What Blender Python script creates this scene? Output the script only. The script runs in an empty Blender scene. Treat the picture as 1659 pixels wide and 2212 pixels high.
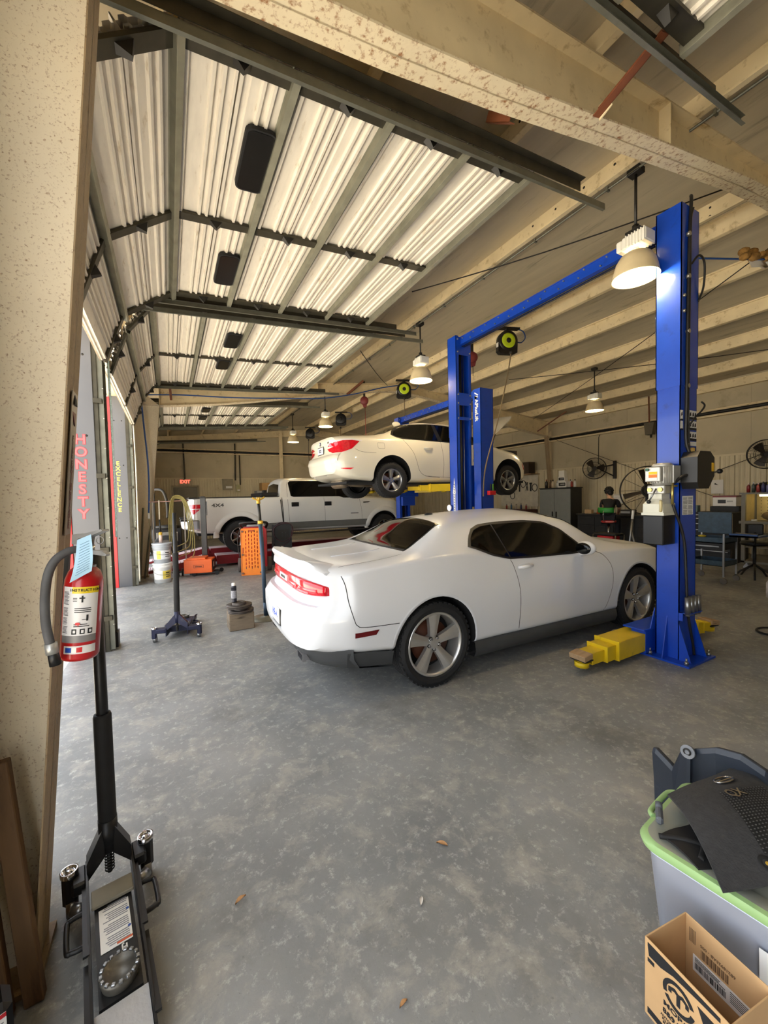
import bpy, bmesh, math, random
from mathutils import Vector as V, Matrix as M
from mathutils.bvhtree import BVHTree
R = math.radians
PI = math.pi
random.seed(7)
SC = bpy.context.scene
COL = SC.collection

# ------------------------------------------------------------------ camera
CAMH = 1.63
YAW, PITCH, ROLL = R(28.4756), R(-2.1838), R(-1.2948)
F_PX = 855.21
_f = V((math.sin(YAW)*math.cos(PITCH), math.cos(YAW)*math.cos(PITCH), math.sin(PITCH)))
_r = V((math.cos(YAW), -math.sin(YAW), 0))
_u = _r.cross(_f)
_c, _s = math.cos(ROLL), math.sin(ROLL)
_r2 = _r*_c + _u*_s
_u2 = _u*_c - _r*_s
cam = bpy.data.cameras.new('camera')
cam.sensor_fit = 'VERTICAL'
cam.sensor_height = 36.0
cam.lens = F_PX*36.0/2212.0
cam.clip_start = 0.02
cam.clip_end = 200
camo = bpy.data.objects.new('camera', cam)
COL.objects.link(camo)
mw = M.Identity(4)
for i in range(3):
    mw[i][0], mw[i][1], mw[i][2] = _r2[i], _u2[i], -_f[i]
mw[2][3] = CAMH
camo.matrix_world = mw
SC.camera = camo

# ------------------------------------------------------------------ world, sun, exposure
W = bpy.data.worlds.new('world')
SC.world = W
W.use_nodes = True
_nt = W.node_tree
_bg = _nt.nodes['Background']
_bg.inputs[0].default_value = (0.87, 0.93, 1.0, 1)
_bg.inputs[1].default_value = 3.2
SUN = bpy.data.lights.new('sun', 'SUN')
SUN.energy = 40.0
SUN.angle = R(3)
SUN.color = (1.0, 0.90, 0.74)
suno = bpy.data.objects.new('sun', SUN)
suno.rotation_euler = V((0.06, -0.62, 0.78)).to_track_quat('Z', 'Y').to_euler()
COL.objects.link(suno)
SC.view_settings.view_transform = 'Standard'
SC.view_settings.look = 'None'
SC.view_settings.gamma = 1
SC.view_settings.use_curve_mapping = False
SC.view_settings.exposure = 0.25
LAMP_W = 42.0
SC.cycles.use_denoising = True
SC.cycles.max_bounces = 10
SC.cycles.diffuse_bounces = 6
SC.cycles.glossy_bounces = 4
SC.cycles.transmission_bounces = 6
SC.cycles.caustics_reflective = False
SC.cycles.caustics_refractive = False
SC.cycles.sample_clamp_indirect = 8

# ------------------------------------------------------------------ materials
MATS = {}
def mat(name, col, rough=0.5, metal=0.0, var=0.12, scale=6.0, bump=0.0, bscale=60.0, stain=None, amount=0.35, sscale=3.0,
        coat=0.0, trans=0.0, emit=None, estr=0.0, spec=0.5, alpha=1.0, stretch=(1, 1, 1), detail=6.0):
    """procedural material: noise-varied base colour, optional stain colour, optional fine relief"""
    if name in MATS:
        return MATS[name]
    m = bpy.data.materials.new(name)
    m.use_nodes = True
    nt = m.node_tree
    b = nt.nodes['Principled BSDF']
    tc = nt.nodes.new('ShaderNodeTexCoord')
    mp = nt.nodes.new('ShaderNodeMapping')
    mp.inputs['Scale'].default_value = stretch
    nt.links.new(tc.outputs['Object'], mp.inputs[0])
    n = nt.nodes.new('ShaderNodeTexNoise')
    n.inputs['Scale'].default_value = scale
    n.inputs['Detail'].default_value = detail
    nt.links.new(mp.outputs[0], n.inputs['Vector'])
    rp = nt.nodes.new('ShaderNodeValToRGB')
    lo = tuple(max(0, c*(1-var)) for c in col[:3]) + (1,)
    hi = tuple(min(1, c*(1+var)) for c in col[:3]) + (1,)
    rp.color_ramp.elements[0].position = 0.3
    rp.color_ramp.elements[0].color = lo
    rp.color_ramp.elements[1].position = 0.7
    rp.color_ramp.elements[1].color = hi
    nt.links.new(n.outputs['Fac'], rp.inputs[0])
    out = rp.outputs[0]
    if stain:
        n2 = nt.nodes.new('ShaderNodeTexNoise')
        n2.inputs['Scale'].default_value = sscale
        n2.inputs['Detail'].default_value = 9
        n2.inputs['Roughness'].default_value = 0.65
        nt.links.new(mp.outputs[0], n2.inputs['Vector'])
        r2 = nt.nodes.new('ShaderNodeValToRGB')
        r2.color_ramp.elements[0].position = 1.0-amount-0.08
        r2.color_ramp.elements[0].color = (0, 0, 0, 1)
        r2.color_ramp.elements[1].position = 1.0-amount+0.08
        r2.color_ramp.elements[1].color = (1, 1, 1, 1)
        nt.links.new(n2.outputs['Fac'], r2.inputs[0])
        mx = nt.nodes.new('ShaderNodeMix')
        mx.data_type = 'RGBA'
        nt.links.new(r2.outputs[0], mx.inputs[0])
        nt.links.new(out, mx.inputs[6])
        mx.inputs[7].default_value = tuple(stain[:3]) + (1,)
        out = mx.outputs[2]
    nt.links.new(out, b.inputs['Base Color'])
    b.inputs['Roughness'].default_value = rough
    b.inputs['Metallic'].default_value = metal
    b.inputs['Coat Weight'].default_value = coat
    b.inputs['Coat Roughness'].default_value = 0.06
    b.inputs['Transmission Weight'].default_value = trans
    b.inputs['Specular IOR Level'].default_value = spec
    b.inputs['Alpha'].default_value = alpha
    if emit:
        b.inputs['Emission Color'].default_value = tuple(emit) + (1,)
        b.inputs['Emission Strength'].default_value = estr
    if bump > 0:
        n3 = nt.nodes.new('ShaderNodeTexNoise')
        n3.inputs['Scale'].default_value = bscale
        n3.inputs['Detail'].default_value = 4
        nt.links.new(mp.outputs[0], n3.inputs['Vector'])
        bp = nt.nodes.new('ShaderNodeBump')
        bp.inputs['Strength'].default_value = bump
        bp.inputs['Distance'].default_value = 0.01
        nt.links.new(n3.outputs['Fac'], bp.inputs['Height'])
        nt.links.new(bp.outputs[0], b.inputs['Normal'])
    MATS[name] = m
    return m

def rgb(r, g, b):
    """sRGB 0-255 to linear"""
    def c(x):
        x /= 255.0
        return x/12.92 if x <= 0.04045 else ((x+0.055)/1.055)**2.4
    return (c(r), c(g), c(b))

# ------------------------------------------------------------------ mesh builder
class MB:
    def __init__(self):
        self.v, self.f, self.mi, self.sm = [], [], [], []
        self.m = M.Identity(4)
        self.cur = 0
    def add(self, vs, fs, smooth=False, mi=None):
        o = len(self.v)
        self.v += [self.m @ V(p) for p in vs]
        for f in fs:
            self.f.append(tuple(i+o for i in f))
            self.mi.append(self.cur if mi is None else mi)
            self.sm.append(smooth)
    def box(self, lo, hi, b=0.0, smooth=False):
        x0, y0, z0 = lo
        x1, y1, z1 = hi
        if b <= 0:
            vs = [(x0, y0, z0), (x1, y0, z0), (x1, y1, z0), (x0, y1, z0), (x0, y0, z1), (x1, y0, z1), (x1, y1, z1), (x0, y1, z1)]
            self.add(vs, [(3, 2, 1, 0), (4, 5, 6, 7), (0, 1, 5, 4), (1, 2, 6, 5), (2, 3, 7, 6), (3, 0, 4, 7)])
            return
        b = min(b, abs(x1-x0)*.49, abs(y1-y0)*.49, abs(z1-z0)*.49)
        vs = []
        idx = {}
        for k, (zz, sz) in enumerate(((z0, 1), (z1, -1))):
            for j, (yy, sy) in enumerate(((y0, 1), (y1, -1))):
                for i, (xx, sx) in enumerate(((x0, 1), (x1, -1))):
                    for a in range(3):
                        p = [xx+sx*b, yy+sy*b, zz+sz*b]
                        p[a] = (xx, yy, zz)[a]
                        idx[(i, j, k, a)] = len(vs)
                        vs.append(tuple(p))
        fs = []
        g = lambda i, j, k, a: idx[(i, j, k, a)]
        for s in (0, 1):
            q = [g(s, 0, 0, 0), g(s, 1, 0, 0), g(s, 1, 1, 0), g(s, 0, 1, 0)]
            fs.append(q if s else q[::-1])
            q = [g(0, s, 0, 1), g(1, s, 0, 1), g(1, s, 1, 1), g(0, s, 1, 1)]
            fs.append(q[::-1] if s else q)
            q = [g(0, 0, s, 2), g(1, 0, s, 2), g(1, 1, s, 2), g(0, 1, s, 2)]
            fs.append(q if s else q[::-1])
        for s in (0, 1):
            for t in (0, 1):
                q = [g(0, s, t, 1), g(1, s, t, 1), g(1, s, t, 2), g(0, s, t, 2)]
                fs.append(q if s != t else q[::-1])
                q = [g(s, 0, t, 0), g(s, 1, t, 0), g(s, 1, t, 2), g(s, 0, t, 2)]
                fs.append(q[::-1] if s != t else q)
                q = [g(s, t, 0, 0), g(s, t, 1, 0), g(s, t, 1, 1), g(s, t, 0, 1)]
                fs.append(q if s != t else q[::-1])
        for i in (0, 1):
            for j in (0, 1):
                for k in (0, 1):
                    q = [g(i, j, k, 0), g(i, j, k, 1), g(i, j, k, 2)]
                    fs.append(q if (i+j+k) % 2 else q[::-1])
        # face order above follows the corner parity; normals are made consistent at build
        self.add(vs, fs, smooth)
    def cyl(self, p0, p1, r0, r1=None, n=16, caps=True, smooth=True):
        r1 = r0 if r1 is None else r1
        p0, p1 = V(p0), V(p1)
        d = (p1-p0).normalized()
        a = d.orthogonal().normalized()
        b = d.cross(a)
        vs = []
        for p, r in ((p0, r0), (p1, r1)):
            for i in range(n):
                t = 2*PI*i/n
                vs.append(p + a*(r*math.cos(t)) + b*(r*math.sin(t)))
        self.add(vs, [(i, (i+1) % n, n+(i+1) % n, n+i) for i in range(n)], smooth)
        if caps:
            self.add(vs, [tuple(range(n))[::-1], tuple(range(n, 2*n))])
    def tube(self, pts, r, n=8, caps=True, closed=False):
        pts = [V(p) for p in pts]
        N = len(pts)
        up = None
        vs = []
        rr = r if isinstance(r, (list, tuple)) else [r]*N
        for i, p in enumerate(pts):
            if closed:
                t = pts[(i+1) % N]-pts[i-1]
            else:
                t = pts[min(i+1, N-1)]-pts[max(i-1, 0)]
            t = t.normalized() if t.length > 1e-9 else V((0, 0, 1))
            if up is None:
                a = t.orthogonal().normalized()
            else:
                a = up - t*up.dot(t)
                a = a.normalized() if a.length > 1e-6 else t.orthogonal().normalized()
            up = a
            b = t.cross(a)
            for k in range(n):
                q = 2*PI*k/n
                vs.append(p + a*(rr[i]*math.cos(q)) + b*(rr[i]*math.sin(q)))
        fs = []
        for i in range(N if closed else N-1):
            for k in range(n):
                j = (i+1) % N
                fs.append((i*n+k, i*n+(k+1) % n, j*n+(k+1) % n, j*n+k))
        self.add(vs, fs, True)
        if caps and not closed:
            self.add(vs, [tuple(range(n))[::-1], tuple(range((N-1)*n, N*n))])
    def lathe(self, prof, n=32, axis='Z', c=(0, 0, 0), smooth=True, a0=0.0, a1=2*PI):
        """prof: list of (radius, height)"""
        full = abs(a1-a0-2*PI) < 1e-6
        m = n if full else n+1
        vs = []
        for r, h in prof:
            for i in range(m):
                t = a0+(a1-a0)*i/n
                x, y, z = r*math.cos(t), r*math.sin(t), h
                if axis == 'Y':
                    x, y, z = x, -z, y
                    x, y, z = x, h, r*math.sin(t)
                elif axis == 'X':
                    x, y, z = h, r*math.cos(t), r*math.sin(t)
                vs.append((x+c[0], y+c[1], z+c[2]))
        fs = []
        for j in range(len(prof)-1):
            for i in range(n):
                k = (i+1) % m
                fs.append((j*m+i, j*m+k, (j+1)*m+k, (j+1)*m+i))
        self.add(vs, fs, smooth)
    def prism(self, poly, h0, h1, plane='XY', smooth=False):
        """extrude a 2-D polygon: plane XY->z, XZ->y, YZ->x"""
        def p3(p, h):
            return {'XY': (p[0], p[1], h), 'XZ': (p[0], h, p[1]), 'YZ': (h, p[0], p[1])}[plane]
        n = len(poly)
        vs = [p3(p, h0) for p in poly]+[p3(p, h1) for p in poly]
        self.add(vs, [(i, (i+1) % n, n+(i+1) % n, n+i) for i in range(n)], smooth)
        self.add(vs, [tuple(range(n))[::-1], tuple(range(n, 2*n))])
    def sweep(self, prof, path0, path1, closed=False):
        """profile points (3-D) swept as a straight strip between two offsets"""
        n = len(prof)
        a, b = V(path0), V(path1)
        vs = [V(p)+a for p in prof]+[V(p)+b for p in prof]
        self.add(vs, [(i, (i+1) % n, n+(i+1) % n, n+i) for i in range(n if closed else n-1)])
    def grid(self, rows, smooth=True, closed=False):
        h, w = len(rows), len(rows[0])
        vs = [p for r in rows for p in r]
        fs = []
        for j in range(h-1):
            for i in range(w if closed else w-1):
                k = (i+1) % w
                fs.append((j*w+i, j*w+k, (j+1)*w+k, (j+1)*w+i))
        self.add(vs, fs, smooth)
    def sphere(self, c, r, n=16, m=10, sx=1, sy=1, sz=1):
        prof = []
        rows = []
        for j in range(m+1):
            t = PI*j/m
            rows.append([(c[0]+sx*r*math.sin(t)*math.cos(2*PI*i/n), c[1]+sy*r*math.sin(t)*math.sin(2*PI*i/n), c[2]+sz*r*math.cos(t)) for i in range(n)])
        self.grid(rows, True, True)
    def mesh(self, name, mats, weld=True, recalc=True):
        me = bpy.data.meshes.new(name)
        me.from_pydata([tuple(p) for p in self.v], [], self.f)
        if not isinstance(mats, (list, tuple)):
            mats = [mats]
        for m in mats:
            me.materials.append(m)
        for p, mi, sm in zip(me.polygons, self.mi, self.sm):
            p.material_index = mi
            p.use_smooth = sm
        if weld or recalc:
            bm = bmesh.new()
            bm.from_mesh(me)
            if weld:
                bmesh.ops.remove_doubles(bm, verts=bm.verts, dist=1e-5)
            if recalc:
                bmesh.ops.recalc_face_normals(bm, faces=bm.faces)
            bm.to_mesh(me)
            bm.free()
        me.update()
        return me
    def build(self, name, mats, parent=None, sharp=None, weld=True, recalc=True, split=False, stuff=False):
        if split:
            return self.split(name, mats, parent, sharp)
        me = self.mesh(name, mats, weld, recalc)
        if sharp:
            me.set_sharp_from_angle(angle=R(sharp))
        o = bpy.data.objects.new(name, me)
        COL.objects.link(o)
        if parent:
            o.parent = parent
        if stuff:
            o['kind'] = 'stuff'
        return o
    def split(self, name, mats, parent, sharp=None):
        """each loose piece becomes an object of its own"""
        n = len(self.v)
        root = list(range(n))
        def find(i):
            while root[i] != i:
                root[i] = root[root[i]]
                i = root[i]
            return i
        key = {}
        for i, p in enumerate(self.v):
            k = (round(p[0], 5), round(p[1], 5), round(p[2], 5))
            if k in key: root[find(i)] = find(key[k])
            else: key[k] = i
        for f in self.f:
            for i in f[1:]: root[find(i)] = find(f[0])
        groups = {}
        for fi, f in enumerate(self.f): groups.setdefault(find(f[0]), []).append(fi)
        out = []
        for g in groups.values():
            m = MB()
            idx = {}
            for fi in g:
                fs = []
                for i in self.f[fi]:
                    if i not in idx:
                        idx[i] = len(m.v); m.v.append(self.v[i])
                    fs.append(idx[i])
                m.f.append(tuple(fs)); m.mi.append(self.mi[fi]); m.sm.append(self.sm[fi])
            out.append(m.build(name, mats, parent, sharp))
        return out[0]

def tag(o, label=None, cat=None, group=None, kind=None):
    if label: o['label'] = label
    if cat: o['category'] = cat
    if group: o['group'] = group
    if kind: o['kind'] = kind
    return o

def thing(name, label, cat, loc=(0, 0, 0), rz=0.0, group=None, rot=None):
    o = bpy.data.objects.new(name, None)
    o.empty_display_size = 0.05
    o.location = loc
    o.rotation_euler = rot if rot else (0, 0, rz)
    COL.objects.link(o)
    return tag(o, label, cat, group)

def kids(o):
    return [c for c in bpy.data.objects if c.parent == o]

def dup(root, loc=None, rot=None, label=None, group=None):
    r = root.copy()
    COL.objects.link(r)
    if loc is not None: r.location = loc
    if rot is not None: r.rotation_euler = rot
    if label: r['label'] = label
    if group: r['group'] = group
    def rec(src, dst):
        for ch in kids(src):
            c = ch.copy()
            COL.objects.link(c)
            c.parent = dst
            rec(ch, c)
    rec(root, r)
    return r

def quick(fn, name, mats, parent=None, **k):
    m = MB()
    fn(m)
    return m.build(name, mats, parent, **k)

def text(s, size, mtx, material, name='lettering', parent=None, depth=0.0015, bold=0.0, align='CENTER', sx=1.0, spacing=1.0, line=1.0):
    cu = bpy.data.curves.new(name, 'FONT')
    cu.body = s
    cu.size = size
    cu.extrude = depth
    cu.offset = bold
    cu.align_x = align
    cu.align_y = 'CENTER'
    cu.space_character = spacing
    cu.space_line = line
    cu.resolution_u = 3
    o = bpy.data.objects.new(name, cu)
    me = bpy.data.meshes.new_from_object(o)
    bpy.data.objects.remove(o)
    me.transform(mtx @ M.Diagonal((sx, 1, 1, 1)))
    me.materials.clear()
    me.materials.append(material)
    o = bpy.data.objects.new(name, me)
    COL.objects.link(o)
    if parent: o.parent = parent
    return o

def frame(o, x, y):
    """matrix whose X runs along x, Y along y, at o (for lettering)"""
    x, y = V(x).normalized(), V(y).normalized()
    z = x.cross(y).normalized()
    y = z.cross(x)
    m = M.Identity(4)
    for i in range(3):
        m[i][0], m[i][1], m[i][2], m[i][3] = x[i], y[i], z[i], o[i]
    return m

def pchip(xs, ys):
    n = len(xs)
    h = [xs[i+1]-xs[i] for i in range(n-1)]
    d = [(ys[i+1]-ys[i])/h[i] for i in range(n-1)]
    m = [0]*n
    m[0], m[-1] = d[0], d[-1]
    for i in range(1, n-1):
        if d[i-1]*d[i] <= 0: m[i] = 0
        else:
            w1, w2 = 2*h[i]+h[i-1], h[i]+2*h[i-1]
            m[i] = (w1+w2)/(w1/d[i-1]+w2/d[i])
    def f(x):
        if x <= xs[0]: return ys[0]
        if x >= xs[-1]: return ys[-1]
        for i in range(n-1):
            if x <= xs[i+1]: break
        t = (x-xs[i])/h[i]
        return (ys[i]*(1+2*t)*(1-t)**2 + h[i]*m[i]*t*(1-t)**2 + ys[i+1]*t*t*(3-2*t) + h[i]*m[i+1]*t*t*(t-1))
    return f

def spline(pts, n=8):
    """Catmull-Rom through points"""
    pts = [V(p) for p in pts]
    out = []
    for i in range(len(pts)-1):
        p0, p1, p2, p3 = pts[max(i-1, 0)], pts[i], pts[i+1], pts[min(i+2, len(pts)-1)]
        for k in range(n):
            t = k/n
            out.append(0.5*((2*p1)+(p2-p0)*t+(2*p0-5*p1+4*p2-p3)*t*t+(3*p1-p0-3*p2+p3)*t**3))
    out.append(pts[-1])
    return out
# ------------------------------------------------------------------ shared materials
cream = mat('cream_steel', rgb(226, 208, 168), 0.55, var=0.10, scale=3, stain=rgb(178, 152, 106), amount=0.36, sscale=9, bump=0.05)
rusty = mat('cream_steel_rusted', rgb(228, 213, 180), 0.6, var=0.07, scale=3, stain=rgb(150, 100, 56), amount=0.405, sscale=30, bump=0.15, bscale=40)
colm = mat('column_paint_specked', rgb(232, 220, 194), 0.6, var=0.05, scale=3, stain=rgb(150, 112, 78), amount=0.36, sscale=110, bump=0.1, bscale=40)
edgem = mat('column_edge_shaded_worn', rgb(150, 128, 96), 0.6, var=0.08, scale=4, stain=rgb(98, 70, 48), amount=0.36, sscale=60, bump=0.15)  # base tone darkened for the shade on the inward flange; stains are wear
vinyl = mat('roof_insulation_vinyl', rgb(190, 178, 152), 0.55, var=0.10, scale=2.2, stain=rgb(140, 130, 110), amount=0.35, sscale=2.5, stretch=(3, .4, 1), bump=0.12, bscale=9)
wallvin = mat('wall_vinyl', rgb(184, 172, 144), 0.6, var=0.10, scale=1.6, stain=rgb(150, 136, 104), amount=0.34, sscale=1.3, bump=0.1, bscale=4)
liner = mat('wall_liner', rgb(206, 194, 162), 0.45, var=0.08, scale=2, stain=rgb(160, 142, 104), amount=0.30, sscale=2.2)
doorpan = mat('door_panel_white', rgb(228, 220, 205), 0.42, var=0.06, scale=5, stain=rgb(178, 160, 130), amount=0.33, sscale=4, stretch=(6, 1, 1))
galv = mat('galvanised', rgb(120, 120, 108), 0.45, 0.6, var=0.15, scale=10)
strutm = mat('strut_steel', rgb(150, 148, 130), 0.5, 0.35, var=0.15, scale=8)
trackm = mat('track_steel', rgb(70, 66, 54), 0.5, 0.5, var=0.2, scale=10)
darkm = mat('dark_steel', rgb(38, 36, 32), 0.5, 0.3, var=0.2)
black = mat('black_plastic', rgb(22, 22, 23), 0.42, var=0.2)
rubber = mat('black_rubber', rgb(18, 18, 19), 0.75, var=0.25, scale=20)
brownst = mat('red_oxide_steel', rgb(112, 62, 36), 0.6, var=0.15)
redtrim = mat('red_trim', rgb(225, 50, 52), 0.4, var=0.06)
greyclad = mat('grey_cladding', rgb(98, 98, 101), 0.38, 0.1, var=0.06, scale=2)
chrome = mat('chrome', rgb(200, 200, 204), 0.16, 1.0, var=0.05)
steel = mat('bare_steel', rgb(150, 150, 150), 0.32, 0.9, var=0.12)
bolt = mat('zinc_bolt', rgb(176, 172, 160), 0.3, 0.8)
white = mat('white_enamel', rgb(232, 230, 224), 0.35, var=0.03)
paper = mat('paper', rgb(232, 230, 226), 0.7, var=0.03)
ink = mat('black_ink', rgb(26, 26, 28), 0.7, var=0.1)
holem = mat('punched_hole', rgb(30, 24, 18), 0.8)

# concrete: cool grey slab with pale dust drifts, dark blotches and fine pitting
def concrete():
    m = bpy.data.materials.new('concrete_slab')
    m.use_nodes = True
    nt = m.node_tree
    L = nt.links.new
    b = nt.nodes['Principled BSDF']
    tc = nt.nodes.new('ShaderNodeTexCoord')
    def noise(s, d, r=0.6, dist=0.0):
        n = nt.nodes.new('ShaderNodeTexNoise')
        n.inputs['Scale'].default_value = s
        n.inputs['Detail'].default_value = d
        n.inputs['Roughness'].default_value = r
        n.inputs['Distortion'].default_value = dist
        L(tc.outputs['Object'], n.inputs['Vector'])
        return n.outputs['Fac']
    def ramp(src, a, bpos, ca, cb):
        r = nt.nodes.new('ShaderNodeValToRGB')
        r.color_ramp.elements[0].position = a
        r.color_ramp.elements[1].position = bpos
        r.color_ramp.elements[0].color = tuple(ca)+(1,)
        r.color_ramp.elements[1].color = tuple(cb)+(1,)
        L(src, r.inputs[0])
        return r.outputs[0]
    def mix(f, a, bb, t='MIX'):
        x = nt.nodes.new('ShaderNodeMix')
        x.data_type = 'RGBA'
        x.blend_type = t
        if isinstance(f, float): x.inputs[0].default_value = f
        else: L(f, x.inputs[0])
        L(a, x.inputs[6])
        if isinstance(bb, tuple): x.inputs[7].default_value = bb+(1,)
        else: L(bb, x.inputs[7])
        return x.outputs[2]
    k = (0, 0, 0)
    w = (1, 1, 1)
    base = ramp(noise(1.1, 8), .35, .65, rgb(116, 117, 116), rgb(142, 142, 140))
    dust = ramp(noise(5.5, 12, .74, .35), .50, .62, k, (.55, .55, .55))
    c = mix(dust, base, rgb(168, 163, 152))
    speck = ramp(noise(22, 10, .78), .54, .63, k, (.62, .62, .62))
    c = mix(speck, c, rgb(186, 184, 178))
    dark = ramp(noise(.9, 9, .7), .54, .70, k, (.6, .6, .6))
    c = mix(dark, c, rgb(88, 86, 80))
    pit = ramp(noise(60, 6, .8), .30, .40, (.55, .55, .55), w)
    c = mix(1.0, c, pit, 'MULTIPLY')
    L(c, b.inputs['Base Color'])
    L(ramp(noise(3, 6), .3, .7, (.42, .42, .42), (.68, .68, .68)), b.inputs['Roughness'])
    bp = nt.nodes.new('ShaderNodeBump')
    bp.inputs['Strength'].default_value = 0.25
    bp.inputs['Distance'].default_value = 0.004
    L(noise(45, 8, .7), bp.inputs['Height'])
    L(bp.outputs[0], b.inputs['Normal'])
    return m
conc = concrete()
apronm = mat('apron_concrete', rgb(196, 192, 184), 0.8, var=0.1, scale=1.5, stain=rgb(150, 146, 138), amount=0.35)

XR, XW, YB, YF, RIDGE = 12.68, -0.68, 18.5, -7.0, 6.15
def ztop(x):
    return 4.29+0.104*(x if x <= RIDGE else 2*RIDGE-x)
def struct(m, name, mats, parent=None, **k):
    o = m.build(name, mats, parent, **k)
    if parent is None:
        o['kind'] = 'structure'
    return o

# ------------------------------------------------------------------ floor, apron, ceiling
m = MB(); m.box((-0.97, YF, -0.2), (XR+.1, YB+.1, 0)); floor = struct(m, 'floor', conc)
m = MB(); m.box((-30, -40, -0.25), (-0.97, 60, -0.03)); apron = struct(m, 'trim_1', apronm)
tag(apron, 'pale concrete apron outside the open bay doors', 'pavement')
m = MB()
for x0, x1 in ((-1.0, RIDGE), (RIDGE, XR+.1)):
    a, b = ztop(x0)+.205, ztop(x1)+.205
    m.prism([(x0, a), (x1, b), (x1, b+.08), (x0, a+.08)], YF, YB+.1, 'XZ')
ceiling = struct(m, 'ceiling', vinyl)
PURL = [-0.45, 0.1, 1.35, 2.68, 3.99, 5.92, 6.38, 7.6, 8.96, 10.22, 11.5]
def purlin(x, first=None):
    m = MB()
    zt = ztop(x)
    s = 1 if x < RIDGE else -1
    t = 0.004
    prof = [(-.062, .018), (-.062, 0), (0, 0), (0, .2), (.062, .2), (.062, .182)]
    ys = [YF, YB]
    P = [(x+s*px, 0, zt+.003+pz+s*px*.104*s) for px, pz in prof]
    m.sweep(P, (0, YF, 0), (0, YB, 0))
    Q = [(p[0]+s*t, 0, p[2]+t) for p in P]
    m.sweep(Q, (0, YF, 0), (0, YB, 0))
    m.cur = 1
    for fy in (1.8, 10.1):
        for dy in (-.95, -.62, .62, .95, 1.3, 1.62) if fy < 5 else (-1.9, -1.6, -1.3, -1.0, -.7, .7):
            for dz in (.05, .15):
                m.cyl((x-s*.004, fy+dy, zt+dz), (x-s*.002, fy+dy, zt+dz), .013, n=8)
    return m.build('purlin', [cream, holem], ceiling, weld=False, recalc=False)
for x in PURL:
    purlin(x)

# ------------------------------------------------------------------ walls
def ribs(n0, n1, step, depth, w=.03):
    """profile along a wall liner: list of (s, depth)"""
    p = []
    s = n0
    while s < n1-step*.5:
        p += [(s, 0), (s+w*.4, depth), (s+w*1.6, depth), (s+w*2, 0)]
        p += [(s+step*.36, 0), (s+step*.36+.012, depth*.35), (s+step*.36+.03, depth*.35), (s+step*.36+.042, 0)]
        p += [(s+step*.66, 0), (s+step*.66+.012, depth*.35), (s+step*.66+.03, depth*.35), (s+step*.66+.042, 0)]
        s += step
    p.append((n1, 0))
    return p
LZ = 2.48
m = MB(); m.box((XR, YF, 0), (XR+.15, YB+.1, ztop(XR)+.3)); wall_right = struct(m, 'wall_right', wallvin)
m = MB()
pr = ribs(YF, YB, .305, .03)
m.sweep([(XR-.03-d, s, 0) for s, d in pr], (0, 0, .02), (0, 0, LZ))
m.box((XR-.05, YF, LZ), (XR-.001, YB, LZ+.05))
m.build('wall_liner', liner, wall_right, weld=False, recalc=False)
def girt(parent, p0, p1, nrm, z):
    m = MB()
    n = V(nrm)
    prof = [(0.0, z), (.16, z), (.16, z+.03), (.155, z+.03), (.155, z+.005), (.01, z+.005), (.01, z+.19), (.16, z+.19), (.16, z+.165)]
    m.sweep([n*a+V((0, 0, b)) for a, b in prof], p0, p1)
    g_ = m.build('girt', cream, parent, weld=False)
    m = MB(); m.tube([V(p0)+n*.10+V((0, 0, z+.105)), V(p1)+n*.10+V((0, 0, z+.105))], .042, 8); m.build('girt_pipe_shade', darkm, g_)  # dark pipe that also stands in for the shade inside the girt
girt(wall_right, (XR, YF, 0), (XR, YB, 0), (-1, 0, 0), 3.53)
m = MB(); m.box((XR-.14, YF, ztop(XR)-.06), (XR, YB, ztop(XR)+.14)); m.build('eave_strut', cream, wall_right)
for y in (-4, -1, 2.6, 4.3, 7.3, 8.7, 12, 15):
    m = MB(); m.box((XR-.006, y, LZ+.05), (XR, y+.012, ztop(XR)-.06)); m.build('seam', wallvin, wall_right)

m = MB(); m.prism([(-.95, 0), (XR+.15, 0), (XR+.15, ztop(XR)+.3), (RIDGE, ztop(RIDGE)+.3), (-.95, ztop(-.95)+.3)], YB, YB+.15, 'XZ')
wall_back = struct(m, 'wall_back', wallvin)
m = MB()
pr = ribs(-.68, XR, .305, .03)
m.sweep([(s, YB-.03-d, 0) for s, d in pr], (0, 0, .02), (0, 0, LZ+.08))
m.box((-.68, YB-.05, LZ+.08), (XR, YB-.001, LZ+.13))
m.build('wall_liner', liner, wall_back, weld=False, recalc=False)
girt(wall_back, (-.68, YB, 0), (XR, YB, 0), (0, -1, 0), 3.62)
for x in (4.6, 8.4):
    m = MB()
    m.box((x-.08, YB-.24, 0), (x+.08, YB-.23, ztop(x)))
    m.box((x-.006, YB-.23, 0), (x+.006, YB-.17, ztop(x)))
    m.build('wall_post', cream, wall_back)
for x in (.9, 2.5, 3.2, 5.9, 7.2):
    m = MB(); m.box((x, YB-.006, LZ+.13), (x+.012, YB, ztop(x))); m.build('seam', wallvin, wall_back)
m = MB()
for x0, x1 in ((-.6, RIDGE), (RIDGE, XR)):
    m.prism([(x0, ztop(x0)-.28), (x1, ztop(x1)-.28), (x1, ztop(x1)), (x0, ztop(x0))], YB-.14, YB-.02, 'XZ')
m.build('end_rafter', cream, wall_back)

m = MB(); m.prism([(-.95, 0), (XR+.15, 0), (XR+.15, ztop(XR)+.3), (RIDGE, ztop(RIDGE)+.3), (-.95, ztop(-.95)+.3)], YF-.15, YF, 'XZ')
struct(m, 'wall_front', wallvin)

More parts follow.
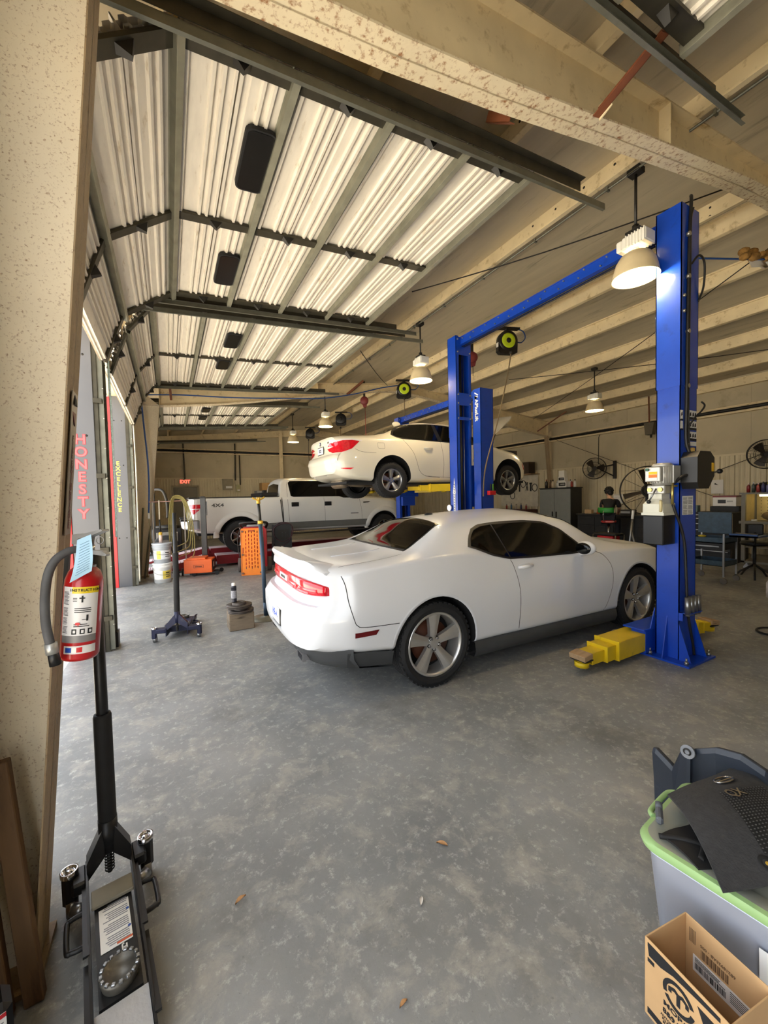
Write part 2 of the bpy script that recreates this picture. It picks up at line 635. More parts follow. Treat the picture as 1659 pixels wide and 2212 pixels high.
# left wall: header over the doors and the piers between them
HZ = 3.66
m = MB()
m.box((-.95, YF, HZ), (XW, YB, ztop(-.9)+.3))
wall_left = struct(m, 'wall_left', wallvin)
PIERS = [(YF, -2.4), (1.42, 2.15), (5.22, 5.42), (9.12, 10.55), (13.95, 14.2), (17.7, YB)]
for y0, y1 in PIERS:
    m = MB(); m.box((-.95, y0, 0), (XW, y1, HZ)); m.build('pier', wallvin, wall_left)
    if y0 > 0:
        m = MB(); m.box((-.90, y0-.012, 0), (XW+.012, y0-.001, HZ), .003)
        m.build('jamb_cladding', greyclad, wall_left)
        m = MB(); m.box((-.97, y0-.022, 0), (-.903, y0-.001, HZ-.02), .004)
        m.build('corner_trim', redtrim, wall_left)
        m = MB()
        for z in (.95, 2.35, 3.2):
            for x in (-.86, -.74):
                m.sphere((x, y0-.013, z), .012, 8, 6, sy=.5)
        m.build('cladding_screws', darkm, wall_left)
# vertical words on the two jambs
redlet = mat('red_letter', rgb(240, 105, 108), 0.5, var=0.03)
redrim = mat('red_letter_rim', rgb(200, 60, 70), 0.5, var=0.03)
yellet = mat('yellow_letter', rgb(240, 225, 95), 0.5, var=0.03)
def vword(s, x, y, z0, z1, size, ma, rim=None):
    n = len(s)
    for i, ch in enumerate(s):
        z = z0+(z1-z0)*(i+.5)/n
        if rim:
            text(ch, size, frame((x, y-.001, z), (1, 0, 0), (0, 0, 1)), rim, 'letter_rim', wall_left, .001, .007)
        text(ch, size, frame((x, y-.0035, z), (1, 0, 0), (0, 0, 1)), ma, 'letter', wall_left, .001, .002)
vword('HONESTY', -.795, 5.208, 2.37, 1.45, .140, redlet, redrim)
vword('EXCELLENCE', -.83, 9.108, 2.43, 1.44, .108, yellet)

# ------------------------------------------------------------------ steel frames
def frame_steel(y, label, detail):
    t = thing('portal_frame', label, 'steel frame', (0, y, 0))
    fw = .09
    # left column
    def inner(z): return -.463+(.0858 if detail else .098)*z
    def column(m, sgn, x0):
        # sgn 1: left, -1: mirrored to the right wall
        def X(x): return x if sgn > 0 else 2*RIDGE-x
        H = 3.75
        P = [(X(inner(0)), 0), (X(inner(H)), H), (X(x0), H+.45), (X(x0), 0)]
        m.cur = 0
        m.prism(P, -.006, .006, 'XZ')
        m.cur = 1
        th = .005
        m.prism([(X(inner(0)-th), 0), (X(inner(0)), 0), (X(inner(H)), H), (X(inner(H)-th), H)], -fw, fw, 'XZ')
        m.prism([(X(x0), 0), (X(x0-th), 0), (X(x0-th), H+.45), (X(x0), H+.45)], -fw, fw, 'XZ')
        m.box((min(X(x0-.02), X(inner(0)+.02)), -fw-.03, 0), (max(X(x0-.02), X(inner(0)+.02)), fw+.03, .02))
        m.cur = 0
        m.box((min(X(x0), X(inner(H))), -fw, H-.01), (max(X(x0), X(inner(H))), fw, H+.004))
    for sgn in (1, -1):
        m = MB()
        column(m, sgn, -.655)
        m.build('column', [colm, edgem], t)
    # rafters
    bot = pchip([-.1, 1.1, 3.55, 5.7, 6.15], [3.735, 3.88, 4.32, 4.66, 4.69])
    m = MB()
    xs = [-.1, .5, 1.1, 1.8, 2.5, 3.0, 3.55, 4.3, 5.0, 5.7, 6.15]
    for sgn in (1, -1):
        X = (lambda x: x) if sgn > 0 else (lambda x: 2*RIDGE-x)
        for i in range(len(xs)-1):
            a, b = xs[i], xs[i+1]
            za, zb, ta, tb = bot(a), bot(b), ztop(a), ztop(b)
            m.cur = 0
            m.prism([(X(a), za), (X(b), zb), (X(b), tb), (X(a), ta)], -.005, .005, 'XZ')
            m.cur = 1
            m.prism([(X(a), za), (X(b), zb), (X(b), zb+.014), (X(a), za+.014)], -fw, fw, 'XZ')
            m.cur = 0
            m.prism([(X(a), ta-.014), (X(b), tb-.014), (X(b), tb), (X(a), ta)], -fw, fw, 'XZ')
        m.cur = 0
        for xx in (3.55, 6.14):
            m.box((X(xx)-.006, -fw, bot(xx)), (X(xx)+.006, fw, ztop(xx)))
        m.box((X(-.1)-.006, -fw, bot(-.1)), (X(-.1)+.006, fw, ztop(-.1)))
    m.build('rafter', [cream, rusty], t)
    m = MB()
    for sx in (-.05, .05):
        for sy in (-.05, .05):
            m.cyl((6.15-.03, sy, 4.78+sx), (6.15+.03, sy, 4.78+sx), .014, n=6)
    m.build('splice_bolt', bolt, t)
    return t
frame_steel(1.8, 'near cream steel portal frame with rust specked column and rafter overhead', True)
frame_steel(10.1, 'far cream steel portal frame standing beside the white pickup', False)

# diagonal red-oxide braces hung from the rafters
def brace(name, p0, p1, w, label, plate=True):
    p0, p1 = V(p0), V(p1)
    t = thing(name, label, 'brace', p0)
    d = p1-p0
    m = MB()
    q = d.to_track_quat('Z', 'X').to_matrix().to_4x4()
    m.m = q
    L = d.length
    m.box((-w, -.003, 0), (w, .003, L))
    m.box((-w, -.003, 0), (-w+.006, w*1.4, L))
    m.build('angle_bar', brownst, t)
    if plate:
        m = MB(); m.m = q
        m.prism([(-.05, 0), (.05, 0), (.03, .12), (-.04, .1)], -.012, -.004, 'XZ')
        m.cyl((0, -.013, .05), (0, -.0035, .05), .016, n=10)
        m.build('end_plate', cream, t)
    return t
# ------------------------------------------------------------------ overhead sectional doors, rolled up
doorglass = mat('door_window_dark', rgb(20, 19, 17), 0.25, var=0.3, scale=9)
def door(num, y0, y1, joints, label, windows=(), low=True, closed=False):
    """sections run up the wall curve then along the ceiling; joints: X of the section joints"""
    t = thing('door_%d' % num, label, 'overhead door', (0, 0, 0))
    t['kind'] = 'structure'
    SL = .066
    base = 3.985
    path = []
    j0 = joints[0]
    pz = base+SL*j0
    # tilted sections in the curve, towards the wall
    path = [(-.50, pz-.80), (j0-.45 if j0 > .2 else -.40, pz-.42)] if low else []
    path = [(-.545, pz-.88), (-.36, pz-.34)] if low else []
    path += [(x, base+SL*x) for x in joints]
    if closed: path = [(-.555, .02+.61*i) for i in range(7)]
    yc = (y0+y1)/2
    prof = [(0, 0), (.03, .0), (.042, .024), (.078, .024), (.09, 0), (.26, 0), (.272, .02), (.30, .02), (.312, 0), (.35, 0), (.362, .02), (.39, .02), (.402, 0), (.462, 0), (.466, .012), (.488, .012), (.492, -.03),
            (.505, -.03), (.508, .006), (.54, .006), (.55, -.014), (.60, -.014), (.612, 0), (.70, 0), (.712, .02), (.74, .02), (.752, 0), (.80, 0), (.812, .02), (.84, .02), (.852, 0), (.95, 0), (.955, -.02), (1, -.02)]
    for i in range(len(path)-1):
        a, b = V((path[i][0], 0, path[i][1])), V((path[i+1][0], 0, path[i+1][1]))
        d = (b-a)
        nrm = V((d.z, 0, -d.x)).normalized()      # points down, into the room
        m = MB()
        pts = [a+d*(u*.985+.0075)+nrm*(w-.008) for u, w in prof]
        m.sweep(pts, (0, y0, 0), (0, y1, 0))
        m.sweep([p-nrm*.035 for p in pts], (0, y0, 0), (0, y1, 0))
        m.build('door_panel', doorpan, t, weld=False, recalc=False)
        # strut (U bar) along the joint
        m = MB()
        c = b-d*.035
        e = d.normalized()
        U = [c+nrm*.0-e*.03, c+nrm*.0-e*.022, c+nrm*.055-e*.022, c+nrm*.055+e*.022, c+nrm*.0+e*.022, c+nrm*.0+e*.03]
        m.sweep(U, (0, y0-.02, 0), (0, y1+.02, 0))
        m.sweep([p-nrm*.004 for p in U], (0, y0-.02, 0), (0, y1+.02, 0))
        m.build('strut', strutm, t, weld=False, recalc=False)
        # stiles: centre and both ends
        for yy, w in ((yc, .045), (y0+.05, .05), (y1-.05, .05)):
            m = MB()
            q = [a+d*.03, a+d*.93]
            vs = []
            for p in q:
                for s, h in ((-w, .0), (-w, .022), (w, .022), (w, .0)):
                    vs.append(p+nrm*h+V((0, yy+s, 0)))
            m.add(vs, [(0, 1, 5, 4), (1, 2, 6, 5), (2, 3, 7, 6), (0, 3, 2, 1), (4, 5, 6, 7)])
            m.build('stile', trackm, t)
        # hinges at the joint, rollers at the track
        m = MB()
        for yy in (y0+.05, yc, y1-.05):
            m.prism([(-.05, 0), (.05, 0), (.012, .075), (-.012, .075)], -.014, .014, 'XZ') if False else None
            o = a+d*.5+V((0, yy, 0))
            m.add([o-e*.05+nrm*.02+V((0, -.03, 0)), o+e*.05+nrm*.02+V((0, -.03, 0)), o+e*.05+nrm*.02+V((0, .03, 0)), o-e*.05+nrm*.02+V((0, .03, 0)), o+nrm*.075+V((0, -.015, 0)), o+nrm*.075+V((0, .015, 0))],
                  [(0, 1, 2, 3), (0, 4, 5, 3), (1, 4, 5, 2), (0, 1, 4), (3, 2, 5)])
        m.build('hinge', darkm, t)
    # dark windows, in rubber frames
    for (wx, wy, wl) in windows:
        z = base+SL*wx
        m = MB()
        def rr(hx, hy, r):
            P = []
            for cx, cy, a0 in ((hx-r, hy-r, 0), (-hx+r, hy-r, 90), (-hx+r, -hy+r, 180), (hx-r, -hy+r, 270)):
                for k in range(5):
                    a = R(a0+k*22.5)
                    P.append((cx+r*math.cos(a), cy+r*math.sin(a)))
            return P
        m.m = M.Translation((wx, wy, z)) @ M.Rotation(-math.atan(SL), 4, 'Y')
        m.prism(rr(.10, wl/2, .05), -.035, -.006, 'XY')
        w = m.build('window_frame', rubber, t)
        m2 = MB(); m2.m = m.m.copy()
        m2.prism(rr(.086, wl/2-.014, .04), -.038, -.034, 'XY')
        m2.build('pane', doorglass, w)
    # bottom bar hanging at the open end
    x1, z1 = path[-1]
    # tracks
    for side, yy in ((-1, y0-.045), (1, y1+.045)):
        s = side
        xe = joints[-1]+.85
        m = MB()
        zt = base+.0-.075
        pts = [(-.60, yy, .02), (-.60, yy, 3.0), (-.60, yy, 3.34), (-.575, yy, 3.52), (-.50, yy, 3.68), (-.38, yy, 3.80), (-.20, yy, zt-.013)]
        pts = spline(pts, 4)+[V((xe, yy, zt+SL*xe))]
        # C channel: outer wall + lips
        sect = [(-.026, -.012*s), (-.026, .012*s), (.026, .012*s), (.026, -.012*s)]
        rows = []
        for i, p in enumerate(pts):
            tn = (pts[min(i+1, len(pts)-1)]-pts[max(i-1, 0)]).normalized()
            nr = V((tn.z, 0, -tn.x))
            rows.append([p+nr*a+V((0, b, 0)) for a, b in sect])
        m.grid(rows, False)
        m.build('track', galv, t, weld=False, recalc=False)
        m = MB()
        h = .05
        P = [(0, s*.018, zt+.03), (0, s*.018, zt+.11), (0, s*.07, zt+.11), (0, s*.07, zt+.105), (0, s*.023, zt+.105), (0, s*.023, zt+.03)]
        a, b = V((-.3, yy, -.3*SL)), V((xe-.35, yy, (xe-.35)*SL))
        m.sweep([V(p) for p in P], a, b, closed=True)
        m.build('track_angle', trackm, t, weld=False)
        m = MB()
        m.box((-.68, yy+s*.02-.004, .0), (-.615, yy+s*.02+.004, 3.45))
        m.box((-.672, yy+s*.02, .0), (-.664, yy+s*.075, 3.45))
        for z in (.35, 1.1, 1.9, 2.7):
            m.box((-.67, yy-.02, z), (-.59, yy+.02, z+.05))
        m.build('jamb_angle', trackm, t)
        m = MB()
        for i in range(10):
            z = .3+i*.32
            m.cyl((-.585, yy, z), (-.57, yy, z), .008, n=6)
        m.build('track_bolt', bolt, t)
    return t
door(1, 2.25, 5.16, [.13, .75, 1.37, 2.0, 2.62], 'nearest rolled up sectional door over the white coupe with two dark windows', [(.62, 2.94, .56), (.61, 4.42, .58)])
door(2, 5.50, 9.02, [-.10, .50, 1.10, 1.70, 2.30, 2.90], 'second rolled up sectional door beyond the double track with two small dark windows', [(.93, 6.38, .56), (.93, 7.55, .5)])
door(3, 10.65, 13.88, [-.1, .55, 1.15, 1.75, 2.35, 2.95], 'rolled up sectional door above the white pickup beyond the far frame', [(.95, 11.5, .5), (.95, 12.6, .5)])
door(4, 14.25, 17.6, [-.1, .55, 1.15, 1.75, 2.35, 2.95], 'farthest sectional door, closed, in the dark by the back wall', [], closed=True)
door(5, -2.35, 1.22, [.2, .82, 1.45, 2.07, 2.70], 'rolled up sectional door in the upper right corner this side of the rafter', [(.6, -.5, .5)])

# braces between rafters and door tracks
brace('steel_brace', (2.02, 1.9, 4.05), (2.06, 2.15, 4.02+.25), .03, 'short brown angle hanger between near rafter and door track', False)
brace('steel_brace', (2.62, 1.70, 4.16), (2.52, 1.23, 4.16+.02), .035, 'rust brown diagonal brace bolted to the near rafter by a cream plate')
brace('steel_brace', (4.35, 9.98, 4.42), (4.75, 9.75, 4.78), .035, 'brown diagonal brace on the far rafter beside the green hose reel', False)
brace('steel_brace', (.15, 10.0, 3.90), (.12, 9.2, 4.10), .03, 'brown brace beside the far column under the door track', False)
brace('steel_brace', (11.75, 9.95, 3.86), (12.35, 9.2, 4.48), .02, 'thin black diagonal rod at the right end of the far rafter', False)

# pull rope on the double vertical rail
m = MB()
ropem = mat('pull_rope', rgb(190, 214, 210), 0.8, var=0.3, scale=60)
pts = spline([(-.54, 5.36, 3.55), (-.53, 5.35, 2.9), (-.525, 5.33, 2.2), (-.525, 5.32, 1.6), (-.53, 5.32, 1.25)], 10)
m.tube(pts, .012, 6)
tag(m.build('pull_rope', ropem), 'pale blue pull rope hanging down the door rail beside the HONESTY jamb', 'rope')
m = MB(); m.tube(spline([(-.55, 9.0, 3.5), (-.53, 8.98, 2.4), (-.54, 8.97, 1.2), (-.55, 8.97, .1)], 10), .014, 6)
tag(m.build('rigid_conduit', mat('pale_conduit', rgb(190, 186, 170), .5, .3)), 'pale conduit running down beside the EXCELLENCE jamb', 'conduit')
# door bottom stop / weight at the foot of the rail
m = MB(); m.box((-.66, 5.33, .0), (-.56, 5.50, .17), .006)
tag(m.build('rail_foot', darkm), 'dark steel foot block at the base of the double door rail', 'bracket')

# ------------------------------------------------------------------ high-bay lamps
shadem = mat('lamp_shade', rgb(218, 200, 160), 0.45, var=0.08, trans=0.0)
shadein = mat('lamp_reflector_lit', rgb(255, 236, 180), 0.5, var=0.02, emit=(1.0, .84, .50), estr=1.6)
bulbm = mat('lamp_lit', rgb(255, 250, 225), 0.4, var=0.0, emit=(1.0, .93, .72), estr=16.0)
lampwhite = mat('lamp_ballast_white', rgb(228, 226, 216), 0.4, var=0.04)
LL = bpy.data.lights.new('lamp_light', 'POINT')
LL.energy = LAMP_W
LL.color = (1.0, 0.80, 0.52)
LL.shadow_soft_size = 0.06
def lamp(x, y, drop, label, rz=0.0, first=[None]):
    zt = ztop(x)
    if first[0] is None:
        t = thing('high_bay_lamp', label, 'lamp', (x, y, zt-drop), rz, 'high bay lamps')
        first[0] = t
        # local origin: centre of the shade mouth
        m = MB()
        m.lathe([(.055, .245), (.09, .236), (.135, .205), (.168, .15), (.188, .08), (.200, .012), (.205, 0), (.200, .004)], 40)
        m.build('lamp_shade', shadem, t)
        m = MB()
        m.lathe([(.051, .238), (.086, .229), (.13, .199), (.162, .147), (.182, .08), (.198, .006)], 40)
        m.build('reflector', shadein, t)
        m = MB(); m.lathe([(.0, .03), (.036, .03), (.042, .036), (.042, .12), (.03, .15), (.03, .2)], 24)
        m.build('bulb', bulbm, t)
        m = MB(); m.lathe([(.030, .028), (.042, .026), (.046, .034), (.042, .042)], 24)
        m.build('bulb_ring', steel, t)
        m = MB()
        m.cyl((0, 0, .24), (0, 0, .285), .028)
        m.build('collar', lampwhite, t)
        m = MB()
        m.box((-.085, -.135, .285), (.085, .09, .40), .012)
        for i in range(7):
            y0 = -.128+i*.028
            m.box((-.092, y0, .283), (.092, y0+.011, .405), .003)
        m.box((-.075, .09, .29), (.075, .15, .395), .012)
        m.build('ballast_box', lampwhite, t)
        m = MB(); m.box((-.06, -.07, .40), (.06, .07, .45), .004); m.cyl((0, 0, .45), (0, 0, .50), .03)
        m.build('top_bracket', darkm, t)
        m = MB(); m.cyl((0, 0, .49), (0, 0, 1.0), .013, n=10)
        t2 = m.build('stem', darkm, t)
        m = MB(); m.box((-.05, -.06, .975), (.05, .06, 1.03), .004)
        m.build('mount_box', darkm, t)
        lo = bpy.data.objects.new('lamp_light', LL)
        lo.location = (0, 0, -.02)
        COL.objects.link(lo)
        lo.parent = t
    else:
        t = dup(first[0], (x, y, zt-drop), (0, 0, rz), label)
    return t
lamp(4.06, 2.26, 1.02, 'high bay lamp hung nearest, in front of the blue lift post, lit')
lamp(4.06, 5.98, 1.02, 'lit high bay lamp hanging left of the far blue post above the sedan')
lamp(4.06, 10.9, 1.02, 'lit high bay lamp hanging above the tail of the raised sedan')
lamp(4.06, 14.3, 1.02, 'farthest lit high bay lamp hanging before the back wall')
lamp(9.15, 6.05, 1.02, 'lit high bay lamp hanging over the right half near the wall fan')

# conduit under the purlin feeding the lamps
m = MB()
m.tube([(4.02, -3, ztop(4)-.02), (4.02, 18, ztop(4)-.02)], .011, 8)
for y in [i*.9-2 for i in range(22)]:
    m.box((4.0, y, ztop(4)-.04), (4.04, y+.02, ztop(4)))
tag(m.build('lamp_conduit', galv), 'thin grey conduit along the purlin that carries the lamps', 'conduit')
# ------------------------------------------------------------------ two-post lifts
blue = mat('lift_blue_paint', rgb(14, 66, 178), 0.36, var=0.08, scale=4, coat=0.3, stain=rgb(10, 44, 126), amount=0.34, sscale=5)
bluedark = mat('lift_blue_dark', rgb(16, 52, 140), 0.45, var=0.1)
yellow = mat('lift_yellow_paint', rgb(224, 190, 28), 0.42, var=0.08, stain=rgb(150, 124, 30), amount=0.3, sscale=7)
stick = mat('white_sticker', rgb(236, 236, 234), 0.6, var=0.02)
wood = mat('wood_block', rgb(170, 140, 104), 0.75, var=0.2, scale=3, stretch=(2, 14, 14), stain=rgb(90, 70, 50), amount=0.35)
def post(name, loc, s, H, label, w=.30, d=.205):
    """lift column: open face towards +Y*s; local x 0..w, y 0..-d*s behind the face"""
    Hs = 2.78
    def chan(m, x0, x1, yb, yf, z0, z1, th=.008, lip=.055):
        # C channel: back at yb, lips at yf
        lo, hi = min(yb, yf), max(yb, yf)
        m.box((x0, lo, z0), (x0+th, hi, z1))
        m.box((x1-th, lo, z0), (x1, hi, z1))
        yb0, yb1 = (yb, yb+th*s)
        m.box((x0, min(yb0, yb1), z0), (x1, max(yb0, yb1), z1))
        yf0, yf1 = (yf-th*s, yf)
        m.box((x0, min(yf0, yf1), z0), (x0+lip, max(yf0, yf1), z1))
        m.box((x1-lip, min(yf0, yf1), z0), (x1, max(yf0, yf1), z1))
    m = MB()
    chan(m, 0, w, -d*s, 0, .02, Hs)
    t = m.build(name, blue, label)
    t.location = loc
    m = MB()
    chan(m, -.006, w+.006, -d*s-.006*s, .006*s, Hs-.18, H)
    m.build('column_extension', blue, t)
    # carriage, hydraulic cylinder and cables inside
    m = MB()
    m.cyl((w*.5, -d*.45*s, .05), (w*.5, -d*.45*s, H-.25), .03, n=14)
    m.build('hydraulic_cylinder', darkm, t)
    m = MB()
    for xx in (w*.32, w*.68):
        m.cyl((xx, -d*.35*s, .05), (xx, -d*.35*s, H-.1), .006, n=6)
    m.build('lift_cable', steel, t)
    m = MB()
    yy = sorted((-.004*s, .010*s))
    m.box((.0, yy[0], H-.30), (w, yy[1], H-.02))
    m.box((.0, yy[0], H-1.12), (w, yy[1], H-.92))
    m.box((.0, yy[0], H-1.36), (w, yy[1], H-1.31))
    m.build('tie_plate', blue, t, split=True)
    m = MB()
    for z in (H-.06, H-.26, H-.95, H-1.09, H-1.335):
        for xx in (.025, w-.025):
            m.cyl((xx, .008*s, z), (xx, .022*s, z), .013, n=6)
    m.build('plate_bolt', bolt, t, stuff=True)
    # base plate with gussets
    m = MB()
    y0, y1 = sorted((-d*s-.13*s, .30*s))
    m.box((-.10, y0, 0), (w+.10, y1, .018))
    m.build('base_plate', blue, t)
    m = MB()
    for xx in (0.0, w-.008):
        pts = [(-d*s, .018), (-d*s-.10*s, .018), (-d*s, .36)]
        m.prism(pts, xx, xx+.008, 'YZ')
    for xx in (-.001,):
        m.prism([(.0, .018), (-.09, .018), (-.0, .42)], -d*.5*s-.004, -d*.5*s+.004, 'XZ')
    m.prism([(w, .018), (w+.09, .018), (w, .36)], -d*s-.0, -d*s+.008, 'XZ')
    m.build('gusset', blue, t, split=True)
    m = MB()
    for xx in (-.06, w+.06):
        for yy in (-d*s-.09*s, 0.02*s, .24*s):
            m.cyl((xx, yy, .018), (xx, yy, .045), .018, n=6)
            m.cyl((xx, yy, .045), (xx, yy, .075), .009, n=8)
    m.build('anchor_bolt', bolt, t, stuff=True)
    return t

def liftarm(t, pts, z, wd, ht, tip=True):
    """telescopic swing arm: three nested yellow box sections in plan from pts[0] to pts[1]"""
    a, b = V((pts[0][0], pts[0][1], z)), V((pts[1][0], pts[1][1], z))
    d = (b-a)
    L = d.length
    q = M.Translation(a) @ d.to_track_quat('X', 'Z').to_matrix().to_4x4()
    e = d.normalized()
    ang = math.atan2(d.y, d.x)
    q = M.Translation(a) @ M.Rotation(ang, 4, 'Z')
    def tubebox(m, x0, x1, w, z0, z1, th=.009):
        m.box((x0, -w, z0), (x1, -w+th, z1), .002)
        m.box((x0, w-th, z0), (x1, w, z1), .002)
        m.box((x0, -w+.001, z1-th), (x1, w-.001, z1), .002)
        m.box((x0, -w+.001, z0), (x1, w-.001, z0+th), .002)
    m = MB(); m.m = q
    tubebox(m, 0, L*.58, wd, 0, ht)
    m.box((L*.56, -wd-.006, -.004), (L*.59, wd+.006, ht+.006), .003) if False else None
    arm = m.build('arm_outer', yellow, t)
    m = MB(); m.m = q
    tubebox(m, L*.25, L*.74, wd*.82, .012, ht*.86)
    m.build('arm_middle', yellow, arm)
    m = MB(); m.m = q
    tubebox(m, L*.4, L*.93, wd*.64, .022, ht*.72)
    m.build('arm_inner', yellow, arm)
    m = MB(); m.m = q
    m.box((L*.565, -wd-.008, -.002), (L*.585, wd+.008, ht+.008), .004)
    m.box((L*.725, -wd*.82-.008, .01), (L*.742, wd*.82+.008, ht*.86+.008), .004)
    m.build('arm_collar', yellow, arm, split=True)
    if tip:
        m = MB(); m.m = q
        m.cyl((L*.98, 0, .0), (L*.98, 0, .045), .062, n=20)
        m.cyl((L*.98, 0, .045), (L*.98, 0, .06), .04, n=16)
        m.build('arm_foot', yellow, arm)
        m = MB(); m.m = q @ M.Translation((L*.98, 0, 0))
        m.box((-.06, -.075, .06), (.06, .075, .075), .002)
        m.build('pad_plate', rubber, arm)
        m = MB(); m.m = q @ M.Translation((L*.98, 0, 0)) @ M.Rotation(.12, 4, 'Y')
        m.box((-.058, -.08, .077), (.058, .08, .125), .004)
        m.build('pad_block', wood, arm)
    return arm


def beam(parent, x, y0, y1, z):
    m = MB()
    m.box((x-.05, y0, z-.055), (x+.05, y1, z+.055), .004)
    m.box((x-.062, y0, z-.062), (x+.062, y1, z-.052))
    m.box((x-.062, y0, z+.052), (x+.062, y1, z+.062))
    o = m.build('top_beam', blue, parent)
    m = MB()
    for i in range(12):
        y = y0+.15+(y1-y0-.3)*i/11
        m.cyl((x-.07, y, z+.03), (x-.049, y, z+.03), .009, n=6)
        m.cyl((x-.07, y+.07, z-.03), (x-.049, y+.07, z-.03), .009, n=6)
    m.build('beam_bolt', bolt, o, stuff=True)
    m = MB()
    m.tube([(x-.02, y0+.05, z-.085), (x-.02, y1-.05, z-.085)], .008, 6)
    m.tube([(x+.02, y0+.05, z-.088), (x+.02, y1-.05, z-.088)], .008, 6)
    m.build('beam_cable', black, o)

HA = 4.25
lift = thing('two_post_lift', 'blue two-post lift around the white coupe with power unit and yellow floor arms', 'car lift', (0, 0, 0))
post('near_post', (4.20, 2.14, 0), 1, HA, lift)
post('far_post', (4.20, 5.165, 0), -1, HA-.02, lift)
beam(lift, 4.34, 2.0, 5.25, HA-.10)
m = MB()
m.box((4.06, 2.16, .03), (4.62, 2.30, .26), .006)
m.box((4.02, 2.15, .26), (4.66, 2.36, .275), .003)
m.prism([(4.12, .275), (4.20, .275), (4.20, .47)], 2.145, 2.153, 'XZ')
m.build('carriage', blue, lift)
liftarm(lift, [(4.16, 2.28), (3.22, 2.27)], .055, .115, .17)
liftarm(lift, [(4.58, 2.29), (5.28, 2.14)], .055, .10, .15)
# hydraulic power unit
t = MB()
t.box((3.975, 1.965, 1.125), (4.19, 2.145, 1.40), .008)
pu = t.build('power_unit', black, lift)
tankw = mat('oil_tank_translucent', rgb(226, 224, 206), 0.45, var=0.08, stain=rgb(196, 190, 160), amount=.3)
m = MB()
lo = [(3.965, 1.955), (4.195, 1.955), (4.195, 2.152), (3.965, 2.152)]
hi = [(4.02, 2.0), (4.16, 2.0), (4.16, 2.115), (4.02, 2.115)]
rows = [[(x, y, 1.40) for x, y in lo], [(x, y, 1.425) for x, y in lo]]
lo2 = [(3.975, 1.965), (4.185, 1.965), (4.185, 2.142), (3.975, 2.142)]
rows += [[(x, y, 1.425) for x, y in lo2], [(x, y, 1.505) for x, y in lo2], [(x, y, 1.555) for x, y in hi], [(x, y, 1.60) for x, y in hi]]
m.grid(rows, False, True)
m.build('oil_tank', tankw, pu)
m = MB(); m.tube(spline([(3.972, 1.985, 1.535), (3.955, 1.975, 1.52), (3.955, 1.975, 1.47), (3.97, 1.985, 1.44)], 4), .012, 8)
m.build('tank_handle', mat('tank_handle_tan', rgb(206, 190, 140), .5), pu)
alum = mat('cast_aluminium', rgb(190, 188, 180), 0.38, 0.5, var=0.08)
m = MB()
m.box((4.0, 1.965, 1.60), (4.13, 2.12, 1.68), .008)
m.cyl((4.09, 2.03, 1.68), (4.09, 2.03, 1.87), .082, n=24)
for i in range(24):
    a = 2*PI*i/24
    m.m = M.Translation((4.09, 2.03, 0)) @ M.Rotation(a, 4, 'Z')
    m.box((.078, -.003, 1.70), (.092, .003, 1.85))
m.m = M.Identity(4)
m.cyl((4.09, 2.03, 1.855), (4.09, 2.03, 1.885), .092, .07, n=24)
m.box((4.08, 1.93, 1.70), (4.2, 1.945, 1.86))
m.build('motor', alum, pu)
m = MB(); m.box((3.965, 1.985, 1.715), (4.03, 2.12, 1.85), .006)
sb = m.build('switch_box', alum, pu)
m = MB(); m.cyl((3.965, 2.095, 1.828), (3.95, 2.095, 1.828), .014)
m.build('push_button', mat('green_button', rgb(20, 90, 60), .35), pu)
dec = [('yellow_label', (236, 204, 40), 1.782, 1.806), ('orange_label', (232, 128, 50), 1.752, 1.780), ('white_label', (238, 238, 236), 1.728, 1.750)]
for n, c, z0, z1 in dec:
    m = MB(); m.box((3.962, 2.012, z0), (3.9648, 2.085, z1)); m.build(n, mat(n, rgb(*c), .6, var=.03), pu)
m = MB(); m.cyl((3.985, 2.03, 1.65), (3.955, 2.075, 1.535), .007); m.build('release_lever', steel, pu)
m = MB(); m.sphere((3.953, 2.078, 1.528), .019, 12, 8); m.build('lever_knob', black, pu)
m = MB()
m.cyl((4.0, 2.0, 1.64), (3.985, 2.0, 1.64), .02); m.cyl((4.0, 2.09, 1.64), (3.985, 2.09, 1.64), .02)
m.cyl((4.10, 1.95, 1.72), (4.10, 1.95, 1.50), .012)
m.cyl((4.10, 1.95, 1.67), (4.14, 1.93, 1.67), .009)
m.build('hydraulic_fitting', mat('brass', rgb(200, 180, 110), .3, .8), pu)
# black latch cover on the -Y face, with lever
m = MB()
m.prism([(4.24, 1.64), (4.42, 1.64), (4.53, 1.76), (4.53, 1.93), (4.45, 1.985), (4.26, 1.985), (4.21, 1.93), (4.21, 1.70)], 1.80, 1.934, 'XZ')
cv = m.build('latch_cover', black, lift)
m = MB(); m.box((4.475, 1.797, 1.80), (4.515, 1.7995, 1.88)); m.build('warning_label', mat('warn_yellow', rgb(226, 180, 40), .6), cv)
m = MB(); m.cyl((4.53, 1.83, 1.79), (4.60, 1.80, 1.80), .008); m.build('lever', steel, cv)
m = MB(); m.sphere((4.62, 1.795, 1.803), .024, 12, 8, sx=1.3); m.build('lever_knob', black, cv)
